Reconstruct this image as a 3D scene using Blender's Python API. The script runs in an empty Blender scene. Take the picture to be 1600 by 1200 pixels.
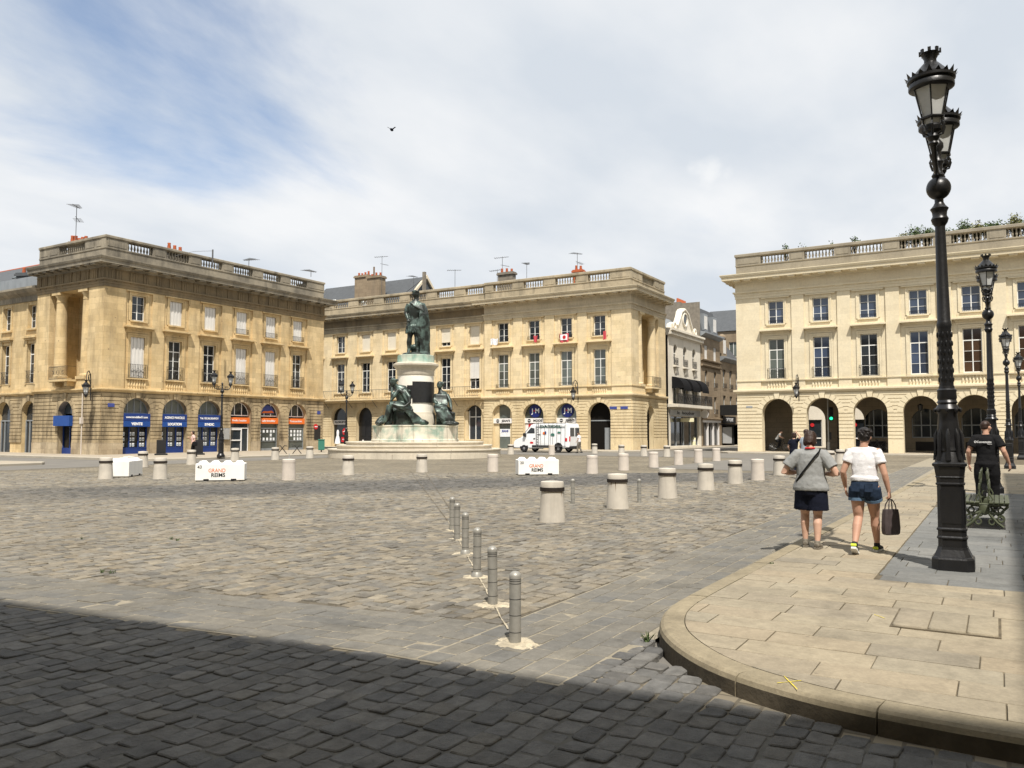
import bpy, bmesh, math, random
import numpy as np
from mathutils import Matrix, Vector, Euler
R = math.radians
random.seed(7)
rng = np.random.default_rng(7)
scene = bpy.context.scene
C = scene.collection

# ------------------------------------------------------------------ camera
CAM_H = 1.72
YAW, PITCH = R(30.84), R(3.378)
cam_d = bpy.data.cameras.new('camera')
cam = bpy.data.objects.new('camera', cam_d); C.objects.link(cam)
cam_d.sensor_width = 36; cam_d.sensor_fit = 'HORIZONTAL'; cam_d.lens = 28.53
cam_d.clip_start = 0.05; cam_d.clip_end = 6000
cam.location = (0, 0, CAM_H)
cam.rotation_euler = (R(90) + PITCH, 0, YAW - R(90))
scene.camera = cam

# ------------------------------------------------------------------ sky and sun
SUN_EL, SUN_AZ = R(58.5), R(38)          # light travels towards +X rotated by SUN_AZ
tosun = Vector((-math.cos(SUN_AZ) * math.cos(SUN_EL), -math.sin(SUN_AZ) * math.cos(SUN_EL), math.sin(SUN_EL)))
sun_d = bpy.data.lights.new('sun', 'SUN'); sun_d.energy = 4.6; sun_d.angle = R(0.6); sun_d.color = (1.0, 0.945, 0.865)
sun = bpy.data.objects.new('sun', sun_d); C.objects.link(sun)
sun.rotation_euler = tosun.to_track_quat('Z', 'Y').to_euler()
sun.location = (-30, -30, 60)

def make_world():
    w = bpy.data.worlds.new('World'); scene.world = w; w.use_nodes = True
    nt = w.node_tree; nt.nodes.clear(); N = nt.nodes.new; L = nt.links.new
    out = N('ShaderNodeOutputWorld'); bg = N('ShaderNodeBackground'); L(bg.outputs[0], out.inputs[0])
    sky = N('ShaderNodeTexSky'); sky.sky_type = 'NISHITA'; sky.sun_disc = False
    sky.sun_elevation = SUN_EL
    sky.sun_rotation = math.atan2(tosun.x, tosun.y)
    sky.air_density = 1.0; sky.dust_density = 1.6; sky.ozone_density = 1.2
    tc = N('ShaderNodeTexCoord'); sep = N('ShaderNodeSeparateXYZ'); L(tc.outputs['Generated'], sep.inputs[0])
    # cloud layer: direction projected on a flat layer overhead, so clouds flatten towards the horizon
    zc = N('ShaderNodeMath'); zc.operation = 'MAXIMUM'; L(sep.outputs[2], zc.inputs[0]); zc.inputs[1].default_value = 0.0
    za = N('ShaderNodeMath'); za.operation = 'ADD'; L(zc.outputs[0], za.inputs[0]); za.inputs[1].default_value = 0.16
    dv = N('ShaderNodeVectorMath'); dv.operation = 'DIVIDE'
    cmb = N('ShaderNodeCombineXYZ'); L(za.outputs[0], cmb.inputs[0]); L(za.outputs[0], cmb.inputs[1]); cmb.inputs[2].default_value = 1
    L(tc.outputs['Generated'], dv.inputs[0]); L(cmb.outputs[0], dv.inputs[1])
    mp = N('ShaderNodeMapping'); L(dv.outputs[0], mp.inputs[0])
    mp.inputs['Location'].default_value = SKY_OFF; mp.inputs['Rotation'].default_value = (0, 0, R(20))
    mp.inputs['Scale'].default_value = (0.85, 1.35, 0.2)
    n1 = N('ShaderNodeTexNoise'); L(mp.outputs[0], n1.inputs[0]); n1.inputs['Scale'].default_value = 0.9
    n1.inputs['Detail'].default_value = 9; n1.inputs['Roughness'].default_value = 0.57; n1.inputs['Distortion'].default_value = 0.35
    # thin veil everywhere, opening up where a broad noise is low
    nb = N('ShaderNodeTexNoise'); L(mp.outputs[0], nb.inputs[0]); nb.inputs['Scale'].default_value = 0.33; nb.inputs['Detail'].default_value = 2
    # one broad opening in the cloud towards +Y
    op = N('ShaderNodeVectorMath'); op.operation = 'DISTANCE'; L(tc.outputs['Generated'], op.inputs[0])
    op.inputs[1].default_value = SKY_OPEN
    opr = N('ShaderNodeMapRange'); opr.interpolation_type = 'SMOOTHSTEP'; L(op.outputs['Value'], opr.inputs[0])
    opr.inputs[1].default_value = 0.0; opr.inputs[2].default_value = 0.42; opr.inputs[3].default_value = -0.19; opr.inputs[4].default_value = 0.17
    m1 = N('ShaderNodeMath'); m1.operation = 'MULTIPLY_ADD'; L(nb.outputs[0], m1.inputs[0]); m1.inputs[1].default_value = 0.18; L(n1.outputs[0], m1.inputs[2])
    m2 = N('ShaderNodeMath'); m2.operation = 'ADD'; L(m1.outputs[0], m2.inputs[0]); L(opr.outputs[0], m2.inputs[1])
    cov = N('ShaderNodeMapRange'); cov.interpolation_type = 'SMOOTHSTEP'; L(m2.outputs[0], cov.inputs[0])
    cov.inputs[1].default_value = 0.34; cov.inputs[2].default_value = 0.64; cov.inputs[3].default_value = 0.0; cov.inputs[4].default_value = 0.97
    # cloud brightness varies softly
    n2 = N('ShaderNodeTexNoise'); L(mp.outputs[0], n2.inputs[0]); n2.inputs['Scale'].default_value = 1.5; n2.inputs['Detail'].default_value = 6
    n2.inputs['Roughness'].default_value = 0.5
    cr = N('ShaderNodeValToRGB'); L(n2.outputs[0], cr.inputs[0])
    cr.color_ramp.elements[0].position = 0.34; cr.color_ramp.elements[0].color = (0.66, 0.71, 0.77, 1)
    cr.color_ramp.elements[1].position = 0.66; cr.color_ramp.elements[1].color = (0.88, 0.89, 0.90, 1)
    cs = N('ShaderNodeVectorMath'); cs.operation = 'SCALE'; L(cr.outputs[0], cs.inputs[0]); cs.inputs['Scale'].default_value = CLOUD_GAIN
    # one small bright puff of cumulus, ragged at the edge
    pf = N('ShaderNodeVectorMath'); pf.operation = 'DISTANCE'; L(tc.outputs['Generated'], pf.inputs[0]); pf.inputs[1].default_value = SKY_PUFF
    pn = N('ShaderNodeTexNoise'); L(tc.outputs['Generated'], pn.inputs[0]); pn.inputs['Scale'].default_value = 38; pn.inputs['Detail'].default_value = 5
    pa = N('ShaderNodeMath'); pa.operation = 'MULTIPLY_ADD'; L(pn.outputs[0], pa.inputs[0]); pa.inputs[1].default_value = 0.06; L(pf.outputs['Value'], pa.inputs[2])
    pr = N('ShaderNodeMapRange'); pr.interpolation_type = 'SMOOTHSTEP'; L(pa.outputs[0], pr.inputs[0]); pr.inputs[1].default_value = 0.026; pr.inputs[2].default_value = 0.052; pr.inputs[3].default_value = 0.5; pr.inputs[4].default_value = 0.0
    pm_ = N('ShaderNodeMix'); pm_.data_type = 'RGBA'; L(pr.outputs[0], pm_.inputs[0]); L(cr.outputs[0], pm_.inputs[6]); pm_.inputs[7].default_value = (0.99, 0.985, 0.97, 1); L(pm_.outputs[2], cs.inputs[0])
    sk = N('ShaderNodeVectorMath'); sk.operation = 'SCALE'; L(sky.outputs[0], sk.inputs[0]); sk.inputs['Scale'].default_value = 1.15
    # a milky veil tints the clear sky
    veil = N('ShaderNodeMix'); veil.data_type = 'RGBA'; veil.inputs[0].default_value = 0.10
    L(sk.outputs[0], veil.inputs[6]); L(cs.outputs[0], veil.inputs[7])
    mx = N('ShaderNodeMix'); mx.data_type = 'RGBA'; L(cov.outputs[0], mx.inputs[0]); L(veil.outputs[2], mx.inputs[6]); L(cs.outputs[0], mx.inputs[7])
    L(mx.outputs[2], bg.inputs[0]); bg.inputs[1].default_value = 0.11
SKY_OFF = (1.7, 0.35, 0.0)
SKY_PUFF = (0.9126, 0.2791, 0.2989)
SKY_OPEN = (0.50, 0.76, 0.37)
CLOUD_GAIN = 7.0
make_world()
vs = scene.view_settings
vs.view_transform = 'Standard'; vs.look = 'None'; vs.gamma = 1; vs.exposure = 0.46; vs.use_curve_mapping = False

# ------------------------------------------------------------------ pixels of the photograph -> points of the place
_F = np.array([math.cos(YAW) * math.cos(PITCH), math.sin(YAW) * math.cos(PITCH), math.sin(PITCH)])
_r = np.array([math.sin(YAW), -math.cos(YAW), 0.0]); _d = np.cross(_F, _r); _O = np.array([0, 0, CAM_H])
def ray(x, y): return _F + _r * (x - 800) / 1268. + _d * (y - 600) / 1268.
def G(x, y, z=0.0):                      # point of the ground (height z) seen at pixel x, y
    v = ray(x, y); return _O + v * ((z - CAM_H) / v[2])
def proj(P):                             # vectorised: world points -> pixel x, y, depth
    q = np.asarray(P, float) - _O; z = q @ _F
    return 800 + 1268 * (q @ _r) / z, 600 + 1268 * (q @ _d) / z, z

# ------------------------------------------------------------------ helpers
def tag(o, label=None, cat=None, group=None, kind=None):
    if label: o['label'] = label
    if cat: o['category'] = cat
    if group: o['group'] = group
    if kind: o['kind'] = kind
    return o
def empty(name, loc=(0, 0, 0), rz=0.0, parent=None):
    o = bpy.data.objects.new(name, None); C.objects.link(o); o.location = loc; o.rotation_euler = (0, 0, rz)
    o.empty_display_size = 0.2
    if parent: o.parent = parent
    return o
def link(name, me, parent=None, M=None):
    o = bpy.data.objects.new(name, me); C.objects.link(o)
    if parent: o.parent = parent
    if M is not None: o.matrix_local = M
    return o
def dup(o, parent=None, M=None):
    c = o.copy(); C.objects.link(c)
    if parent is not None: c.parent = parent
    if M is not None: c.matrix_local = M
    return c
def copy_tree(o, parent=None):
    c = o.copy(); C.objects.link(c); c.parent = parent
    for ch in list(o.children): copy_tree(ch, c)
    return c

class MB:
    """collects shapes; build() links them as one mesh object"""
    def __init__(s): s.v = []; s.f = []; s.sm = []; s.mi = []; s.cur = 0
    def add(s, verts, faces, smooth=False, M=None):
        b = len(s.v)
        if M is not None: verts = [tuple(M @ Vector(p)) for p in verts]
        s.v.extend(verts); s.f.extend([tuple(i + b for i in f) for f in faces]); s.sm.extend([smooth] * len(faces)); s.mi.extend([s.cur] * len(faces))
        return s
    def quad(s, a, b, c, d): return s.add([a, b, c, d], [(0, 1, 2, 3)])
    def box(s, x0, x1, y0, y1, z0, z1, M=None, bev=0.0):
        if bev:
            b = bev; v = []; 
            for z, i in ((z0, b), (z0 + b, 0), (z1 - b, 0), (z1, b)):
                v += [(x0 + i, y0 + i, z), (x1 - i, y0 + i, z), (x1 - i, y1 - i, z), (x0 + i, y1 - i, z)]
            f = [(3, 2, 1, 0), (12, 13, 14, 15)]
            for k in range(3):
                for j in range(4): f.append((4 * k + j, 4 * k + (j + 1) % 4, 4 * k + 4 + (j + 1) % 4, 4 * k + 4 + j))
            return s.add(v, f, False, M)
        v = [(x0, y0, z0), (x1, y0, z0), (x1, y1, z0), (x0, y1, z0), (x0, y0, z1), (x1, y0, z1), (x1, y1, z1), (x0, y1, z1)]
        return s.add(v, [(3, 2, 1, 0), (4, 5, 6, 7), (0, 1, 5, 4), (1, 2, 6, 5), (2, 3, 7, 6), (3, 0, 4, 7)], False, M)
    def prism(s, poly, d0, d1, axis='y', M=None):
        """polygon in the two other axes, extruded along axis from d0 to d1"""
        n = len(poly)
        def P(p, d):
            return {'y': (p[0], d, p[1]), 'x': (d, p[0], p[1]), 'z': (p[0], p[1], d)}[axis]
        v = [P(p, d0) for p in poly] + [P(p, d1) for p in poly]
        f = [tuple(range(n)), tuple(range(2 * n - 1, n - 1, -1))] + [(i + n, (i + 1) % n + n, (i + 1) % n, i) for i in range(n)]
        return s.add(v, f, False, M)
    def lathe(s, prof, seg=16, c=(0, 0, 0), smooth=True, M=None, a0=0.0, sq=False):
        v = []; f = []; n = len(prof)
        for (r, z) in prof:
            for k in range(seg):
                a = a0 + 2 * math.pi * k / seg
                v.append((c[0] + r * math.cos(a), c[1] + r * math.sin(a), c[2] + z))
        for i in range(n - 1):
            for k in range(seg):
                f.append((i * seg + k, i * seg + (k + 1) % seg, (i + 1) * seg + (k + 1) % seg, (i + 1) * seg + k))
        f.append(tuple(range(seg - 1, -1, -1))); f.append(tuple((n - 1) * seg + k for k in range(seg)))
        return s.add(v, f, smooth, M)
    def tube(s, pts, r, seg=8, smooth=True, M=None):
        pts = [Vector(p) for p in pts]; n = len(pts)
        rr = [r] * n if not hasattr(r, '__len__') else list(r)
        v = []; f = []; up = None
        for i in range(n):
            t = (pts[min(i + 1, n - 1)] - pts[max(i - 1, 0)])
            if t.length < 1e-9: t = Vector((0, 0, 1))
            t.normalize()
            if up is None:
                up = Vector((0, 0, 1)) if abs(t.z) < 0.9 else Vector((1, 0, 0))
            e1 = (up - t * up.dot(t)); 
            if e1.length < 1e-6: e1 = t.orthogonal()
            e1.normalize(); up = e1; e2 = t.cross(e1)
            q = rr[i]; ra, rb = (q if isinstance(q, (tuple, list)) else (q, q))
            for k in range(seg):
                a = 2 * math.pi * k / seg
                v.append(tuple(pts[i] + e1 * (ra * math.cos(a)) + e2 * (rb * math.sin(a))))
        for i in range(n - 1):
            for k in range(seg):
                f.append((i * seg + k, i * seg + (k + 1) % seg, (i + 1) * seg + (k + 1) % seg, (i + 1) * seg + k))
        f.append(tuple(range(seg - 1, -1, -1))); f.append(tuple((n - 1) * seg + k for k in range(seg)))
        return s.add(v, f, smooth, M)
    def ball(s, c, r, seg=12, rings=8, M=None):
        rx, ry, rz = r if hasattr(r, '__len__') else (r, r, r)
        v = []; f = []
        for i in range(rings + 1):
            t = math.pi * i / rings
            for k in range(seg):
                a = 2 * math.pi * k / seg
                v.append((c[0] + rx * math.sin(t) * math.cos(a), c[1] + ry * math.sin(t) * math.sin(a), c[2] - rz * math.cos(t)))
        for i in range(rings):
            for k in range(seg):
                f.append((i * seg + k, i * seg + (k + 1) % seg, (i + 1) * seg + (k + 1) % seg, (i + 1) * seg + k))
        return s.add(v, f, True, M)
    def torus(s, c, R_, r, axis='y', seg=24, sub=8, M=None):
        pts = []; v = []; f = []
        for i in range(seg):
            a = 2 * math.pi * i / seg
            for k in range(sub):
                b = 2 * math.pi * k / sub; q = R_ + r * math.cos(b); h = r * math.sin(b)
                p = {'y': (q * math.cos(a), h, q * math.sin(a)), 'x': (h, q * math.cos(a), q * math.sin(a)), 'z': (q * math.cos(a), q * math.sin(a), h)}[axis]
                v.append((c[0] + p[0], c[1] + p[1], c[2] + p[2]))
        for i in range(seg):
            for k in range(sub):
                f.append((i * sub + k, ((i + 1) % seg) * sub + k, ((i + 1) % seg) * sub + (k + 1) % sub, i * sub + (k + 1) % sub))
        return s.add(v, f, True, M)
    def sweep(s, prof, path, closed=False, M=None):
        """profile points (out, z) carried along a plan polyline; out is measured to the RIGHT of travel; mitred corners"""
        n = len(path); m = len(prof); v = []; f = []
        P = [Vector((p[0], p[1])) for p in path]
        for i in range(n):
            if closed: a, b = P[i - 1], P[(i + 1) % n]; d1 = (P[i] - a).normalized(); d2 = (b - P[i]).normalized()
            else:
                d1 = (P[i] - P[i - 1]).normalized() if i > 0 else None
                d2 = (P[i + 1] - P[i]).normalized() if i < n - 1 else None
                d1 = d1 or d2; d2 = d2 or d1
            n1 = Vector((d1.y, -d1.x)); n2 = Vector((d2.y, -d2.x))
            mt = n1 + n2
            mt = n1 if mt.length < 1e-6 else mt.normalized()
            k = 1.0 / max(0.3, mt.dot(n1))
            for (o, z) in prof: v.append((P[i].x + mt.x * o * k, P[i].y + mt.y * o * k, z))
        for i in range(n if closed else n - 1):
            j = (i + 1) % n
            for k in range(m - 1): f.append((i * m + k, j * m + k, j * m + k + 1, i * m + k + 1))
        if not closed:
            f.append(tuple(range(m - 1, -1, -1))); f.append(tuple((n - 1) * m + k for k in range(m)))
        return s.add(v, f, False, M)
    def mesh(s, name, mat=None, M=None):
        me = bpy.data.meshes.new(name)
        v = s.v if M is None else [tuple(M @ Vector(p)) for p in s.v]
        me.from_pydata(v, [], s.f); me.update()
        me.polygons.foreach_set('use_smooth', s.sm)
        if any(s.sm): me.set_sharp_from_angle(angle=R(36))
        mats = mat if isinstance(mat, (list, tuple)) else [mat]
        for q in mats:
            if q is not None: me.materials.append(q)
        if len(mats) > 1: me.polygons.foreach_set('material_index', s.mi)
        return me
    def build(s, name, mat, parent=None, M=None, OM=None):
        return link(name, s.mesh(name, mat, M), parent, OM)

def bake(o, remove=True):
    """apply the modifiers of o, return the same object with a plain mesh"""
    dg = bpy.context.evaluated_depsgraph_get()
    dg.update()
    me = bpy.data.meshes.new_from_object(o.evaluated_get(dg))
    o.modifiers.clear(); o.data = me
    return o
def text_mesh(txt, size, mat, extrude=0.01, bold=0.0, align='CENTER', width=None, spacing=1.0, shear=0.0):
    cu = bpy.data.curves.new('lettering', 'FONT'); cu.body = txt; cu.size = size; cu.extrude = extrude; cu.offset = bold
    cu.align_x = align; cu.align_y = 'CENTER'; cu.space_character = spacing; cu.shear = shear; cu.resolution_u = 3
    o = bpy.data.objects.new('lettering', cu); C.objects.link(o)
    dg = bpy.context.evaluated_depsgraph_get(); dg.update()
    me = bpy.data.meshes.new_from_object(o.evaluated_get(dg)); bpy.data.objects.remove(o); bpy.data.curves.remove(cu)
    me.materials.clear(); me.materials.append(mat)
    if width:
        xs = [v.co.x for v in me.vertices]; w = max(xs) - min(xs); k = width / w
        for v in me.vertices: v.co.x *= k
    return me
def text(txt, size, mat, parent, M, name='lettering', **k):
    return link(name, text_mesh(txt, size, mat, **k), parent, M)
# letters stand in the facade plane: text x -> x, text y -> z, facing -y
UPRIGHT = Matrix.Rotation(R(90), 4, 'X')
def T(x, y, z): return Matrix.Translation((x, y, z))
def RZ(a): return Matrix.Rotation(a, 4, 'Z')

# ------------------------------------------------------------------ materials
MAT = {}
def mat(name, col, rough=0.8, metal=0.0, spec=0.3, bump=0.0, bscale=30.0, var=0.0, vscale=2.0, var2=None, streak=0.0, island=0.0, objrand=0.0, coat=0.0, detail=6, bdist=0.01):
    """procedural surface: base colour, low-frequency mottling (var), optional second colour in patches, fine bump, vertical rain streaks"""
    m = bpy.data.materials.new(name); m.use_nodes = True; nt = m.node_tree; N = nt.nodes.new; L = nt.links.new
    b = nt.nodes['Principled BSDF']; b.inputs['Roughness'].default_value = rough; b.inputs['Metallic'].default_value = metal
    b.inputs['Specular IOR Level'].default_value = spec; b.inputs['Coat Weight'].default_value = coat
    b.inputs['Base Color'].default_value = (*col, 1)
    tc = N('ShaderNodeTexCoord'); geo = N('ShaderNodeNewGeometry')
    cur = None
    def rgb(c):
        q = N('ShaderNodeRGB'); q.outputs[0].default_value = (*c, 1); return q.outputs[0]
    def mix(fac, a, bcol, mode='MIX'):
        q = N('ShaderNodeMix'); q.data_type = 'RGBA'; q.blend_type = mode
        if hasattr(fac, 'is_linked'): L(fac, q.inputs[0])
        else: q.inputs[0].default_value = fac
        L(a, q.inputs[6]); L(bcol, q.inputs[7]); return q.outputs[2]
    def noise(sc, det=5, ro=0.55, vec=None, dist=0.0):
        q = N('ShaderNodeTexNoise'); q.inputs['Scale'].default_value = sc; q.inputs['Detail'].default_value = det; q.inputs['Roughness'].default_value = ro
        q.inputs['Distortion'].default_value = dist
        L(vec if vec is not None else geo.outputs['Position'], q.inputs[0]); return q.outputs[0]
    def rng_(a, lo, hi, o0, o1):
        q = N('ShaderNodeMapRange'); L(a, q.inputs[0]); q.inputs[1].default_value = lo; q.inputs[2].default_value = hi; q.inputs[3].default_value = o0; q.inputs[4].default_value = o1
        return q.outputs[0]
    def scale_col(c, f):
        q = N('ShaderNodeVectorMath'); q.operation = 'SCALE'; L(c, q.inputs[0]); L(f, q.inputs['Scale']); return q.outputs[0]
    cur = rgb(col)
    if var2 is not None:
        n = noise(vscale * 0.6, 6, 0.6, dist=0.6); cur = mix(rng_(n, 0.46, 0.62, 0.0, var2[1] if len(var2) == 2 else 1.0), cur, rgb(var2[0]))
    if var:
        n = noise(vscale, detail, 0.6); cur = scale_col(cur, rng_(n, 0.25, 0.75, 1 - var, 1 + var))
    if streak:
        mp = N('ShaderNodeMapping'); L(geo.outputs['Position'], mp.inputs[0]); mp.inputs['Scale'].default_value = (3.2, 3.2, 0.22)
        n = noise(1.0, 5, 0.6, vec=mp.outputs[0]); cur = scale_col(cur, rng_(n, 0.5, 0.72, 1.0, 1 - streak))
    if island: cur = scale_col(cur, rng_(geo.outputs['Random Per Island'], 0, 1, 1 - island, 1 + island))
    if objrand:
        oi = N('ShaderNodeObjectInfo'); cur = scale_col(cur, rng_(oi.outputs['Random'], 0, 1, 1 - objrand, 1 + objrand))
    L(cur, b.inputs['Base Color'])
    if bump:
        n = noise(bscale, 5, 0.6); bp = N('ShaderNodeBump'); bp.inputs['Strength'].default_value = bump; bp.inputs['Distance'].default_value = bdist
        L(n, bp.inputs['Height']); L(bp.outputs[0], b.inputs['Normal'])
    MAT[name] = m; m['_nodes'] = 1
    return m

def stone_mat(name, col, alt, block=(0.95, 0.42), joint=0.5, dirt=0.25, dirtcol=(0.10, 0.085, 0.07), var=0.12, ashlar=True, bump=0.25, patch=(0.5, 0.68), dr=(0.5, 0.78), pock=0.0):
    """ashlar: blocks of slightly different tone with fine joints, mottling, rain dirt; mapped on whichever horizontal axis the wall runs along"""
    m = bpy.data.materials.new(name); m.use_nodes = True; nt = m.node_tree; N = nt.nodes.new; L = nt.links.new
    b = nt.nodes['Principled BSDF']; b.inputs['Roughness'].default_value = 0.9; b.inputs['Specular IOR Level'].default_value = 0.15
    geo = N('ShaderNodeNewGeometry'); sp = N('ShaderNodeSeparateXYZ'); L(geo.outputs['Position'], sp.inputs[0])
    ad = N('ShaderNodeMath'); ad.operation = 'ADD'; L(sp.outputs[0], ad.inputs[0]); L(sp.outputs[1], ad.inputs[1])
    cb = N('ShaderNodeCombineXYZ'); L(ad.outputs[0], cb.inputs[0]); L(sp.outputs[2], cb.inputs[1])
    def noise(sc, det=5, ro=0.55, vec=None):
        q = N('ShaderNodeTexNoise'); q.inputs['Scale'].default_value = sc; q.inputs['Detail'].default_value = det; q.inputs['Roughness'].default_value = ro
        L(vec if vec is not None else geo.outputs['Position'], q.inputs[0]); return q.outputs[0]
    def rg(a, lo, hi, o0, o1):
        q = N('ShaderNodeMapRange'); L(a, q.inputs[0]); q.inputs[1].default_value = lo; q.inputs[2].default_value = hi; q.inputs[3].default_value = o0; q.inputs[4].default_value = o1; return q.outputs[0]
    def mix(fac, a, c):
        q = N('ShaderNodeMix'); q.data_type = 'RGBA'; L(fac, q.inputs[0])
        if isinstance(a, tuple): q.inputs[6].default_value = (*a, 1)
        else: L(a, q.inputs[6])
        if isinstance(c, tuple): q.inputs[7].default_value = (*c, 1)
        else: L(c, q.inputs[7])
        return q.outputs[2]
    br = N('ShaderNodeTexBrick'); L(cb.outputs[0], br.inputs[0]); br.inputs['Scale'].default_value = 1.0
    br.inputs['Brick Width'].default_value = block[0]; br.inputs['Row Height'].default_value = block[1]; br.inputs['Mortar Size'].default_value = 0.007
    br.inputs['Mortar Smooth'].default_value = 0.3; br.inputs['Color1'].default_value = (0, 0, 0, 1); br.inputs['Color2'].default_value = (1, 1, 1, 1); br.inputs['Mortar'].default_value = (0.5, 0.5, 0.5, 1)
    n1 = noise(0.55, 4, 0.6)
    cur = mix(rg(n1, patch[0] - 0.12, patch[1], 0, 1), col, alt)
    def scale(c, f):
        q = N('ShaderNodeVectorMath'); q.operation = 'SCALE'; L(c, q.inputs[0]); L(f, q.inputs['Scale']); return q.outputs[0]
    if ashlar:
        sx = N('ShaderNodeSeparateColor'); L(br.outputs['Color'], sx.inputs[0])
        cur = scale(cur, rg(sx.outputs[0], 0, 1, 1 - var, 1 + var * 0.8))
        cur = scale(cur, rg(br.outputs['Fac'], 0, 1, 1.0, 1 - joint))
    cur = scale(cur, rg(noise(7, 6, 0.65), 0.3, 0.7, 0.92, 1.07))
    # rain dirt: streaks and blotches of their own shape
    mp = N('ShaderNodeMapping'); L(geo.outputs['Position'], mp.inputs[0]); mp.inputs['Scale'].default_value = (1.6, 1.6, 0.35)
    dn = noise(0.8, 7, 0.68, mp.outputs[0])
    cur = mix(rg(dn, dr[0], dr[1], 0.0, dirt), cur, dirtcol)
    if pock:
        vo = N('ShaderNodeTexVoronoi'); vo.inputs['Scale'].default_value = 1.15; L(geo.outputs['Position'], vo.inputs[0])
        cur = mix(rg(vo.outputs['Distance'], 0.045, 0.075, pock, 0.0), cur, dirtcol)
    L(cur, b.inputs['Base Color'])
    bp = N('ShaderNodeBump'); bp.inputs['Strength'].default_value = bump; bp.inputs['Distance'].default_value = 0.02
    L(noise(14, 6, 0.7), bp.inputs['Height']); L(bp.outputs[0], b.inputs['Normal'])
    MAT[name] = m
    return m

def glass_mat(name, col=(0.02, 0.025, 0.03), rough=0.05, spec=0.6):
    m = mat(name, col, rough=rough, spec=spec, var=0.35, vscale=0.6, objrand=0.55, bump=0.06, bscale=1.3)
    return m

stone_mat('stone_A', (0.60, 0.465, 0.265), (0.53, 0.39, 0.20), dirt=0.62, dirtcol=(0.20, 0.15, 0.09), var=0.12, joint=0.3, pock=0.8, dr=(0.47, 0.72))
stone_mat('stone_A_low', (0.46, 0.365, 0.225), (0.30, 0.235, 0.145), dirt=0.92, dirtcol=(0.075, 0.06, 0.042), var=0.16, ashlar=False, dr=(0.46, 0.68))
stone_mat('stone_A_plinth', (0.46, 0.38, 0.26), (0.30, 0.23, 0.15), dirt=0.9, dirtcol=(0.09, 0.075, 0.06), var=0.16, block=(0.9, 0.45))
stone_mat('stone_B', (0.69, 0.57, 0.37), (0.65, 0.52, 0.31), dirt=0.34, dirtcol=(0.27, 0.20, 0.11), var=0.09, joint=0.2, pock=0.5)
stone_mat('stone_B_low', (0.67, 0.555, 0.355), (0.58, 0.465, 0.28), dirt=0.5, dirtcol=(0.2, 0.15, 0.085), ashlar=False)
stone_mat('stone_C', (0.68, 0.60, 0.435), (0.655, 0.565, 0.395), dirt=0.12, dirtcol=(0.36, 0.29, 0.18), var=0.045, joint=0.12)
stone_mat('stone_C_low', (0.69, 0.605, 0.43), (0.65, 0.555, 0.38), dirt=0.14, dirtcol=(0.33, 0.27, 0.18), ashlar=False)
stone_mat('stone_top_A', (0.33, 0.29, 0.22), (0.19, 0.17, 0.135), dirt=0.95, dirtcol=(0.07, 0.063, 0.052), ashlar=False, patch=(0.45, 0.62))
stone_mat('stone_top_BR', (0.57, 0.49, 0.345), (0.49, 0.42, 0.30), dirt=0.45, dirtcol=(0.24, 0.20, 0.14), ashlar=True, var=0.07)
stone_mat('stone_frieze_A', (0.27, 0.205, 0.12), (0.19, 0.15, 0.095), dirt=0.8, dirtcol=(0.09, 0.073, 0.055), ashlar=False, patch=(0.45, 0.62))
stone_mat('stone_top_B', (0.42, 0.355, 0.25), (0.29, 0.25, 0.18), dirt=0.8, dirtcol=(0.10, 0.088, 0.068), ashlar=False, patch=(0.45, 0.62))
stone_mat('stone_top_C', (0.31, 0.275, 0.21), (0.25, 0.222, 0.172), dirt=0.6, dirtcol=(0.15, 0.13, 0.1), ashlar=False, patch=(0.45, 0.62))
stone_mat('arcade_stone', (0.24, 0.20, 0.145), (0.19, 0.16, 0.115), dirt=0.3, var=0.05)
stone_mat('stone_brown', (0.30, 0.235, 0.16), (0.24, 0.185, 0.125), dirt=0.5, var=0.1)
stone_mat('stone_white', (0.72, 0.67, 0.57), (0.65, 0.6, 0.5), dirt=0.2, var=0.03, ashlar=False)
stone_mat('monument_stone', (0.58, 0.52, 0.415), (0.48, 0.435, 0.355), dirt=0.5, dirtcol=(0.3, 0.26, 0.2), ashlar=False)
mat('white_paint', (0.72, 0.72, 0.69), rough=0.5, var=0.08, vscale=1.5)
mat('shutter_white', (0.66, 0.64, 0.60), rough=0.6, var=0.08, vscale=1.2, streak=0.12)
mat('blind_cream', (0.68, 0.62, 0.5), rough=0.8, var=0.06, vscale=2)
mat('stone_white_trim', (0.66, 0.57, 0.42), rough=0.85, var=0.08)
glass_mat('glass'); glass_mat('glass_blue', (0.035, 0.05, 0.085), 0.06, 0.8); glass_mat('glass_grey', (0.10, 0.115, 0.105), 0.12, 0.7)
glass_mat('glass_brown', (0.045, 0.025, 0.015), 0.08, 0.6)
mat('iron_black', (0.012, 0.012, 0.013), rough=0.38, metal=0.0, spec=0.6, bump=0.15, bscale=40, var=0.2, vscale=5)
mat('iron_lamp', (0.010, 0.010, 0.011), rough=0.36, spec=0.45, bump=0.35, bscale=16, var=0.3, vscale=6)
mat('iron_grey', (0.10, 0.10, 0.10), rough=0.5, spec=0.5)
mat('steel', (0.30, 0.29, 0.26), rough=0.45, metal=0.25, spec=0.5, var=0.22, vscale=9, bump=0.12, bscale=60)
mat('steel_dark', (0.06, 0.06, 0.06), rough=0.5, metal=0.5)
mat('galv', (0.42, 0.43, 0.43), rough=0.5, metal=0.5, var=0.1)
mat('concrete_bollard', (0.50, 0.46, 0.395), rough=0.9, var=0.14, vscale=3, bump=0.3, bscale=40, streak=0.22, spec=0.15)
mat('concrete_pink', (0.53, 0.475, 0.415), rough=0.9, var=0.1, vscale=4, bump=0.2, bscale=40, streak=0.1, spec=0.15)
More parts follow.
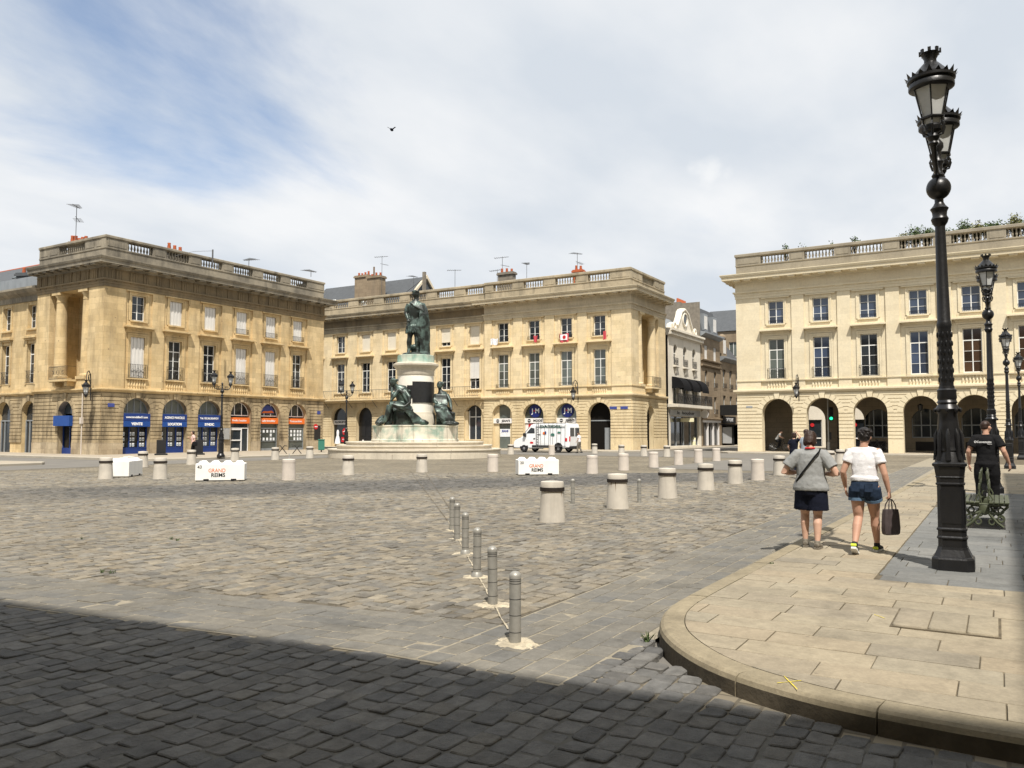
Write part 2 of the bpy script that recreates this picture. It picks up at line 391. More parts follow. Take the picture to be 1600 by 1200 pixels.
mat('rust_band', (0.022, 0.016, 0.012), rough=0.8, var=0.4, vscale=8)
mat('rust_stain', (0.17, 0.115, 0.07), rough=0.9, var=0.3, vscale=8)
mat('block_white', (0.80, 0.79, 0.75), rough=0.7, var=0.06, vscale=2, bump=0.15, bscale=20, streak=0.06)
mat('black', (0.012, 0.012, 0.012), rough=0.7)
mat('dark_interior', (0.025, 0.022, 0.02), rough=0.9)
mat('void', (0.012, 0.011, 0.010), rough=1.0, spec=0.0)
mat('text_black', (0.015, 0.015, 0.015), rough=0.7)
mat('text_white', (0.8, 0.8, 0.8), rough=0.6)
mat('text_orange', (0.62, 0.13, 0.02), rough=0.7)
mat('shop_blue', (0.011, 0.036, 0.17), rough=0.4, var=0.1, spec=0.4)
mat('shop_blue_light', (0.015, 0.062, 0.25), rough=0.5, var=0.1)
mat('shop_orange', (0.72, 0.16, 0.03), rough=0.5, var=0.05)
mat('sign_white', (0.74, 0.72, 0.70), rough=0.5)
mat('sign_navy', (0.012, 0.02, 0.13), rough=0.4)
mat('sign_red', (0.52, 0.02, 0.025), rough=0.5, var=0.1)
mat('sign_blue', (0.05, 0.07, 0.25), rough=0.5)
mat('paper', (0.72, 0.74, 0.76), rough=0.7, var=0.2, vscale=6)
mat('paper_dark', (0.25, 0.3, 0.33), rough=0.7, var=0.5, vscale=9)
mat('slate', (0.075, 0.08, 0.085), rough=0.6, var=0.2, vscale=3, bump=0.3, bscale=9)
mat('zinc', (0.25, 0.27, 0.285), rough=0.5, var=0.15, vscale=1.5, streak=0.15, metal=0.2)
mat('terracotta', (0.42, 0.11, 0.045), rough=0.85, var=0.2, vscale=8)
mat('brick_grey', (0.20, 0.175, 0.14), rough=0.9, var=0.25, vscale=3, bump=0.4, bscale=9)
mat('antenna', (0.12, 0.12, 0.12), rough=0.5, metal=0.5)
mat('bronze', (0.018, 0.022, 0.018), rough=0.42, metal=0.35, spec=0.55, bump=0.3, bscale=9, var=0.3, vscale=3, var2=((0.12, 0.175, 0.15), 0.7))
mat('plaque', (0.014, 0.014, 0.014), rough=0.45, spec=0.4, var=0.3, vscale=6)
mat('marble_green', (0.42, 0.45, 0.37), rough=0.55, var=0.22, vscale=1.6, var2=((0.20, 0.36, 0.29), 0.8), streak=0.4, spec=0.3)
mat('marble_stained', (0.58, 0.54, 0.44), rough=0.6, var=0.25, vscale=1.3, var2=((0.21, 0.32, 0.26), 0.85), streak=0.55, spec=0.3)
mat('marble_white', (0.78, 0.74, 0.64), rough=0.55, var=0.07, vscale=0.8, spec=0.3)
mat('asphalt', (0.165, 0.155, 0.138), rough=0.9, var=0.14, vscale=0.5, bump=0.3, bscale=90, spec=0.15)
mat('ground', (0.16, 0.15, 0.13), rough=0.95, var=0.15, vscale=0.3)
mat('walk_far', (0.33, 0.285, 0.22), rough=0.9, var=0.12, vscale=0.7)
mat('kerb_far', (0.40, 0.36, 0.29), rough=0.9, var=0.12, vscale=1.5)
mat('joint_sand', (0.25, 0.22, 0.165), rough=0.95, var=0.3, vscale=9)
mat('joint_slab', (0.11, 0.09, 0.06), rough=0.95, var=0.4, vscale=6)
mat('sand', (0.47, 0.41, 0.30), rough=0.95, var=0.2, vscale=12, bump=1.0, bscale=60, var2=((0.24, 0.21, 0.16), 0.75))
mat('paint_yellow', (0.62, 0.50, 0.04), rough=0.8, var=0.4, vscale=25)
mat('green_bench', (0.072, 0.082, 0.048), rough=0.45, spec=0.4, var=0.2, vscale=9)
mat('green_bin', (0.04, 0.16, 0.12), rough=0.5)
mat('leaf', (0.055, 0.085, 0.025), rough=0.7, var=0.3, vscale=5, island=0.35)
mat('leaf_dry', (0.14, 0.14, 0.05), rough=0.8, var=0.3, vscale=5, island=0.35)
mat('stem', (0.08, 0.06, 0.035), rough=0.9)
mat('lantern_glass', (0.55, 0.56, 0.55), rough=0.22, spec=0.5, var=0.1, vscale=8)
mat('van_white', (0.78, 0.79, 0.79), rough=0.25, spec=0.5, coat=0.3, var=0.03, vscale=0.8)
mat('rubber', (0.018, 0.018, 0.019), rough=0.8)
mat('rim', (0.35, 0.35, 0.36), rough=0.4, metal=0.7)
mat('plastic_dark', (0.022, 0.022, 0.024), rough=0.6)
mat('skin', (0.52, 0.325, 0.235), rough=0.55, spec=0.3, var=0.10, vscale=9, bump=0.05, bscale=80)
mat('skin_tan', (0.46, 0.265, 0.185), rough=0.55, spec=0.3, var=0.08, vscale=9)
mat('hair_brown', (0.035, 0.018, 0.012), rough=0.5, spec=0.35, bump=0.6, bscale=60, var=0.3, vscale=20)
mat('hair_black', (0.012, 0.009, 0.008), rough=0.5, spec=0.35, bump=0.6, bscale=60, var=0.3, vscale=20)
mat('cloth_grey', (0.255, 0.26, 0.255), rough=0.95, spec=0.1, var=0.1, vscale=14, bump=0.5, bscale=7, bdist=0.03)
mat('cloth_navy', (0.010, 0.012, 0.022), rough=0.9, spec=0.1, bump=0.5, bscale=8, bdist=0.03)
mat('cloth_black', (0.012, 0.012, 0.013), rough=0.9, spec=0.1, bump=0.5, bscale=8, bdist=0.03)
mat('denim', (0.022, 0.035, 0.062), rough=0.9, spec=0.1, var=0.35, vscale=12, bump=0.3, bscale=40)
mat('denim_light', (0.10, 0.16, 0.24), rough=0.9, spec=0.1, var=0.2, vscale=30)
mat('shoe_grey', (0.17, 0.15, 0.12), rough=0.8, var=0.25, vscale=20)
mat('shoe_black', (0.02, 0.02, 0.02), rough=0.7)
mat('shoe_white', (0.7, 0.7, 0.68), rough=0.7)
mat('shoe_lime', (0.5, 0.6, 0.05), rough=0.7)
mat('bag', (0.06, 0.046, 0.046), rough=0.55, spec=0.4, var=0.25, vscale=8, bump=0.3, bscale=14, bdist=0.02)
mat('flag_red', (0.50, 0.07, 0.085), rough=0.9)
mat('cloth_pink', (0.62, 0.42, 0.38), rough=0.9)
mat('cloth_sky', (0.35, 0.40, 0.45), rough=0.9)
mat('red_plastic', (0.55, 0.012, 0.02), rough=0.4)
mat('post_yellow', (0.72, 0.68, 0.45), rough=0.6)
mat('green_light', (0.01, 0.5, 0.2), rough=0.3)
def white_ribbed():
    m = mat('cloth_white', (0.80, 0.79, 0.80), rough=0.9, spec=0.1); nt = m.node_tree; N = nt.nodes.new; L = nt.links.new
    tc = N('ShaderNodeTexCoord'); w = N('ShaderNodeTexWave'); w.wave_type = 'BANDS'; w.bands_direction = 'Z'; L(tc.outputs['Object'], w.inputs[0])
    w.inputs['Scale'].default_value = 19; w.inputs['Distortion'].default_value = 1.6; w.inputs['Detail Scale'].default_value = 3.5
    bp = N('ShaderNodeBump'); bp.inputs['Strength'].default_value = 0.6; bp.inputs['Distance'].default_value = 0.012; L(w.outputs[0], bp.inputs['Height'])
    L(bp.outputs[0], nt.nodes['Principled BSDF'].inputs['Normal'])
white_ribbed()
def emit(name, col, s):
    m = bpy.data.materials.new(name); m.use_nodes = True; b = m.node_tree.nodes['Principled BSDF']
    b.inputs['Base Color'].default_value = (*col, 1); b.inputs['Emission Color'].default_value = (*col, 1); b.inputs['Emission Strength'].default_value = s; MAT[name] = m
emit('lit_green', (0.02, 0.9, 0.35), 1.6)
# ------------------------------------------------------------------ paving stones
def paver_mat(name, cols, island, lane=False, bump=0.5, bscale=22, rough=0.85, var=0.16, edge=0.0):
    """every stone its own tone (random per mesh island, or per object), mottled; lane = tyre-darkened strip across the square"""
    m = bpy.data.materials.new(name); m.use_nodes = True; nt = m.node_tree; N = nt.nodes.new; L = nt.links.new
    b = nt.nodes['Principled BSDF']; b.inputs['Roughness'].default_value = rough; b.inputs['Specular IOR Level'].default_value = 0.22
    geo = N('ShaderNodeNewGeometry')
    if island: src = geo.outputs['Random Per Island']
    else: src = N('ShaderNodeObjectInfo').outputs['Random']
    cr = N('ShaderNodeValToRGB'); L(src, cr.inputs[0]); cr.color_ramp.interpolation = 'LINEAR'
    el = cr.color_ramp.elements
    while len(el) < len(cols): el.new(0.5)
    for i, c in enumerate(cols): el[i].position = i / (len(cols) - 1); el[i].color = (*c, 1)
    def noise(sc, det=5, ro=0.6):
        q = N('ShaderNodeTexNoise'); q.inputs['Scale'].default_value = sc; q.inputs['Detail'].default_value = det; q.inputs['Roughness'].default_value = ro
        L(geo.outputs['Position'], q.inputs[0]); return q.outputs[0]
    def rg(a, lo, hi, o0, o1, sm=False):
        q = N('ShaderNodeMapRange'); L(a, q.inputs[0]); q.inputs[1].default_value = lo; q.inputs[2].default_value = hi; q.inputs[3].default_value = o0; q.inputs[4].default_value = o1
        if sm: q.interpolation_type = 'SMOOTHSTEP'
        return q.outputs[0]
    def mul(a, c):
        q = N('ShaderNodeMath'); q.operation = 'MULTIPLY'; L(a, q.inputs[0])
        if hasattr(c, 'is_linked'): L(c, q.inputs[1])
        else: q.inputs[1].default_value = c
        return q.outputs[0]
    def scale(c, f):
        q = N('ShaderNodeVectorMath'); q.operation = 'SCALE'; L(c, q.inputs[0]); L(f, q.inputs['Scale']); return q.outputs[0]
    cur = scale(cr.outputs[0], rg(noise(9), 0.3, 0.7, 1 - var, 1 + var))
    cur = scale(cur, rg(noise(0.45, 4), 0.3, 0.7, 0.86, 1.13))
    cur = scale(cur, rg(noise(2.3, 4), 0.62, 0.78, 1.0, 0.82))
    if lane:
        sp = N('ShaderNodeSeparateXYZ'); L(geo.outputs['Position'], sp.inputs[0])
        nn = noise(0.35, 4)
        # the worn driving lane: straight along X beyond X = 29, bending away towards +Y before that
        def mth(op, p, q):
            m_ = N('ShaderNodeMath'); m_.operation = op
            for i_, v_ in enumerate((p, q)):
                if hasattr(v_, 'is_linked'): L(v_, m_.inputs[i_])
                else: m_.inputs[i_].default_value = v_
            return m_.outputs[0]
        bend = mth('MULTIPLY', mth('MAXIMUM', mth('SUBTRACT', 29.0, sp.outputs[0]), 0.0), 0.72)
        vv = mth('ADD', mth('SUBTRACT', sp.outputs[1], bend), mth('MULTIPLY', nn, 2.6))
        a = rg(vv, 7.4, 10.2, 0, 1, True); c = rg(vv, 14.0, 17.2, 1, 0, True); d = rg(sp.outputs[0], 7.0, 16.0, 0.1, 1, True)
        msk = mul(mul(a, c), d)
        q = N('ShaderNodeMix'); q.data_type = 'RGBA'; L(mul(msk, 0.95), q.inputs[0]); L(cur, q.inputs[6])
        dk = scale(cur, rg(noise(3), 0.2, 0.8, 0.45, 0.62)); 
        hs = N('ShaderNodeHueSaturation'); hs.inputs['Saturation'].default_value = 0.45; L(dk, hs.inputs['Color']); L(hs.outputs[0], q.inputs[7])
        cur = q.outputs[2]
    if edge:
        # gum spots and blotchy stains
        vo = N('ShaderNodeTexVoronoi'); vo.inputs['Scale'].default_value = 4.2; L(geo.outputs['Position'], vo.inputs[0])
        cur = scale(cur, rg(vo.outputs['Distance'], 0.05, 0.09, 0.72, 1.0))
        cur = scale(cur, rg(noise(1.3, 8, 0.7), 0.52, 0.72, 1.0, 1 - edge)); cur = scale(cur, rg(noise(40, 3, 0.6), 0.3, 0.7, 0.9, 1.08))
    L(cur, b.inputs['Base Color'])
    bp = N('ShaderNodeBump'); bp.inputs['Strength'].default_value = bump; bp.inputs['Distance'].default_value = 0.012
    L(noise(bscale, 6, 0.65), bp.inputs['Height']); L(bp.outputs[0], b.inputs['Normal'])
    MAT[name] = m
COB = [(0.205, 0.183, 0.145), (0.155, 0.146, 0.125), (0.228, 0.200, 0.155), (0.178, 0.157, 0.122), (0.130, 0.121, 0.105), (0.215, 0.199, 0.168), (0.188, 0.160, 0.117), (0.262, 0.230, 0.175)]
SET = [(0.182, 0.170, 0.145), (0.160, 0.152, 0.134), (0.196, 0.181, 0.150), (0.172, 0.158, 0.130), (0.150, 0.146, 0.134), (0.188, 0.175, 0.148)]
SLB = [(0.300, 0.258, 0.185), (0.262, 0.228, 0.168), (0.318, 0.270, 0.192), (0.282, 0.248, 0.184), (0.312, 0.258, 0.180), (0.245, 0.216, 0.165)]
SLG = [(0.170, 0.170, 0.160), (0.150, 0.152, 0.145), (0.188, 0.186, 0.173), (0.160, 0.161, 0.154)]
KRB = [(0.285, 0.240, 0.160), (0.255, 0.218, 0.150), (0.305, 0.255, 0.170)]
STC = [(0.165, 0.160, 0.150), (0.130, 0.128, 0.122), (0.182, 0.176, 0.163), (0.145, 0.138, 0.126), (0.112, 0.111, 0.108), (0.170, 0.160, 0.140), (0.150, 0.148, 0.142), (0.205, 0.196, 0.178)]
mat('joint_dark', (0.105, 0.09, 0.066), rough=0.95, var=0.35, vscale=7)
mat('joint_grey', (0.10, 0.095, 0.083), rough=0.95, var=0.3, vscale=9)
kk = lambda c, f: [tuple(q * f for q in t) for t in c]
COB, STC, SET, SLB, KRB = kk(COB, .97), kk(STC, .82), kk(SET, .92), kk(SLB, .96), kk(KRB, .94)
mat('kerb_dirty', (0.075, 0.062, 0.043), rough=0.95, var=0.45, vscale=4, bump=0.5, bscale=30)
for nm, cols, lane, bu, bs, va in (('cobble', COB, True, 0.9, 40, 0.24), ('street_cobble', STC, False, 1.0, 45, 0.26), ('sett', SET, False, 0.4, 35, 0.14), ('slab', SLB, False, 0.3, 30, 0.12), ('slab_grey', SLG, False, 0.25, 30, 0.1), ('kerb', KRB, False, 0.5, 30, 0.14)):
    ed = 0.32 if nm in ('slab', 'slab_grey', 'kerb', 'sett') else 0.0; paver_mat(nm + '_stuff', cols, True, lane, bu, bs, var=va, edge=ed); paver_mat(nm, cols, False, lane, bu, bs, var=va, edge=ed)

def cobble_far():
    m = bpy.data.materials.new('cobble_far'); m.use_nodes = True; nt = m.node_tree; N = nt.nodes.new; L = nt.links.new
    b = nt.nodes['Principled BSDF']; b.inputs['Roughness'].default_value = 0.9; b.inputs['Specular IOR Level'].default_value = 0.15
    geo = N('ShaderNodeNewGeometry'); br = N('ShaderNodeTexBrick'); L(geo.outputs['Position'], br.inputs[0])
    br.inputs['Scale'].default_value = 1; br.inputs['Brick Width'].default_value = 0.2; br.inputs['Row Height'].default_value = 0.165; br.inputs['Mortar Size'].default_value = 0.012
    br.inputs['Color1'].default_value = (0.225, 0.192, 0.138, 1); br.inputs['Color2'].default_value = (0.145, 0.130, 0.102, 1); br.inputs['Mortar'].default_value = (0.115, 0.10, 0.075, 1)
    n = N('ShaderNodeTexNoise'); n.inputs['Scale'].default_value = 0.35; n.inputs['Detail'].default_value = 8; L(geo.outputs['Position'], n.inputs[0])
    mr = N('ShaderNodeMapRange'); L(n.outputs[0], mr.inputs[0]); mr.inputs[1].default_value = 0.3; mr.inputs[2].default_value = 0.7; mr.inputs[3].default_value = 0.78; mr.inputs[4].default_value = 1.18
    s = N('ShaderNodeVectorMath'); s.operation = 'SCALE'; L(br.outputs[0], s.inputs[0]); L(mr.outputs[0], s.inputs['Scale']); L(s.outputs[0], b.inputs['Base Color'])
    MAT['cobble_far'] = m
cobble_far()

def sheet(name, poly, z, m, parent=None, kind='structure', thick=0.0):
    mb = MB()
    if thick: mb.prism(poly, z - thick, z, 'z')
    else: mb.add([(p[0], p[1], z) for p in poly], [tuple(range(len(poly)))])
    o = mb.build(name, MAT[m], parent)
    if kind: o['kind'] = kind
    bm = bmesh.new(); bm.from_mesh(o.data); bmesh.ops.recalc_face_normals(bm, faces=bm.faces)
    if not thick and bm.faces and next(iter(bm.faces)).normal.z < 0: bmesh.ops.reverse_faces(bm, faces=bm.faces)
    bm.to_mesh(o.data); bm.free()
    return o

# base sheets
sheet('ground', [(-900, -900), (1500, -900), (1500, 1500), (-900, 1500)], -0.14, 'ground')
sheet('road', [(-60, -60), (260, -60), (260, 260), (-60, 260)], -0.045, 'asphalt')
lane_road = sheet('lane_asphalt', [(36.5, 7.75), (66, 7.75), (130, 7.75), (130, 27.2), (54, 27.2), (54, 38.2), (20, 38.2), (6, 38.2), (6, 43), (29, 43), (66, 43), (66, 90), (20, 90), (-20, 90), (-20, 38), (6.2, 38)] if False else
                  [(36.5, 7.75), (130, 7.75), (130, 27.0), (70, 27.0), (63.5, 27.5), (63.5, 60), (63.5, 90), (57, 90), (57, 43), (30, 43), (30, 90), (-10, 90), (-10, 38.3), (53.6, 38.3), (53.6, 14.3), (36.5, 14.3)], 0.0, 'asphalt')

square = sheet('cobbled_square', [(4.985, -9), (5.6, -9), (5.6, 2.55), (6.3, 2.55), (66, 2.3), (66, 7.74), (36.49, 7.74), (36.49, 14.31), (53.58, 14.31), (53.58, 38.28), (-10, 38.28), (-10, 20.01), (3.01, 20.01), (4.91, 4.2), (4.985, 2.6)], -0.0085, 'cobble_far')

# --- stones as arrays: centre, half sizes, rotation -> 4 jittered corners
def stones_in_rows(x0, x1, y0, y1, row, lmin, lmax, joint, along='x', jit=0.006, keep=None, rowjit=0.1):
    out = []
    if along == 'x': a0, a1, b0, b1 = x0, x1, y0, y1
    else: a0, a1, b0, b1 = y0, y1, x0, x1
    nrow = max(1, int(round((b1 - b0) / row))); rw = (b1 - b0) / nrow
    for j in range(nrow):
        n = int((a1 - a0) / ((lmin + lmax) / 2) * 1.12) + 8
        le = rng.uniform(lmin, lmax, n); s = np.cumsum(le) + a0 - rng.uniform(0, lmax)
        st = np.concatenate(([s[0] - le[0]], s[:-1]))
        ok = (s > a0 + 0.05) & (st < a1 - 0.05)
        for p, q in zip(st[ok], s[ok]):
            p = max(p, a0); q = min(q, a1)
            if q - p < 0.06: continue
            out.append((p + joint / 2, q - joint / 2, b0 + j * rw + joint / 2, b0 + (j + 1) * rw - joint / 2))
    A = np.array(out)
    if along == 'x': cx = [A[:, [0, 1, 1, 0]], A[:, [2, 2, 3, 3]]]
    else: cx = [A[:, [2, 3, 3, 2]], A[:, [0, 0, 1, 1]]]
    P = np.stack(cx, -1) + rng.normal(0, jit, (len(A), 4, 2))
    if keep is not None:
        c = P.mean(1); P = P[keep(c)]
    return P
def view_keep(P, dmax, margin=70):
    c = P.mean(1); px, py, z = proj(np.c_[c, np.zeros(len(c))])
    return P[(z > 1.2) & (z < dmax) & (px > -margin) & (px < 1600 + margin) & (py < 1320)]
def stone_geom(P, ztop, zbot, bev, drop, hj, tilt, dome=0.0, cut=(0.012, 0.03)):
    """P (n,4,2) corners, counter-clockwise. Returns verts (n,16,3) with cut corners: base ring 4x, shoulder ring 8, top ring... kept light"""
    n = len(P); c = P.mean(1, keepdims=True)
    h = ztop + rng.normal(0, hj, (n, 1)); tx = rng.normal(0, tilt, (n, 1)); ty = rng.normal(0, tilt, (n, 1))
    d = P - c
    # 8-point outline: cut corners
    nx = np.roll(P, -1, 1); pv = np.roll(P, 1, 1)
    ca = rng.uniform(cut[0], cut[1], (n, 4, 1)); cb = rng.uniform(cut[0], cut[1], (n, 4, 1))
    k1 = np.minimum(0.4, ca / np.linalg.norm(pv - P, axis=-1, keepdims=True)); k2 = np.minimum(0.4, cb / np.linalg.norm(nx - P, axis=-1, keepdims=True))
    o1 = P * (1 - k1) + pv * k1; o2 = P * (1 - k2) + nx * k2
    corner = 0.5 * (P + 0.5 * (o1 + o2))
    oct_ = np.stack([o1, o2], 2).reshape(n, 8, 2)
    # pull the true corner slightly in instead of a straight chop
    def ring(Q, z):
        dz = (Q[..., 0] - c[..., 0]) * tx + (Q[..., 1] - c[..., 1]) * ty
        return np.concatenate([Q, (z + dz)[..., None]], -1)
    r0 = ring(oct_ * 1.0, np.full((n, 1), zbot)); r0[..., 2] = zbot
    r1 = ring(oct_, h - drop)
    dd = oct_ - c; r2 = ring(c + dd * (1 - bev / np.maximum(bev * 2, np.abs(dd).min(1, keepdims=True) * 0 + np.linalg.norm(dd, axis=-1, keepdims=True))), h + 0 * drop)
    V = np.concatenate([r0, r1, r2], 1)
    if dome:
        top = np.concatenate([c[:, 0, :], h + dome], -1)[:, None, :]; V = np.concatenate([V, top], 1)
    return V
def stone_faces(dome):
    f = []
    for k in range(8):
        j = (k + 1) % 8
        f.append((k, j, 8 + j, 8 + k)); f.append((8 + k, 8 + j, 16 + j, 16 + k))
    if dome: f += [(16 + k, 16 + (k + 1) % 8, 24) for k in range(8)]
    else: f.append(tuple(range(16, 24)))
    return f
def mesh_np(name, V, faces, m, smooth=False):
    """V (n,k,3), faces for one stone, repeated"""
    n, k, _ = V.shape; me = bpy.data.meshes.new(name)
    me.vertices.add(n * k); me.vertices.foreach_set('co', V.reshape(-1).astype(np.float32))
    lens = np.array([len(f) for f in faces]); fl = np.concatenate([np.array(f) for f in faces])
    loops = (fl[None, :] + (np.arange(n) * k)[:, None]).reshape(-1)
    tot = np.tile(lens, n); st = np.concatenate(([0], np.cumsum(tot)[:-1]))
    me.loops.add(len(loops)); me.loops.foreach_set('vertex_index', loops.astype(np.int32))
    me.polygons.add(len(tot)); me.polygons.foreach_set('loop_start', st.astype(np.int32)); me.polygons.foreach_set('loop_total', tot.astype(np.int32))
    me.update(calc_edges=True); me.validate()
    me.polygons.foreach_set('use_smooth', np.full(len(tot), smooth))
    me.materials.append(MAT[m]); return me
def lay(name, P, parent, m, ztop, zbot, bev, drop, hj, tilt, dome=0.0, single=300, smooth=False, cut=(0.004, 0.009)):
    V = stone_geom(P, ztop, zbot, bev, drop, hj, tilt, dome, cut); F = stone_faces(dome)
    c = V[:, -1, :]; px, py, z = proj(c)
    a = np.linalg.norm(P[:, 1] - P[:, 0], axis=1) * np.linalg.norm(P[:, 2] - P[:, 1], axis=1)
    big = a / z ** 3
    big[(px < 0) | (px > 1600) | (py > 1200)] *= 0.01
    o = np.argsort(-big); near, rest = o[:single], o[single:]
    for i in near:
        cc = V[i].mean(0); cc[2] = 0
        link(name, mesh_np(name, (V[i] - cc)[None], F, m, smooth), parent, T(*cc))
    if len(rest):
        s = link(name + 's', mesh_np(name + 's', V[rest], F, m + '_stuff', smooth), parent); s['kind'] = 'stuff'
    return len(P)

KH = 0.14
def kerb_path():
    pts = []
    for x in np.linspace(60, 8.4, 60): pts.append((x, 2.62 - 0.014 * (x - 10)))
    # rounded corner through the photographed points
    ctrl = [(8.4, 2.642), (7.5, 2.650), (6.8, 2.555), (6.15, 2.28), (5.55, 1.75), (5.22, 1.1), (5.10, 0.4), (5.08, -0.4)]
    for i in range(1, len(ctrl) - 2):
        p0, p1, p2, p3 = [np.array(q) for q in (ctrl[i - 1], ctrl[i], ctrl[i + 1], ctrl[i + 2])]
        for t in np.linspace(0, 1, 9)[:-1]:
            pts.append(tuple(0.5 * ((2 * p1) + (-p0 + p2) * t + (2 * p0 - 5 * p1 + 4 * p2 - p3) * t * t + (-p0 + 3 * p1 - 3 * p2 + p3) * t ** 3)))
    pts += [(5.09, 0.2), (5.08, -0.4), (5.06, -3.0), (5.05, -12)]
    return pts
KP = kerb_path()
walk_poly = [(p[0], p[1]) for p in KP]
def inset(path, d):
    out = []
    for i, p in enumerate(path):
        a = np.array(path[max(i - 1, 0)]); b = np.array(path[min(i + 1, len(path) - 1)]); t = (b - a) / np.linalg.norm(b - a)
        out.append((p[0] - t[1] * d, p[1] + t[0] * d))
    return out
KIN = inset(KP, 0.21)            # travel is towards the camera and to -Y: pavement lies to the left of travel
def in_walk(c, d=0.23):
    poly = np.array(inset(KP, d) + [(60, -14), (5, -14)])
    x, y = c[:, 0], c[:, 1]; ins = np.zeros(len(c), bool); j = len(poly) - 1
    for i in range(len(poly)):
        xi, yi = poly[i]; xj, yj = poly[j]
        t = ((yi > y) != (yj > y)) & (x < (xj - xi) * (y - yi) / (yj - yi + 1e-12) + xi); ins ^= t; j = i
    return ins
def band_shift(y): return 0.13 * np.maximum(0, y - 4.2)
# cobbles: the shaded near street, and the sunlit square
Pn = stones_in_rows(0.2, 7.6, -6, 22, 0.163, 0.155, 0.235, 0.011, 'x', 0.008)
def in_near(c):
    x, y = c[:, 0], c[:, 1]
    return ((x < 5.0 - band_shift(y)) | (y < 2.6)) & ~in_walk(c, -0.06)
Pn = Pn[in_near(Pn.mean(1))]
Ps = stones_in_rows(4.0, 46, 3.86, 38, 0.163, 0.155, 0.235, 0.011, 'x', 0.008)
def in_sq(c):
    x, y = c[:, 0], c[:, 1]
    return (x > 6.28 - band_shift(y)) & ~((x > 36.4) & (y > 7.7) & (y < 14.35))
Ps = Ps[in_sq(Ps.mean(1))]
Pc = view_keep(Ps, 34)
# courses wander a little
Pn = view_keep(Pn, 34)
for Q in (Pn, Pc): Q[..., 1] += np.sin(Q[..., 0] * 0.9 + Q[..., 1] * 0.35) * 0.022 + np.sin(Q[..., 0] * 2.7 + 1.3) * 0.008
w = 0 * np.sin(Pc[..., 0] * 0.9 + Pc[..., 1] * 0.35) * 0.022 ; Pc[..., 1] += w
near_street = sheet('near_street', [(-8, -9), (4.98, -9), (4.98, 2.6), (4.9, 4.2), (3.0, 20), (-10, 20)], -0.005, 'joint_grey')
lay('cobble', Pc, square, 'cobble', 0.004, -0.04, 0.010, 0.007, 0.004, 0.034, 0.001, cut=(0.006, 0.024))
jb = [(6.3, 3.87), (35.5, 3.87), (36.4, 7.0), (28.0, 18.5), (13.5, 38.0), (4.0, 38.0), (2.0, 34.0), (5.3, 12.0)]
sheet('joint_bed', jb, -0.005, 'joint_dark', square, None)
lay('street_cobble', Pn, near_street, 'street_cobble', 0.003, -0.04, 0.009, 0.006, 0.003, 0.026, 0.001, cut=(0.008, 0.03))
# dressed setts: the two grey bands
band = sheet('sett_band', [(4.99, 2.5), (6.3, 2.5), (60, 1.8), (60, 3.86), (6.29, 3.86), (6.27, 4.2), (3.43, 26), (2.17, 26), (4.99, 4.2)], -0.0035, 'joint_sand')
Pb = stones_in_rows(5.02, 6.28, 3.86, 26, 0.21, 0.26, 0.34, 0.012, 'y', 0.003)
Pb[..., 0] -= band_shift(Pb[..., 1])
Pk = stones_in_rows(5.02, 60, 2.62, 3.84, 0.205, 0.27, 0.36, 0.012, 'x', 0.003)
ck = Pk.mean(1)
Pk = Pk[~((ck[:, 0] < 7.4) & (ck[:, 1] < 2.62 + 0.35 * np.maximum(0, 7.4 - ck[:, 0]) * 0)) ]
Pb = view_keep(np.concatenate([Pb, Pk]), 40)
lay('sett', Pb, band, 'sett', 0.001, -0.03, 0.007, 0.004, 0.0018, 0.008, 0.0)

# ------------------------------------------------------------------ near pavement: kerb, slabs
bed = [(p[0], p[1]) for p in KIN] + [(60, -12)]
sidewalk = sheet('sidewalk', bed, KH - 0.012, 'joint_slab')
# kerb stones
prof = [(0.0, -0.05), (0.0, KH - 0.05), (-0.012, KH - 0.02), (-0.035, KH - 0.004), (-0.07, KH), (-0.205, KH), (-0.205, -0.05)]
dist = [0.0]
for i in range(1, len(KP)): dist.append(dist[-1] + math.dist(KP[i], KP[i - 1]))
def along(s):
    k = min(max(np.searchsorted(dist, s) - 1, 0), len(KP) - 2); t = (s - dist[k]) / (dist[k + 1] - dist[k])
    a, b = np.array(KP[k]), np.array(KP[k + 1]); return tuple(a + (b - a) * t)
s0 = 0.0; cuts = []
def s_of(p):
    best = min(range(400 * 20), key=lambda i: math.dist(along(dist[55] + i * 0.002), p)); return dist[55] + best * 0.002
corner_cuts = [s_of((7.75, 2.66)), s_of((5.40, 1.52)), s_of((5.13, 0.64)), s_of((5.08, -0.5))]
while s0 < corner_cuts[0] - 0.5:
    s1 = s0 + rng.uniform(0.9, 1.15)
    if corner_cuts[0] - s1 < 0.6: s1 = corner_cuts[0]
    cuts.append((s0, s1)); s0 = s1
cuts += [(corner_cuts[i], corner_cuts[i + 1]) for i in range(3)]
s0 = corner_cuts[-1]
while s0 < dist[-1] - 1.2: cuts.append((s0, s0 + 1.2)); s0 += 1.2
for a, b in cuts:
    pa = [along(s) for s in np.linspace(a + 0.006, b - 0.006, max(2, int((b - a) / 0.12)))]
    z = rng.normal(0, 0.002)
    mb = MB(); mb.sweep([(o, q + z) for o, q in prof], pa); m_ = len(prof); mb.mi = [1 if (i % (m_ - 1) == 0 and i < (m_ - 1) * (len(pa) - 1)) else 0 for i in range(len(mb.f))]; mb.build('kerb_stone', [MAT['kerb'], MAT['kerb_dirty']], sidewalk)
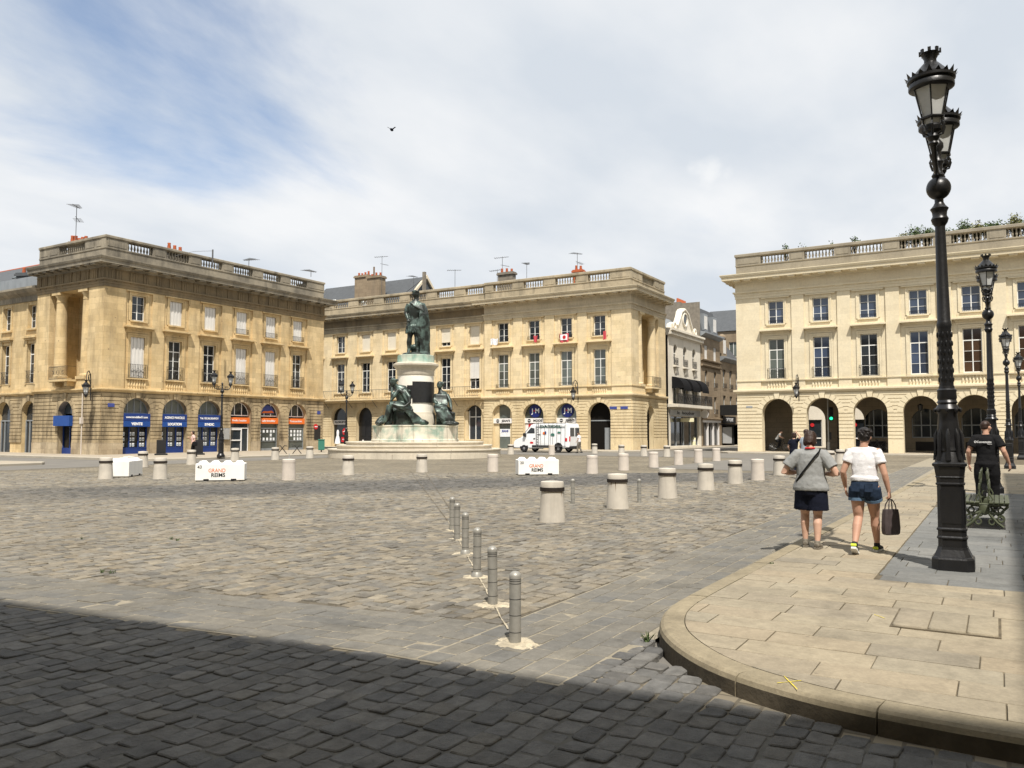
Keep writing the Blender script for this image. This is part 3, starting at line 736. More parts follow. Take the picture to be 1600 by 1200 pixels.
# slabs
KCL = inset(KP, 0.213)
cut_slabs = []
def clip_walk(P):
    """whole slabs are kept; those crossing the kerb's inner line (a convex bend) are cut along it and collected as polygons"""
    out = []
    for q in P:
        ins = in_walk(q, 0.213)
        if ins.all(): out.append(q); continue
        poly = [tuple(p) for p in q]
        for i in range(0, len(KCL) - 1):
            (ax, ay), (bx, by) = KCL[i], KCL[i + 1]
            if abs((ax + bx) / 2 - q[:, 0].mean()) > 0.9 + abs(ax - bx) or abs((ay + by) / 2 - q[:, 1].mean()) > 1.1 + abs(ay - by): continue
            side = lambda p: (bx - ax) * (p[1] - ay) - (by - ay) * (p[0] - ax)
            res = []
            for k in range(len(poly)):
                p, r = poly[k], poly[(k + 1) % len(poly)]; sp_, sr_ = side(p), side(r)
                if sp_ >= 0: res.append(p)
                if (sp_ >= 0) != (sr_ >= 0): t = sp_ / (sp_ - sr_); res.append((p[0] + (r[0] - p[0]) * t, p[1] + (r[1] - p[1]) * t))
            poly = res
            if len(poly) < 3: break
        if len(poly) < 3: continue
        ar = abs(sum(poly[i][0] * poly[i - 1][1] - poly[i - 1][0] * poly[i][1] for i in range(len(poly)))) / 2
        if ar > 0.004: cut_slabs.append(poly)
    return np.array(out)
F = lambda *q: stones_in_rows(*q, 0.36, 0.62, 0.98, 0.009, 'y', 0.0015)
beige = np.concatenate([F(4.9, 9.58, -6, 2.62), F(9.58, 46, 1.19, 2.62), F(24.5, 46, -6, 1.19)])
beige = clip_walk(view_keep(beige, 45, 140))
lay('slab', beige, sidewalk, 'slab', KH, KH - 0.03, 0.005, 0.003, 0.0015, 0.003, 0, single=230)
for poly in cut_slabs:
    c0 = np.mean(poly, 0); mb = MB(); mb.prism([(p[0] - c0[0], p[1] - c0[1]) for p in poly], KH - 0.03, KH + rng.normal(0, .001), 'z'); mb.build('slab', MAT['slab'], sidewalk, None, T(c0[0], c0[1], 0))
greyp = view_keep(F(9.58, 24.5, -6, 1.18), 45, 140)
MAT['grey_slab'] = MAT['slab_grey']; MAT['grey_slab_stuff'] = MAT['slab_grey_stuff']
lay('grey_slab', greyp, sidewalk, 'grey_slab', KH, KH - 0.03, 0.005, 0.003, 0.0012, 0.003, 0, single=150)
# the access cover standing a little proud, made of slabs in a frame
hx0, hx1, hy0, hy1 = 7.34, 8.06, 0.04, 0.78
mbh = MB(); mbh.box(hx0 - 0.02, hx1 + 0.02, hy0 - 0.02, hy1 + 0.02, KH - 0.03, KH + 0.008)
cover = mbh.build('access_cover', MAT['joint_slab'], sidewalk)
hp = np.array([[(hx0, a), (hx1, a), (hx1, b), (hx0, b)] for a, b in ((hy0, 0.25), (0.26, 0.52), (0.53, hy1))]) + 0.0
Vh = stone_geom(hp, KH + 0.022, KH - 0.02, 0.008, 0.003, 0.0005, 0.002); 
for v in Vh:
    c_ = v.mean(0); c_[2] = 0; link('cover_slab', mesh_np('cover_slab', (v - c_)[None], stone_faces(0), 'slab', True), cover, T(*c_))
# sprayed yellow survey cross on the kerb
def streakmark(name, p, q, wd, z, m, parent):
    p, q = np.array(p), np.array(q); t = (q - p) / np.linalg.norm(q - p); n_ = np.array([-t[1], t[0]]) * wd
    mb = MB(); pts = []
    for s in np.linspace(0, 1, 7): 
        c_ = p + (q - p) * s; k = rng.uniform(0.6, 1.2); pts.append((c_ + n_ * k, c_ - n_ * k))
    for a, b in zip(pts[:-1], pts[1:]): mb.quad((*a[0], z), (*a[1], z), (*b[1], z), (*b[0], z))
    return mb.build(name, m, parent)
a_, b_ = G(1214, 1068, KH), G(1252, 1064, KH); c_, d_ = G(1225, 1058, KH), G(1246, 1079, KH)
streakmark('paint_stroke', a_[:2], b_[:2], 0.0035, KH + 0.004, MAT['paint_yellow'], sidewalk); streakmark('paint_stroke', c_[:2], d_[:2], 0.0035, KH + 0.008, MAT['paint_yellow'], sidewalk)
a_, b_ = G(1366, 961, KH), G(1383, 967, KH); streakmark('paint_stroke', a_[:2], b_[:2], 0.004, KH + 0.006, MAT['paint_yellow'], sidewalk)

# ------------------------------------------------------------------ far pavements
def pavement(name, poly, z=0.12, kerb_edges=()):
    o = sheet(name, poly, z, 'walk_far', thick=0.25)
    mb = MB()
    for pth in kerb_edges: mb.sweep([(-0.005, -0.1), (0.02, z - 0.03), (0.0, z + 0.008), (-0.3, z + 0.008), (-0.3, -0.1)], pth)
    if kerb_edges: k = mb.build('kerb', MAT['kerb_far'], o)
    return o
arcA = [(31.6 + 3.0 * (1 - math.sin(a)), 45.4 - 3.0 * math.cos(a) ) for a in []]
PA = [(30.6, 90), (30.6, 47.0)] + [(33.6 - 3 * math.cos(a), 45.8 - 3 * math.sin(a)) for a in np.linspace(0, math.pi / 2, 8)] + [(56.6, 42.8), (57.0, 43.2), (57.0, 90)]
pavement("pavement_left", PA, 0.12, [PA])
PBm = [(63.5, 95), (63.5, 29.0), (64.5, 27.2), (66, 26.4), (140, 26.4)]
pavement('pavement_middle', PBm + [(140, 95)], 0.12, [PBm])
PCr = [(140, 19.6), (66.2, 19.6), (64.9, 18.6), (64.9, -40)]
pavement('pavement_right', PCr + [(140, -40)], 0.12, [PCr])
PI = [(10, 60), (22, 60), (24.6, 43.8), (24.0, 43.0), (20, 42.6), (8, 44)]
pavement("traffic_island", PI, 0.13, [(PI + [PI[0]])[::-1]])
# ------------------------------------------------------------------ classical facades
# facade frame: x to the right along the wall, y into the building, z up
def wall_mesh(mb, x0, x1, z0, z1, y, ops, depth):
    """wall face with openings: ('r', xa, xb, za, zb) or ('a', xc, r, za, zspring); reveals run back to y + depth"""
    xs = {x0, x1}; zs = {z0, z1}
    for o in ops:
        if o[0] == 'r': xs |= {o[1], o[2]}; zs |= {o[3], o[4]}
        else: xs |= {o[1] - o[2], o[1] + o[2]}; zs |= {o[3], o[4], o[4] + o[2]}
    xs = sorted(x for x in xs if x0 <= x <= x1); zs = sorted(z for z in zs if z0 <= z <= z1)
    for a, b in zip(xs[:-1], xs[1:]):
        for c, d in zip(zs[:-1], zs[1:]):
            if b - a < 1e-6 or d - c < 1e-6: continue
            mx, mz = (a + b) / 2, (c + d) / 2; skip = False
            for o in ops:
                if o[0] == 'r': skip |= o[1] < mx < o[2] and o[3] < mz < o[4]
                else: skip |= abs(mx - o[1]) < o[2] and o[3] < mz < o[4] + o[2]
            if not skip: mb.quad((a, y, c), (b, y, c), (b, y, d), (a, y, d))
    for o in ops:
        if o[0] == 'r':
            _, a, b, c, d = o; e = y + depth
            mb.quad((a, y, c), (a, y, d), (a, e, d), (a, e, c)); mb.quad((b, y, c), (b, e, c), (b, e, d), (b, y, d))
            mb.quad((a, y, d), (b, y, d), (b, e, d), (a, e, d)); mb.quad((a, y, c), (a, e, c), (b, e, c), (b, y, c))
        else:
            _, xc, r, c, zs_ = o; e = y + depth; n = 16
            mb.quad((xc - r, y, c), (xc - r, y, zs_), (xc - r, e, zs_), (xc - r, e, c)); mb.quad((xc + r, y, c), (xc + r, e, c), (xc + r, e, zs_), (xc + r, y, zs_))
            arc = [(xc - r * math.cos(math.pi * k / n), zs_ + r * math.sin(math.pi * k / n)) for k in range(n + 1)]
            for p, q in zip(arc[:-1], arc[1:]):
                mb.quad((p[0], y, p[1]), (q[0], y, q[1]), (q[0], e, q[1]), (p[0], e, p[1]))
                mb.quad((p[0], y, p[1]), (q[0], y, q[1]), (q[0], y, zs_ + r), (p[0], y, zs_ + r))
def rustic(mb, x0, x1, z0, z1, arches, ch, y=0.0, proud=0.075, groove=0.05, ring=0.42):
    """banded courses with recessed joints, stopped against the arch rings"""
    n = max(1, int(round((z1 - z0) / ch))); h = (z1 - z0) / n
    def halfw(o, z, upper):
        xc, r, zs_ = o
        if z < zs_ or (z <= zs_ and not upper): return r
        R_ = r + ring
        return math.sqrt(max(0.0, R_ * R_ - (z - zs_) ** 2)) if z - zs_ < R_ else 0.0
    zc = sorted({o[2] for o in arches})
    for k in range(n):
        a, b = z0 + k * h, z0 + (k + 1) * h - groove
        cutz = [a] + [z for z in zc if a + 0.004 < z < b - 0.004] + [b]
        for a_, b_ in zip(cutz[:-1], cutz[1:]):
            edges = [(x0, x0)]
            for o in arches:
                up_ = (a_ + b_) / 2 > o[2]
                ha, hb = halfw(o, a_, up_), halfw(o, b_, up_)
                if ha > 0.02 or hb > 0.02: edges += [(o[0] - ha, o[0] - hb), (o[0] + ha, o[0] + hb)]
            edges.append((x1, x1))
            for i in range(0, len(edges) - 1, 2):
                (la, lb), (ra, rb) = edges[i], edges[i + 1]
                if ra - la < 0.03 and rb - lb < 0.03: continue
                f = y - proud
                v = [(la, f, a_), (ra, f, a_), (rb, f, b_), (lb, f, b_), (la, y + .01, a_), (ra, y + .01, a_), (rb, y + .01, b_), (lb, y + .01, b_)]
                mb.add(v, [(0, 1, 2, 3), (3, 2, 6, 7), (4, 5, 1, 0), (0, 3, 7, 4), (1, 5, 6, 2)])
def voussoir_ring(mb, xc, r, zs_, ztop, n=11, ring=0.42, y=0.0, proud=0.078):
    for k in range(n):
        a, b = math.pi * k / n + 0.012, math.pi * (k + 1) / n - 0.012
        key = k == n // 2
        q = ring + (0.20 if key else 0.0); p = proud + (0.07 if key else 0.0)
        pts = []
        for t in np.linspace(a, b, 3): pts.append((xc - r * math.cos(t), zs_ + r * math.sin(t)))
        top = lambda t: (xc - (r + q) * math.cos(t), min(ztop, zs_ + (r + q) * math.sin(t)))
        outer = [top(t) for t in np.linspace(b, a, 3)]
        mb.prism(pts + outer, y - p, y + 0.02, 'y')
def sash(w, h, cols, bars, fr=0.055, mun=0.028, dep=0.05, meeting=0.07):
    """casement window: outer frame, meeting stile, transoms at heights bars; returns frame MB and pane rectangles (x0,x1,z0,z1)"""
    mb = MB(); hw = w / 2
    mb.box(-hw, -hw + fr, 0, dep, 0, h); mb.box(hw - fr, hw, 0, dep, 0, h)
    mb.box(-hw + fr, hw - fr, 0, dep, 0, fr * 1.3); mb.box(-hw + fr, hw - fr, 0, dep, h - fr, h)
    xs = [-hw + fr] + [(-hw + fr) + (w - 2 * fr) * (i + 1) / cols for i in range(cols)]
    for i in range(1, cols):
        t = meeting if i * 2 == cols else mun
        mb.box(xs[i] - t / 2, xs[i] + t / 2, -0.008, dep - 0.005, fr * 1.3, h - fr)
    zz = [fr * 1.3] + [b for b, _ in bars] + [h - fr]
    for b, t in bars:
        mb.box(-hw + fr, hw - fr, -0.004 if t > 0.05 else 0.002, dep - 0.012, b - t / 2, b + t / 2)
    panes = [(xs[i], xs[i + 1], zz[j], zz[j + 1]) for i in range(cols) for j in range(len(zz) - 1)]
    return mb, panes
_pane = {}
def add_panes(win, panes, gl, y=0.028):
    for (a, b, c, d) in panes:
        w_, h_ = round(b - a, 3), round(d - c, 3); key = (w_, h_, gl)
        if key not in _pane:
            mb = MB(); mb.box(-w_ / 2, w_ / 2, -0.004, 0.004, -h_ / 2, h_ / 2); _pane[key] = mb.mesh('pane', MAT[gl])
        link('pane', _pane[key], win, T((a + b) / 2, y, (c + d) / 2) @ Matrix.Rotation(random.uniform(-0.006, 0.006), 4, 'Z'))
_sash = {}
def window(parent, x, y, z, w, h, kind='tall', gl='glass', M=None, fill=None, fill_frac=1.0, frame='white_paint'):
    key = (round(w, 2), round(h, 2), kind, frame)
    if key not in _sash:
        if kind == 'tall': bars = [(h * 0.73, 0.075), (h * 0.25, 0.028), (h * 0.49, 0.028)]; bars.sort(); mb, p = sash(w, h, 2, bars)
        elif kind == 'square': mb, p = sash(w, h, 2, [(h / 3, 0.028), (2 * h / 3, 0.028)])
        else: mb, p = sash(w, h, 2, [])
        _sash[key] = (mb.mesh('window', MAT[frame]), p)
    me, panes = _sash[key]
    L_ = T(x, y, z); L_ = (M @ L_) if M is not None else L_
    o = link('window', me, parent, L_)
    if fill: # closed shutter or roller blind in front of the sash
        cover = h * fill_frac; mb = MB()
        if fill == 'shutter':
            n = 8; s = w / n
            for i in range(n): mb.box(-w / 2 + i * s + 0.008, -w / 2 + (i + 1) * s - 0.008, -0.16 + (0.035 if i % 2 else 0.0), -0.125 + (0.035 if i % 2 else 0.0), h - cover + 0.02, h - 0.01)
            mb.box(-w / 2, w / 2, -0.118, -0.10, h - cover + 0.02, h - 0.01)
            mb.build('shutter', MAT['shutter_white'], o)
        else:
            n = max(3, int(cover / 0.11)); s = (cover - 0.02) / n
            for i in range(n): mb.box(-w / 2 + 0.01, w / 2 - 0.01, -0.12, -0.10, h - 0.01 - (i + 1) * s + 0.006, h - 0.01 - i * s)
            mb.box(-w / 2 + 0.01, w / 2 - 0.01, -0.105, -0.095, h - cover, h - 0.01)
            mb.build('roller_blind', MAT['blind_cream' if fill == 'blind' else 'shutter_white'], o)
        if fill_frac > 0.95: return o
    add_panes(o, panes, gl)
    return o
_rail = {}
def railing(parent, x, y, z, w, h, M=None, n=None, bulge=0.12, loops=True):
    key = (round(w, 2), round(h, 2))
    if key not in _rail:
        mb = MB(); hw = w / 2; n_ = n or max(4, int(w / 0.13)); r = 0.011
        for zz in (0.03, h): 
            mb.box(-hw, hw, -bulge - 0.012, -bulge + 0.012, zz - 0.012, zz + 0.012)
            mb.box(-hw - 0.012, -hw + 0.012, -bulge, 0.05, zz - 0.012, zz + 0.012); mb.box(hw - 0.012, hw + 0.012, -bulge, 0.05, zz - 0.012, zz + 0.012)
        for i in range(n_ + 1):
            xx = -hw + w * i / n_; mb.box(xx - r, xx + r, -bulge - 0.009, -bulge + 0.009, 0.03, h)
        if loops and h > 0.6:
            mb.torus((0, -bulge, h * 0.55), 0.16, 0.012, 'y', 14, 4); mb.torus((-hw * 0.55, -bulge, h * 0.55), 0.12, 0.011, 'y', 12, 4); mb.torus((hw * 0.55, -bulge, h * 0.55), 0.12, 0.011, 'y', 12, 4)
        _rail[key] = mb.mesh('railing', MAT['iron_black'])
    L_ = T(x, y, z); L_ = (M @ L_) if M is not None else L_
    return link('railing', _rail[key], parent, L_)
_baluster_prof = [(0.075, 0.0), (0.075, 0.05), (0.045, 0.075), (0.05, 0.11), (0.088, 0.21), (0.092, 0.27), (0.07, 0.36), (0.045, 0.47), (0.042, 0.53), (0.06, 0.56), (0.045, 0.585), (0.075, 0.61), (0.075, 0.66)]
def balusters(mb, x0, x1, y, z, h, n, M=None, seg=8, fat=1.0):
    k = h / 0.66
    for i in range(n):
        xx = x0 + (x1 - x0) * (i + 0.5) / n
        mb.lathe([(r * k * fat, zz * k) for r, zz in _baluster_prof], seg, (xx, y, z), True, M)
def surround_mesh(lv, m):
    """stone dressing of one bay, origin at the bay axis on the recessed panel: two moulded frames, hood, sill, apron balusters"""
    mb = MB()
    def frame(w, zb, zt, t, out, bottom=True):
        hw = w / 2
        for (tt, oo) in ((t, out * 0.55), (t * 0.45, out)):
            # outer band proud, inner step less proud
            i0 = 0.0 if oo != out else t - tt
            mb.box(-hw - i0 - tt, -hw - i0, -oo, 0.02, zb, zt + i0 + tt); mb.box(hw + i0, hw + i0 + tt, -oo, 0.02, zb, zt + i0 + tt)
            mb.box(-hw - i0, hw + i0, -oo, 0.02, zt + i0, zt + i0 + tt)
    frame(lv['w2w'], lv['w2b'], lv['w2t'], 0.26, 0.075)
    frame(lv['w3w'], lv['w3b'] - 0.02, lv['w3t'], 0.24, 0.07)
    hw3 = lv['w3w'] / 2
    mb.box(-hw3 - 0.14, hw3 + 0.14, -0.16, 0.05, lv['w3b'] - 0.12, lv['w3b'] - 0.02)          # sill
    mb.box(-hw3 - 0.30, hw3 + 0.30, -0.055, 0.02, lv['w3b'] - 0.36, lv['w3b'] - 0.12); mb.box(-hw3 - 0.34, hw3 + 0.34, -0.09, 0.02, lv['w3b'] - 0.42, lv['w3b'] - 0.361)
    z = lv['w2t'] + 0.30; hw = lv['w2w'] / 2                                                   # hood over the lower window
    mb.box(-hw - 0.42, hw + 0.42, -0.05, 0.02, z, z + 0.18)
    for i, (o, dz) in enumerate(((0.16, 0.10), (0.30, 0.07), (0.50, 0.10), (0.44, 0.05))):
        mb.box(-hw - 0.34 - o * 0.65, hw + 0.34 + o * 0.65, -o, 0.02, z + 0.18 + sum(d for _, d in ((0, 0.10), (0, 0.07), (0, 0.10), (0, 0.05))[:i]), z + 0.18 + sum(d for _, d in ((0, 0.10), (0, 0.07), (0, 0.10), (0, 0.05))[:i + 1]) - 0.001)
    # upper lintel shadow-board
    z = lv['w3t'] + 0.25; mb.box(-hw3 - 0.52, hw3 + 0.52, -0.20, 0.02, z, z + 0.09)
    return mb.mesh('window_surround', MAT[m])
def apron_mesh(lv, m):
    mb = MB(); zb, zt = lv['str1'] + 0.02, lv['w2b'] - 0.12; hw = lv['w2w'] / 2 + 0.2
    mb.box(-hw, hw, 0.02, 0.06, zb, zt); balusters(mb, -hw + 0.03, hw - 0.03, -0.03, zb + 0.03, zt - zb - 0.05, 7, None, 6, 0.9)
    mb.box(-hw - 0.08, hw + 0.08, -0.16, 0.05, zt, zt + 0.10); mb.box(-hw, hw, -0.09, 0.05, zb - 0.03, zb + 0.03)
    return mb.mesh('balcony_apron', MAT[m])
def entablature(B, path, lv, mats, mutules=True, trig=False, gap=1.15, tm=None):
    a, f, c, t = lv['ar0'], lv['fr0'], lv['co0'], lv['co1']; P = lv['proj']; h = f - a; k = t - c
    mb = MB(); mb.sweep([(-0.3, a), (0.05, a), (0.05, a + h * .4), (0.09, a + h * .41), (0.09, a + h * .78), (0.20, a + h * .80), (0.20, a + h), (0.03, a + h), (0.03, f), (-0.3, f)], path)
    mb.build('architrave', MAT[mats['arch']], B)
    mb = MB(); mb.sweep([(-0.3, f), (0.03, f), (0.03, c), (-0.3, c)], path); mb.build('frieze', MAT[mats['frieze']], B)
    mb = MB(); mb.sweep([(-0.3, c), (0.06, c), (0.10, c + k * .12), (0.22, c + k * .22), (0.24, c + k * .30), (P * .84, c + k * .33), (P * .86, c + k * .30), (P * .88, c + k * .66), (P * .94, c + k * .70), (P, c + k * .92), (P, t), (-0.4, t + 0.03), (-0.4, c)], path)
    mb.build('cornice', MAT[mats['cornice']], B)
    mu = MB(); tr = MB()
    for i in range(len(path) - 1):
        p, q = Vector(path[i]), Vector(path[i + 1]); Ls = (q - p).length
        if Ls < 3: continue
        d = (q - p) / Ls; nrm = Vector((d.y, -d.x)); n = int(Ls / gap)
        M = Matrix(((d.x, -nrm.x, 0, p.x), (d.y, -nrm.y, 0, p.y), (0, 0, 1, 0), (0, 0, 0, 1)))
        for j in range(n + 1):
            xx = Ls * j / n if n else 0
            xx = min(max(xx, 0.3), Ls - 0.3)
            mu.box(xx - 0.27, xx + 0.27, -P * .80, -0.2, c + k * .15, c + k * .335, M)
            if trig:
                tr.box(xx - 0.30, xx + 0.30, -0.075, 0.0, f + 0.002, c - 0.08, M); tr.box(xx - 0.33, xx + 0.33, -0.10, 0.0, c - 0.079, c - 0.002, M)
                for q_ in (-0.2, 0.0, 0.2): tr.box(xx + q_ - 0.06, xx + q_ + 0.06, -0.105, -0.07, f + 0.01, c - 0.12, M)
            tr.box(xx - 0.27, xx + 0.27, -0.14, -0.02, f - h * .2 - 0.075, f - h * .2 - 0.005, M)
    if mutules: o = mu.build('mutules', MAT[mats['cornice']], B); o['kind'] = 'stuff'
    if mutules: o = tr.build('triglyphs', MAT[mats['frieze'] if trig else mats['arch']], B); o['kind'] = 'stuff'
def parapet(B, path, lv, m, segs, plinth_out=-0.05):
    """plinth, then piers and baluster rows; segs = per path segment list of (x0, x1, kind) with kind 'b' or 'p'"""
    t, p1, b1, top = lv['co1'], lv['pa1'], lv['ba1'], lv['top']
    mb = MB(); o = plinth_out
    mb.sweep([(-0.6, t - 0.02), (o, t - 0.02), (o, p1 - 0.12), (o + 0.05, p1 - 0.08), (o + 0.05, p1), (-0.6, p1)], path); mb.build('parapet_plinth', MAT[m], B)
    mb = MB(); mb.sweep([(-0.62, b1), (o + 0.0, b1), (o + 0.10, b1 + 0.06), (o + 0.10, top - 0.04), (o + 0.04, top), (-0.62, top)], path); mb.build('coping', MAT[m], B)
    pier = None
    for i, sg in enumerate(segs):
        if not sg: continue
        p, q = Vector(path[i]), Vector(path[i + 1]); d = (q - p).normalized(); nrm = Vector((d.y, -d.x))
        M = Matrix(((d.x, -nrm.x, 0, p.x), (d.y, -nrm.y, 0, p.y), (0, 0, 1, 0), (0, 0, 0, 1)))
        for (a, b, kd) in sg:
            mb = MB()
            if kd == 'p':
                mb.box(a, b, -o - 0.02, 0.55, p1 + 0.001, b1 - 0.001); w_ = b - a
                if w_ > 0.7: mb.box(a + 0.15, b - 0.15, -o - 0.045, -o, p1 + 0.1, b1 - 0.1)
                mb.build('parapet_pier', MAT[m], B, M)
            else:
                n = max(3, int((b - a) / 0.25)); balusters(mb, a, b, 0.22, p1, b1 - p1, n, M, 8, 0.92); r_ = mb.build('baluster_row', MAT[m], B); r_['kind'] = 'stuff'
                
def bay_segs(bays, bw, x0, x1):
    out = []; cur = x0
    for c in bays:
        if c - bw / 2 > cur + 0.05: out.append((cur, c - bw / 2, 'p'))
        out.append((c - bw / 2, c + bw / 2, 'b')); cur = c + bw / 2
    if x1 > cur + 0.05: out.append((cur, x1, 'p'))
    return out
def arch_fill(parent, x, r, zs_, y, z0, parts, M=None):
    pass
def half_disc(mb, x, r, z, y0, y1, n=16):
    mb.prism([(x - r * math.cos(math.pi * k / n), z + r * math.sin(math.pi * k / n)) for k in range(n + 1)], y0, y1, 'y')
def fanlight(parent, x, r, zs_, y, gl='glass', fr='white_paint', bars=1, name='fanlight', rail=True):
    mb = MB(); half_disc(mb, x, r, zs_, y, y + 0.02); o = mb.build(name, MAT[gl], parent)
    mb = MB(); n = 16
    for k in range(n):
        a, b = math.pi * k / n, math.pi * (k + 1) / n
        mb.prism([(x - r * math.cos(a), zs_ + r * math.sin(a)), (x - r * math.cos(b), zs_ + r * math.sin(b)), (x - (r - .06) * math.cos(b), zs_ + (r - .06) * math.sin(b)), (x - (r - .06) * math.cos(a), zs_ + (r - .06) * math.sin(a))], y - 0.03, y + 0.01)
    for i in range(bars):
        xx = x - r + 2 * r * (i + 1) / (bars + 1); hh = math.sqrt(max(0, r * r - (xx - x) ** 2)) - 0.03
        mb.box(xx - 0.035, xx + 0.035, y - 0.035, y + 0.01, zs_, zs_ + hh)
    if rail: mb.box(x - r, x + r, y - 0.04, y + 0.01, zs_ - 0.05, zs_ + 0.035)
    mb.build('bar', MAT[fr], o)
    return o
def board(parent, x, w, z0, z1, y, m, name='sign_board', txt=None, size=0.3, tm='text_white', bold=0.008, tw=None, dy=0.0, tx=0.0, thick=0.08):
    mb = MB(); mb.box(x - w / 2, x + w / 2, y - thick, y, z0, z1, None, 0.008); o = mb.build(name, MAT[m], parent)
    if txt: text(txt, size, MAT[tm], o, T(x + tx, y - thick - 0.012, (z0 + z1) / 2 + dy) @ UPRIGHT, extrude=0.006, bold=bold, width=tw)
    return o

def pavilion_side(B, SM, L, lv, mats, side):
    """end wall of a corner pavilion: rusticated base with one arch, above it two piers and two columns standing in a recess"""
    s0, s1 = L * 0.20, L * 0.78; z0, z1 = lv['w2b'] - 0.15, lv['ar0']; dep = 2.3
    r = lv['r'] * 0.82; zs_ = lv['atop'] - 0.25 - r; xc = L / 2
    mb = MB(); wall_mesh(mb, 0, L, 0, lv['str0'], 0.0, [('a', xc, r, 0.0, zs_)], 0.5); mb.build('base_wall', MAT[mats['low']], B, SM)
    mb = MB(); rustic(mb, 0.0, L, lv['plinth'], lv['str0'] - 0.1, [(xc, r, zs_)], 0.27); mb.build('rustication', MAT[mats['low']], B, SM)['kind'] = 'stuff'
    mb = MB(); voussoir_ring(mb, xc, r, zs_, lv['str0'] - 0.02); mb.build('arch_ring', MAT[mats['low']], B, SM)
    for pa_, pb_ in ((0, xc - r), (xc + r, L)): mb = MB(); mb.box(pa_, pb_, -0.095, 0.02, 0, lv['plinth'] - 0.003); mb.build('plinth', MAT[mats['plinth']], B, SM)
    mb = MB(); mb.box(0.004, s0, 0, 0.6, lv['str0'], z1); mb.box(s1, L - 0.004, 0, 0.6, lv['str0'], z1); mb.box(s0, s1, 0.0, 0.6, lv['str0'], z0)
    wx, wh = lv['w2w'] * 0.42, lv['w2t'] - lv['w2b']
    mb.quad((s0, 0.6, z0), (s1, 0.6, z0), (s1, dep, z0), (s0, dep, z0))
    mb.quad((s0, 0.6, z0), (s0, 0.6, z1), (s0, dep, z1), (s0, dep, z0)); mb.quad((s1, 0.6, z0), (s1, dep, z0), (s1, dep, z1), (s1, 0.6, z1)); mb.quad((s0, 0.0, z1 - 0.004), (s0, dep, z1 - 0.004), (s1, dep, z1 - 0.004), (s1, 0.0, z1 - 0.004))
    wall_mesh(mb, s0, s1, z0, z1, dep, [('r', xc - wx, xc + wx, lv['w2b'], lv['w2t']), ('r', xc - wx, xc + wx, lv['w3b'], lv['w3t'])], 0.3)
    mb.box(xc - wx - 0.35, xc + wx + 0.35, dep - 0.3, dep + 0.02, lv['w2t'] + 0.45, lv['w2t'] + 0.7)
    mb.build('side_wall', MAT[mats['wall']], B, SM)
    for xx in (s0 + 0.85, s1 - 0.70):
        h = z1 - z0; mb = MB()
        mb.box(xx - 0.55, xx + 0.55, -0.08, 1.02, z0 + 0.002, z0 + 0.22); mb.box(xx - 0.55, xx + 0.55, -0.06, 1.02, z1 - 0.2, z1 - 0.006)
        mb.lathe([(0.52, 0.22), (0.52, 0.32), (0.45, 0.40), (0.44, h * .35), (0.38, h - .75), (0.42, h - .72), (0.38, h - .68), (0.38, h - .42), (0.50, h - .22), (0.50, h - .2)], 20, (xx, 0.46, z0), True)
        mb.build('column', MAT[mats['wall']], B, SM)
    for (zb, zt, kd) in ((lv['w2b'], lv['w2t'], 'tall'), (lv['w3b'], lv['w3t'], 'square')): window(B, xc, dep + 0.15, zb, wx * 2, zt - zb, kd, 'glass', M=SM)
    mb = MB(); mb.box(xc - 1.2, xc + 1.2, -0.75, 0.0, z0 - 0.16, z0 - 0.02); mb.box(xc - 0.9, xc - 0.6, -0.55, 0, z0 - 0.5, z0 - 0.161); mb.box(xc + 0.6, xc + 0.9, -0.55, 0, z0 - 0.5, z0 - 0.161); mb.build('balcony_slab', MAT[mats['wall']], B, SM)
    railing(B, xc, -0.1, z0 - 0.02, 2.3, 0.95, SM, bulge=0.6)
    return xc, r, zs_

def facade_body(B, W, depth, lv, y0=0.5, z0=0.0, x0=0.0, x1=None):
    mb = MB(); mb.box(x0 + 0.3, (x1 or W) - 0.3, y0, depth, z0, lv['co1'] + 0.25); return mb.build('building_core', MAT['dark_interior'], B)

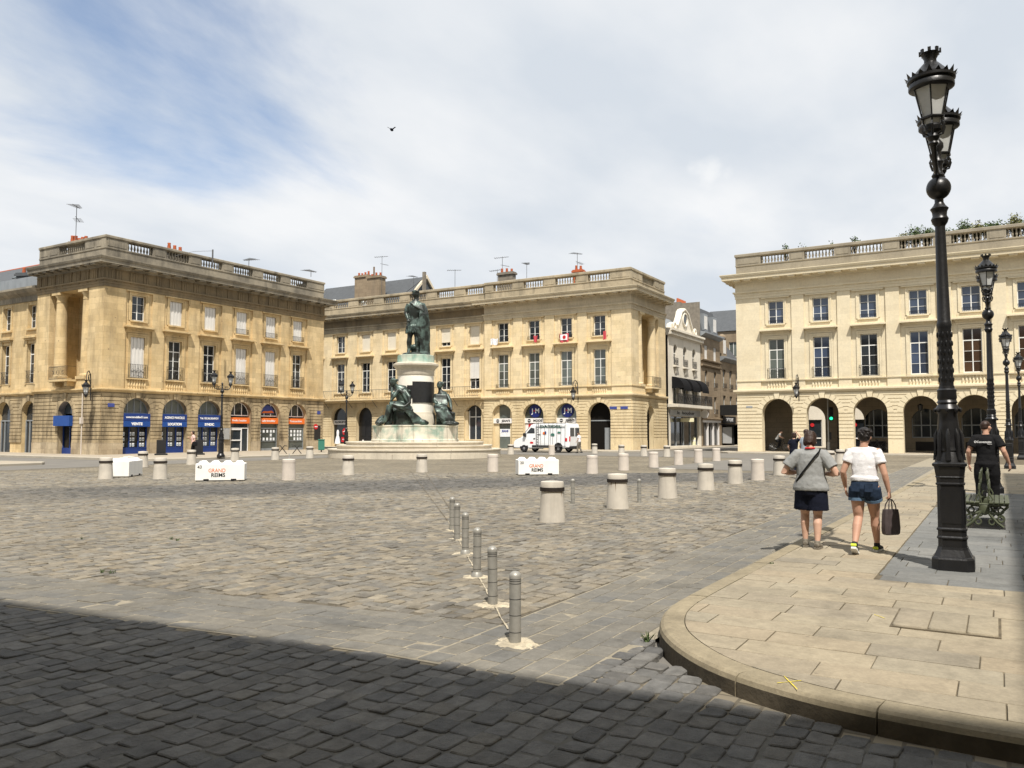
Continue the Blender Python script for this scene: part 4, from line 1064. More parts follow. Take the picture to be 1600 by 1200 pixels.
# ================================================================== left building (A)
LVA = dict(plinth=0.95, r=1.10, atop=4.2, str0=4.62, str1=4.84, w2b=5.68, w2t=8.68, w2w=1.16, w3b=9.90, w3t=11.74, w3w=1.12, ar0=12.10, fr0=12.66, co0=13.42, co1=14.08, pa1=14.92, ba1=15.56, top=15.8, proj=0.95)
A = empty('corner_building', (34.2, 54.1, 0)); tag(A, 'weathered ochre stone corner building with blue and orange shopfronts under its arches', 'building', 'classical buildings around the square')
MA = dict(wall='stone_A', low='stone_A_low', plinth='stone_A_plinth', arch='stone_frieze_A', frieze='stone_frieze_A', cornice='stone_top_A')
WA = 21.9; baysA = [2.78 + 3.18 * i for i in range(6)]; LA = 8.5
SA = T(0, LA, 0) @ RZ(R(-90))
def front(B, W, bays, lv, ms, arch_z0, panel_w, x_start=0.0, y=0.0, ring=0.42, arch_r=None, skip_arch=(), depth=0.5, strips=True):
    """upper wall with recessed bays, base wall with arches"""
    r = lv['r']; zs_ = lv['atop'] - r
    ops = []
    for c in bays: ops += [('r', c - lv['w2w'] / 2, c + lv['w2w'] / 2, lv['w2b'], lv['w2t']), ('r', c - lv['w3w'] / 2, c + lv['w3w'] / 2, lv['w3b'], lv['w3t'])]
    mb = MB(); wall_mesh(mb, x_start, W, lv['str0'], lv['ar0'], y + 0.12, ops, 0.34); mb.build('upper_wall', MAT[ms['wall']], B)
    edges = [x_start] + sum([[c - panel_w / 2, c + panel_w / 2] for c in bays], []) + [W]
    for i in range(0, len(edges), 2):
        mb = MB(); mb.box(edges[i] + (0.004 if i == 0 else 0), edges[i + 1] - (0.004 if i + 2 >= len(edges) else 0), y, y + 0.13, lv['str1'], lv['ar0'] - 0.001); mb.build('pier_strip', MAT[ms['wall']], B)
    mb = MB()
    for c in bays: mb.box(c - panel_w / 2 + .002, c + panel_w / 2 - .002, y + 0.02, y + 0.119, lv['str1'], lv['str1'] + 0.03)
    mb.build('panel_foot', MAT[ms['wall']], B)
    ar = [('a', c, r, arch_z0, zs_) for i, c in enumerate(bays) if i not in skip_arch]
    mb = MB(); wall_mesh(mb, x_start, W, 0.0, lv['str0'], y, ar, depth); mb.build('base_wall', MAT[ms['low']], B)
    mb = MB(); rustic(mb, x_start, W, lv['plinth'], lv['str0'] - 0.10, [(a[1], r, zs_) for a in ar], 0.272, y, ring=ring); mb.build('rustication', MAT[ms['low']], B)['kind'] = 'stuff'
    for a in ar:
        mb = MB(); voussoir_ring(mb, a[1], r, zs_, lv['str0'] - 0.02, 11, ring, y); mb.build('arch_ring', MAT[ms['low']], B)
    ed = [x_start] + sum([[a[1] - r, a[1] + r] for a in ar], []) + [W]
    for i in range(0, len(ed), 2):
        mb = MB(); mb.box(ed[i], ed[i + 1], y - 0.09, y + 0.02, 0.0, lv['plinth'] - 0.002); mb.build('plinth', MAT[ms['plinth']], B)
    return zs_
zsA = front(A, WA, baysA, LVA, MA, 0.0, 2.16)
facade_body(A, WA, 13, LVA, y0=1.1, x0=2.6)
sur = surround_mesh(LVA, MA['wall']); apr = apron_mesh(LVA, MA['wall'])
for c in baysA: link('window_surround', sur, A, T(c, 0.12, 0)); link('balcony_apron', apr, A, T(c, 0.12, 0))
pathA = [(0, LA), (0, 0), (WA, 0), (WA, 3)]
mb = MB(); mb.sweep([(-0.2, LVA['str0'] - 0.05), (0.10, LVA['str0'] - 0.05), (0.14, LVA['str0'] + 0.04), (0.28, LVA['str0'] + 0.10), (0.28, LVA['str1'] - 0.03), (0.06, LVA['str1']), (-0.2, LVA['str1'])], pathA); mb.build('string_course', MAT['stone_A'], A)
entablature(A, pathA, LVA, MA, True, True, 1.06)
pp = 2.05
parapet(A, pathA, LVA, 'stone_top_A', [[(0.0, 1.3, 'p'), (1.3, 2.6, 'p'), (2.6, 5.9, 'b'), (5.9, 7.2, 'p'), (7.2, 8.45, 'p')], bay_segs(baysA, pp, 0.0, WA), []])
xcA, rA, zsAs = pavilion_side(A, SA, LA, LVA, MA, 'left')
shutters_up = [None, 'shutter', 'shutter', 'shutter', 'shutter', 'shutter']; shutters_lo = ['shutter', None, None, 'shutter', 'shutter', None]
for i, c in enumerate(baysA):
    window(A, c, 0.33, LVA['w2b'], LVA['w2w'], LVA['w2t'] - LVA['w2b'], 'tall', 'glass', fill=shutters_lo[i])
    window(A, c, 0.33, LVA['w3b'], LVA['w3w'], LVA['w3t'] - LVA['w3b'], 'square', 'glass', fill=shutters_up[i])
    railing(A, c, 0.12, LVA['w2b'] - 0.02, 1.5, 1.0)
    if i >= 3: railing(A, c, 0.12, LVA['w3b'] - 0.02, 1.3, 0.42)
# blue estate agency, three arches
rA_ = LVA['r']
for i, (t1, t2, s1_, w1) in enumerate((('www.immobilier51.com', 'VENTE', 0.21, 1.75), ('AGENCE MARCILLE', 'LOCATION', 0.25, 1.75), ('Tel. 03.26.50.69.51', 'SYNDIC', 0.21, 1.75))):
    c = baysA[i]; y = 0.38
    fanlight(A, c, rA_ - 0.005, zsA, y, 'glass_grey', 'zinc', 3)
    board(A, c, 2 * rA_ - 0.01, 2.52, 3.06, y, 'shop_blue', 'fascia', t1, s1_, 'text_white', 0.006, w1, thick=0.42)
    board(A, c, 2 * rA_ - 0.04, 2.10, 2.50, y, 'shop_blue_light', 'fascia', t2, 0.26, 'text_white', 0.014, {'VENTE': 0.9, 'LOCATION': 1.2, 'SYNDIC': 0.9}[t2], thick=0.44)
    mb = MB(); mb.box(c - rA_, c + rA_, y, y + 0.04, 0.0, 2.1); sh = mb.build('shop_window', MAT['glass'], A)
    mb = MB(); mb.box(c - rA_, c + rA_, y - 0.06, y - 0.001, 0.0, 0.55); 
    for xx in (-rA_, -0.38, 0.36, rA_ - 0.09): mb.box(c + xx, c + xx + 0.09, y - 0.05, y - 0.002, 0.55, 2.1)
    mb.box(c - rA_, c + rA_, y - 0.075, y, 0.5, 0.58); mb.build('shop_frame', MAT['shop_blue'], sh)
    for gx in (-0.78, -0.22, 0.02, 0.60, 0.82):
        for gz in (0.78, 1.18, 1.58):
            w_ = 0.13 if gx not in (-0.22, 0.02) else 0.12
            mb = MB(); mb.box(-0.085, 0.085, -0.006, 0.0, -0.125, 0.125); q = mb.build('notice', MAT['paper'], sh, None, T(c + gx, y - 0.006, gz))
            mb = MB(); mb.box(-0.06, 0.06, -0.004, 0.0, -0.08, 0.03); mb.build('photo', MAT['paper_dark'], q, None, T(0, -0.007, 0))
# side arch shop, dark blue door
sm = SA
def SB(mb, name, m): return mb.build(name, MAT[m], A, SA)
mb = MB(); half_disc(mb, xcA, rA, zsAs, 0.4, 0.42); SB(mb, 'fanlight', 'glass_grey')
mb = MB(); mb.box(xcA - rA - 0.1, xcA + rA + 0.1, -0.35, 0.4, 2.15, 2.9); SB(mb, 'awning', 'shop_blue_light')
mb = MB(); mb.box(xcA - rA, xcA + rA, 0.4, 0.44, 0, 2.2); SB(mb, 'shop_window', 'glass')
mb = MB()
mb.box(xcA - rA, xcA + rA, 0.3, 0.39, 0, 0.55)
for xx in (-rA, -0.04, rA - 0.08): mb.box(xcA + xx, xcA + xx + 0.08, 0.33, 0.39, 0.55, 2.15)
SB(mb, 'shop_frame', 'shop_blue')
# orange agency
for i, t1 in enumerate(('Vendre Location', 'Ladle Immobilier', 'Transaction')):
    c = baysA[3 + i]; y = 0.38
    fl = fanlight(A, c, rA_ - 0.005, zsA, y, 'glass', 'sign_white', 2)
    if i == 1:
        mb = MB(); half_disc(mb, c, 0.72, zsA + 0.22, y - 0.06, y - 0.04); mb.build('logo_disc', MAT['sign_blue'], fl)
        mb = MB(); mb.prism([(c - 0.7, zsA + 0.24), (c + 0.72, zsA + 0.28), (c + 0.45, zsA + 0.48), (c, zsA + 0.40), (c - 0.45, zsA + 0.42)], y - 0.08, y - 0.062); mb.build('logo_swoosh', MAT['shop_orange'], fl)
    board(A, c, 2 * rA_ - 0.02, 2.42, 2.92, y, 'shop_orange', 'fascia', t1, 0.25, 'text_white', 0.002, 1.5, thick=0.2)
    mb = MB(); mb.box(c - rA_, c + rA_, y, y + 0.04, 0.0, 2.42); sh = mb.build('shop_window', MAT['glass_grey' if i else 'glass'], A)
    mb = MB()
    for xx in (-rA_, rA_ - 0.06): mb.box(c + xx, c + xx + 0.06, y - 0.05, y - 0.002, 0.0, 2.42)
    mb.box(c - rA_, c + rA_, y - 0.055, y, 2.0, 2.08)
    if i == 0:
        for xx in (-0.82, 0.32): mb.box(c + xx, c + xx + 0.09, y - 0.07, y - 0.002, 0.02, 1.99)
        for zz in (0.02, 0.98, 1.88): mb.box(c - 0.73, c + 0.32, y - 0.068, y - 0.002, zz, zz + 0.1)
    else: mb.box(c - rA_, c + rA_, y - 0.055, y, 0.0, 0.3); mb.box(c - rA_, c + rA_, y - 0.05, y, 0.9, 0.94)
    mb.build('shop_frame', MAT['sign_white' if i == 0 else 'zinc'], sh)
    if i:
        for gx in (-0.75, -0.35, 0.05, 0.45, 0.78):
            for gz in (1.1, 1.45, 1.78):
                if rng.random() < 0.12: continue
                mb = MB(); mb.box(-0.1, 0.1, -0.006, 0, -0.12, 0.12); mb.build('notice', MAT['paper'], sh, None, T(c + gx, y - 0.006, gz))
# street name plates, wall cabinets, down pipe, small fittings on the left building
for (xx, zz, w_, h_) in ((0.7, 3.62, 0.5, 0.26), (21.3, 3.5, 0.42, 0.3)):
    mb = MB(); mb.box(xx - w_ / 2, xx + w_ / 2, -0.10, -0.065, zz - h_ / 2, zz + h_ / 2, None, 0.01); mb.build('street_sign', MAT['sign_blue'], A)
mb = MB(); mb.tube([(LA - 2.05, -0.12, 0.1), (LA - 2.05, -0.12, 4.5)], 0.045, 8); mb.box(LA - 2.16, LA - 1.94, -0.24, -0.06, 2.3, 2.75); mb.build('drain_pipe', MAT['concrete_pink'], A, SA)
mb = MB(); mb.box(10.72 - 0.26, 10.72 + 0.26, -0.28, -0.06, 1.1, 2.0, None, 0.02); mb.build('meter_box', MAT['galv'], A)
mb = MB(); mb.box(20.75, 21.5, -0.12, -0.06, 1.0, 2.3); mb.build('dark_door', MAT['dark_interior'], A)
mb = MB(); mb.lathe([(0.25, 0), (0.25, 0.04)], 16, (0, 0, 0), False, T(20.9, -0.1, 2.2) @ Matrix.Rotation(R(90), 4, 'X')); q = mb.build('road_sign', MAT['sign_red'], A)
mb = MB(); mb.box(-0.17, 0.17, -0.01, 0.0, -0.04, 0.04); mb.build('sign_bar', MAT['text_white'], q, None, T(20.9, -0.145, 2.2))
# lower wing running on to the left of the pavilion
wing = empty('side_wing', (34.75, 54.1 + LA + 0.05, 0)); tag(wing, 'lower ochre stone wing with tall casements adjoining the pavilion with columns', 'building', 'classical buildings around the square')
WM = RZ(R(-90)); Lw = 18.0; WMF = T(0, Lw, 0) @ WM
bw = sorted(Lw - 1.55 - 3.6 * i for i in range(5))
lvw = dict(LVA); lvw['ar0'] = 11.9
mb = MB(); ops = []
for c in bw: ops += [('r', c - .55, c + .55, 5.5, 8.6), ('r', c - .55, c + .55, 9.8, 11.6), ('a', c, 1.0, 0.0, 3.1)]
wall_mesh(mb, 0, Lw, 0, 12.0, 0.0, ops, 0.4); mb.build('wall', MAT['stone_A'], wing, WMF)
mb = MB(); rustic(mb, 0, Lw, 0.9, 4.5, [(c, 1.0, 3.1) for c in bw], 0.27); mb.build('rustication', MAT['stone_A_low'], wing, WMF)['kind'] = 'stuff'
for c in bw:
    mb = MB(); voussoir_ring(mb, c, 1.0, 3.1, 4.6); mb.build('arch_ring', MAT['stone_A_low'], wing, WMF)
    window(wing, c, 0.25, 5.5, 1.1, 3.1, 'tall', 'glass', M=WMF); window(wing, c, 0.25, 9.8, 1.1, 1.8, 'square', 'glass', M=WMF); railing(wing, c, 0.05, 5.5, 1.4, 0.95, WMF)
    mb = MB(); mb.box(c - 0.95, c + 0.95, -0.3, 0.02, 9.0, 9.15); mb.box(c - 0.8, c + 0.8, -0.18, 0.02, 8.86, 8.999); mb.box(c - 0.75, c + 0.75, -0.16, 0.02, 9.62, 9.76)
    for sx in (-1, 1): mb.box(c + sx * .66 - .11, c + sx * .66 + .11, -0.08, 0.02, 5.4, 8.85); mb.box(c + sx * .66 - .1, c + sx * .66 + .1, -0.07, 0.02, 9.77, 11.75)
    mb.build('window_surround', MAT['stone_A'], wing, WMF)
    mb = MB(); mb.box(c - 1.0, c + 1.0, 0.36, 0.42, 0, 4.1); mb.build('door', MAT['glass'], wing, WMF)
    mb = MB(); mb.box(c - 1.0, c + 1.0, 0.28, 0.35, 2.55, 2.65)
    for xx in (-1.0, -0.45, 0.9): mb.box(c + xx, c + xx + 0.1, 0.28, 0.35, 0, 2.55)
    mb.build('door_frame', MAT['zinc'], wing, WMF)
mb = MB(); mb.sweep([(-0.1, 4.55), (0.12, 4.55), (0.25, 4.68), (0.25, 4.80), (-0.1, 4.84)], [(0, Lw), (0, 0)]); mb.build('string_course', MAT['stone_A'], wing)
mb = MB(); mb.sweep([(-0.1, 11.9), (0.1, 11.9), (0.15, 12.3), (0.5, 12.5), (0.75, 12.75), (0.75, 12.9), (-0.4, 12.95)], [(0, Lw), (0, 0)]); mb.build('cornice', MAT['stone_top_A'], wing)
mb = MB(); mb.box(0.05, 0.3, 0, Lw, 12.95, 13.9); mb.build('zinc_gutter', MAT['zinc'], wing)
mb = MB(); mb.prism([(0.3, 13.2), (0.3, 13.75), (4.6, 16.4), (9, 13.2)], 0.3, Lw, 'y', Matrix(((1, 0, 0, 0), (0, 1, 0, 0), (0, 0, 1, 0), (0, 0, 0, 1))))
rf = mb.build('roof', MAT['slate'], wing)
mb = MB(); mb.tube([(4.6, 0.3, 16.38), (4.6, Lw, 16.38)], 0.08, 6); mb.build('ridge_tiles', MAT['terracotta'], rf)
mb = MB(); mb.box(0.5, 9, 0.3, Lw, 0.0, 13.2); mb.build('building_core', MAT['dark_interior'], wing)
for yy in (3.4, 7.2):
    mb = MB(); M_ = T(1.9, yy, 14.74) @ Matrix.Rotation(-math.atan2(2.65, 4.3), 4, 'Y'); mb.box(-0.5, 0.5, -0.35, 0.35, 0.0, 0.08, M_); mb.build('skylight', MAT['glass_grey'], rf)
# ================================================================== middle building (B)
LVB = dict(plinth=0.95, r=1.12, atop=4.4, str0=4.92, str1=5.18, w2b=6.02, w2t=9.25, w2w=1.22, w3b=10.50, w3t=12.36, w3w=1.2, ar0=12.72, fr0=13.30, co0=14.02, co1=14.68, pa1=15.55, ba1=16.22, top=16.5, proj=1.05)
DX = 67.2; YB0 = 69.5
B_ = empty('corner_building', (DX, YB0, 0), R(-90)); tag(B_, 'long pale ochre stone building with fashion shop arches behind the monument', 'building', 'classical buildings around the square')
MBm = dict(wall='stone_B', low='stone_B_low', plinth='stone_B_low', arch='stone_top_B', frieze='stone_top_B', cornice='stone_top_B')
baysB = [YB0 - v for v in (62.63, 58.98, 55.4, 51.85, 48.3, 44.75, 41.21, 37.75, 34.3, 30.9)]
baysB = [YB0 - 66.2] + baysB
xbrk = YB0 - 43.3; WB = YB0 - 27.75; LB = 8.7
r0 = 0.32
loB = baysB[:7]; hiB = baysB[7:]
mbarch = {}
zsB = front(B_, xbrk, loB, LVB, MBm, 0.0, 2.3, 0.0, r0)
front(B_, WB, hiB, LVB, MBm, 0.0, 2.45, xbrk, 0.0)
mb = MB(); mb.box(xbrk - 0.002, xbrk + 0.2, 0.002, r0 + 0.2, 0, LVB['ar0']); mb.build('break_return', MAT['stone_B'], B_)
mb = MB(); mb.box(0.3, WB - 2.6, 1.1, 13, 0, LVB['co1'] + 0.25); mb.build('building_core', MAT['dark_interior'], B_)
sur = surround_mesh(LVB, 'stone_B'); apr = apron_mesh(LVB, 'stone_B')
for i, c in enumerate(baysB):
    y = r0 if i < 7 else 0.0
    link('window_surround', sur, B_, T(c, y + 0.12, 0)); link('balcony_apron', apr, B_, T(c, y + 0.12, 0))
pathB = [(0, r0), (xbrk, r0), (xbrk, 0), (WB, 0), (WB, LB)]
s0_, s1_ = LVB['str0'], LVB['str1']
mb = MB(); mb.sweep([(-0.2, s0_ - 0.05), (0.10, s0_ - 0.05), (0.14, s0_ + 0.04), (0.26, s0_ + 0.10), (0.26, s1_ - 0.03), (0.06, s1_), (-0.2, s1_)], pathB); mb.build('string_course', MAT['stone_B'], B_)
mb = MB(); mb.sweep([(-0.2, LVB['w2b'] - 0.2), (0.05, LVB['w2b'] - 0.2), (0.07, LVB['w2b'] - 0.12), (-0.2, LVB['w2b'] - 0.1)], [(xbrk + 0.2, 0), (WB, 0), (WB, LB * .24)]); mb.build('sill_course', MAT['stone_B'], B_)
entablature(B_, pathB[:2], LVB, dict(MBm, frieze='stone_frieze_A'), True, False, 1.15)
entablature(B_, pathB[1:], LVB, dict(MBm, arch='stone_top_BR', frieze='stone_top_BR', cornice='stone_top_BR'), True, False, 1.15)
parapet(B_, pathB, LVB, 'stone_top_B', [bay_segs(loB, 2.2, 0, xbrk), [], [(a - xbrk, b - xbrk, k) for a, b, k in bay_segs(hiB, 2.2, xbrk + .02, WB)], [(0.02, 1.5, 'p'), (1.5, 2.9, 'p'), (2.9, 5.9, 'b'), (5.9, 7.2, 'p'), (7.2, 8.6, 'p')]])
SBm = T(WB, 0, 0) @ RZ(R(90))
xcB, rB_, zsBs = pavilion_side(B_, SBm, LB, LVB, MBm, 'right')
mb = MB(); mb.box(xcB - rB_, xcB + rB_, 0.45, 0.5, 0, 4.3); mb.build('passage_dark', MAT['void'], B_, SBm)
up = [None, None, 'blind', 'blind', None, ('blind', .78), ('roller', .97)]
for i, c in enumerate(baysB):
    y = (r0 if i < 7 else 0.0) + 0.33
    f3 = [None, None, 'blind', 'blind', 'blind', ('blind', .78), 'blind', None, None, None, None][i]
    if i == 5: f3 = ('blind', .8)
    if i == 6: f3 = 'blind'
    f2 = [None, None, None, None, None, None, ('roller', .68), None, None, None, None][i]
    # bays right of the statue: 5 and 6 carry blinds
    def un(f): return (f[0], f[1]) if isinstance(f, tuple) else (f, 1.0)
    a, b = un(f3)
    window(B_, c, y, LVB['w3b'], LVB['w3w'], LVB['w3t'] - LVB['w3b'], 'square', 'glass', fill=a, fill_frac=b)
    a, b = un(f2)
    window(B_, c, y, LVB['w2b'], LVB['w2w'], LVB['w2t'] - LVB['w2b'], 'tall', 'glass_grey' if i >= 7 else 'glass', fill=a, fill_frac=b)
    if i > 6: railing(B_, c, y - 0.2, LVB['w2b'] - 0.02, 1.45, 0.32); railing(B_, c, y - 0.2, LVB['w3b'] - 0.02, 1.3, 0.34)
# the long iron balcony across the recessed wing
mb = MB(); bx0, bx1 = loB[0] - 1.5, xbrk - 0.35; by = r0 - 0.95; bz = LVB['str1'] + 0.02
mb.box(bx0, bx1, by, r0 - 0.02, bz - 0.1, bz); bal = mb.build('iron_balcony', MAT['stone_B'], B_)
mb = MB()
mb.box(bx0, bx1, by - 0.015, by + 0.015, bz + 0.98, bz + 1.02); mb.box(bx0, bx1, by - 0.012, by + 0.012, bz + 0.08, bz + 0.11)
n = int((bx1 - bx0) / 0.2)
for k in range(n + 1):
    xx = bx0 + (bx1 - bx0) * k / n; mb.box(xx - 0.008, xx + 0.008, by - 0.008, by + 0.008, bz, bz + 0.98)
k = bx0
while k < bx1 - 0.5:
    mb.tube([(k, by - 0.01, bz + 1.0), (k, by + 0.45, bz + 0.02)], 0.018, 5); mb.tube([(k, by + 0.1, bz - 0.12), (k, r0, bz - 0.9)], 0.03, 5); k += 3.5
mb.build('railing', MAT['iron_grey'], bal)
# ground floor of the middle building
def jm_sign(c, y, zc):
    mb = MB(); mb.lathe([(0.62, 0), (0.62, 0.05)], 28, (0, 0, 0), False, T(c, y, zc) @ Matrix.Rotation(R(90), 4, 'X')); d = mb.build('logo_disc', MAT['sign_navy'], B_)
    text('J', 0.62, MAT['text_white'], d, T(c - 0.27, y - 0.07, zc) @ UPRIGHT, bold=0.012, extrude=0.008); text('M', 0.62, MAT['text_white'], d, T(c + 0.24, y - 0.07, zc) @ UPRIGHT, bold=0.012, extrude=0.008)
    mb = MB(); mb.lathe([(0.07, 0), (0.07, 0.02)], 12, (0, 0, 0), False, T(c - 0.08, y - 0.05, zc + 0.03) @ Matrix.Rotation(R(90), 4, 'X')); mb.build('logo_dot', MAT['sign_red'], d)
def plain_arch(c, y, gl, w=1.0):
    mb = MB(); mb.box(c - LVB['r'], c + LVB['r'], y, y + 0.05, 0, zsB); half_disc(mb, c, LVB['r'], zsB, y, y + 0.05); return mb.build('shop_window', MAT[gl], B_)
def name_board(c, y, txt, logo=True, tw=1.0, z0=2.55, z1=3.02, w=2.3):
    b = board(B_, c, w, z0, z1, y, 'sign_white', 'sign_board', txt, 0.3, 'text_black', 0.008, tw, tx=0.3 if logo else 0, thick=0.12)
    if logo:
        mb = MB(); mb.lathe([(0.17, 0), (0.17, 0.02)], 16, (0, 0, 0), False, T(c - 0.62, y - 0.12, (z0 + z1) / 2) @ Matrix.Rotation(R(90), 4, 'X')); q = mb.build('logo_disc', MAT['text_black'], b)
        mb = MB(); mb.box(c - 0.75, c - 0.49, y - 0.15, y - 0.141, (z0 + z1) / 2 - 0.025, (z0 + z1) / 2 + 0.025); mb.build('logo_bar', MAT['text_white'], q)
for i, c in enumerate(baysB):
    y = (r0 if i < 7 else 0) + 0.42
    if i == 1:
        sh = plain_arch(c, y, 'glass'); name_board(c, y - 0.02, 'FLORUPTU', False, 1.7)
        mb = MB(); mb.lathe([(0.42, 0), (0.42, 0.02)], 20, (0, 0, 0), False, T(c + 0.55, y - 0.02, 1.75) @ Matrix.Rotation(R(90), 4, 'X')); mb.box(c + 0.0, c + 1.0, y - 0.035, y - 0.01, 0.6, 1.15); p = mb.build('sale_poster', MAT['sign_red'], sh)
        text('-40', 0.5, MAT['text_white'], p, T(c + 0.55, y - 0.05, 1.78) @ UPRIGHT, bold=0.01); text('SOLDES', 0.2, MAT['text_white'], p, T(c + 0.5, y - 0.05, 0.88) @ UPRIGHT)
        mb = MB(); mb.lathe([(0.36, 0.4), (0.28, 0.9), (0.14, 1.35), (0.17, 1.7), (0.08, 1.95)], 12, (c - 0.55, y - 0.01, 0), True); mb.build('white_dress', MAT['cloth_white'], sh)
        mb = MB(); mb.box(c - 1.1, c + 1.1, y - 0.1, y - 0.001, 0, 0.42); mb.build('stall_riser', MAT['stone_B_low'], sh)
    elif i == 2:
        mb = MB(); mb.box(c - LVB['r'], c - 0.012, y, y + 0.08, 0, zsB - 0.05); mb.box(c + 0.012, c + LVB['r'], y, y + 0.08, 0, zsB - 0.05); 
        for sx in (-1, 1):
            for (za, zb) in ((0.25, 1.1), (1.25, 2.9)): mb.box(c + sx * 0.55 - 0.38, c + sx * 0.55 + 0.38, y - 0.03, y, za, zb, None, 0.02)
        d = mb.build('carriage_door', MAT['iron_black'], B_); mb = MB(); half_disc(mb, c, LVB['r'], zsB, y, y + 0.05); mb.box(c - LVB['r'], c + LVB['r'], y - 0.03, y + 0.05, zsB - 0.05, zsB); mb.build('fanlight', MAT['iron_black'], B_)
        mb = MB(); mb.lathe([(0.13, 0), (0.13, 0.01)], 14, (0, 0, 0), False, T(c - 0.5, y - 0.04, 0.75) @ Matrix.Rotation(R(90), 4, 'X')); mb.build('sticker', MAT['sign_white'], d)
    elif i in (0, 3, 4): plain_arch(c, y, 'glass')
    elif i == 5: plain_arch(c, y, 'glass'); name_board(c, y - 0.02, 'MODE', True, 0.9)
    elif i == 6:
        sh = plain_arch(c, y, 'glass'); mb = MB()
        for xx in (-0.78, -0.03, 0.72): mb.box(c + xx, c + xx + 0.07, y - 0.06, y, 0.9, zsB + (0.95 if abs(xx) < 0.1 else 0.55))
        for zz in (0.9, zsB - 0.1): mb.box(c - 0.8, c + 0.8, y - 0.055, y, zz, zz + 0.08)
        mb.build('window_frame', MAT['white_paint'], sh)
        mb = MB(); mb.box(c - 1.12, c - 0.8, y - 0.3, y + 0.02, 0.95, zsB + 0.5); mb.box(c + 0.8, c + 1.12, y - 0.3, y + 0.02, 0.95, zsB + 0.5); mb.box(c - 1.12, c + 1.12, y - 0.35, y + 0.02, 0, 0.85); mb.box(c - 0.95, c + 0.95, y - 0.5, y, 0.85, 0.97); mb.build('window_surround', MAT['stone_B_low'], sh)
    elif i == 7:
        sh = plain_arch(c, y, 'glass_grey'); name_board(c, y - 0.14, "JEAN'S", True, 0.95)
        mb = MB(); mb.box(c - 1.12, c - 0.55, y - 0.12, y, 0, zsB + 0.9); mb.box(c + 0.72, c + 1.12, y - 0.12, y, 0, zsB + 0.6); mb.build('door_reveal', MAT['stone_B_low'], sh)
        mb = MB(); mb.box(c - 0.5, c + 0.65, y - 0.03, y - 0.01, 1.25, 2.0); p = mb.build('poster', MAT['paper'], sh); text('JEANS', 0.28, MAT['sign_blue'], p, T(c + 0.08, y - 0.045, 1.8) @ UPRIGHT, bold=0.006)
    elif i in (8, 9):
        sh = plain_arch(c, y, 'glass_grey'); name_board(c, y - 0.02, 'MODE' if i == 8 else "JEAN'S", True, 0.95); jm_sign(c, y - 0.05, zsB + 0.42)
        if i == 8:
            mb = MB(); mb.prism([(c - 0.75, 2.0), (c + 1.0, 2.25), (c + 1.0, 2.5), (c - 0.75, 2.5)], y - 0.06, y - 0.03); p = mb.build('banner', MAT['sign_red'], sh); text('LEVI', 0.3, MAT['text_white'], p, T(c - 0.2, y - 0.075, 2.3) @ UPRIGHT, bold=0.008)
            mb = MB(); mb.box(c - 1.1, c - 0.7, y - 0.05, y, 0, 2.5); mb.build('door_panel', MAT['sign_white'], sh)
    else:
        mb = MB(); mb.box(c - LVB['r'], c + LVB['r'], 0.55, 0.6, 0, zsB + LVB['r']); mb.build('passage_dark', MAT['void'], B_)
        mb = MB(); mb.box(c - 1.1, c + 1.1, 0.5, 0.54, 2.7, 2.8); mb.box(c + 0.3, c + 0.9, 0.48, 0.54, 0.1, 2.1); mb.build('inner_door', MAT['zinc'], B_)
# flags and laundry hung on the upper railings: separate cloths
for k, (i, dx, w_, h_, m) in enumerate(((7, -0.75, 0.85, 0.6, 'cloth_white'), (8, 0.40, 0.42, 0.6, 'flag_red'), (9, 0.0, 0.95, 0.8, 'flag_red'), (10, 0.70, 0.26, 0.75, 'flag_red'))):
    c = baysB[i] + dx; mb = MB(); n = 6
    for a in range(n):
        for b in range(4):
            def P(a_, b_): return (-w_ / 2 + w_ * a_ / n, -0.32 + 0.05 * math.sin(a_ * 1.7 + k) * b_ / 2, -h_ * b_ / 4 + 0.04 * math.sin(a_ * 1.1 + k))
            mb.quad(P(a, b), P(a + 1, b), P(a + 1, b + 1), P(a, b + 1))
    p = Matrix.Translation((DX, YB0, 0)) @ RZ(R(-90)) @ Vector((c, 0.02, LVB['w3b'] + 0.32))
    o = mb.build('hanging_cloth', MAT[m]); o.location = p; o.rotation_euler = (0, 0, R(-90))
    md = o.modifiers.new('thick', 'SOLIDIFY'); md.thickness = 0.012
    tag(o, ['plain white cloth hung over the upper railing above the doorway sign', 'small red cloth at the right of its upper window railing', 'red and white printed banner hung across the upper window railing', 'narrow red cloth hung at the end bay railing next to the corner'][k], 'cloth', 'cloths hung from upper windows')
    if k == 2:
        mb = MB(); mb.box(-0.36, 0.36, -0.40, -0.385, -0.58, -0.06); q = mb.build('print', MAT['text_white'], o)
        mb = MB(); mb.lathe([(0.17, 0), (0.17, 0.01)], 12, (0, 0, 0), False, T(0.05, -0.41, -0.32) @ Matrix.Rotation(R(90), 4, 'X')); mb.build('print_mark', MAT['sign_red'], q)
# plates and a pale pole on the corner
for xx in (WB - 1.75, WB - 0.7): mb = MB(); mb.box(xx - 0.35, xx + 0.35, -0.1, -0.065, 3.75, 4.0); mb.build('street_sign', MAT['sign_blue'], B_)
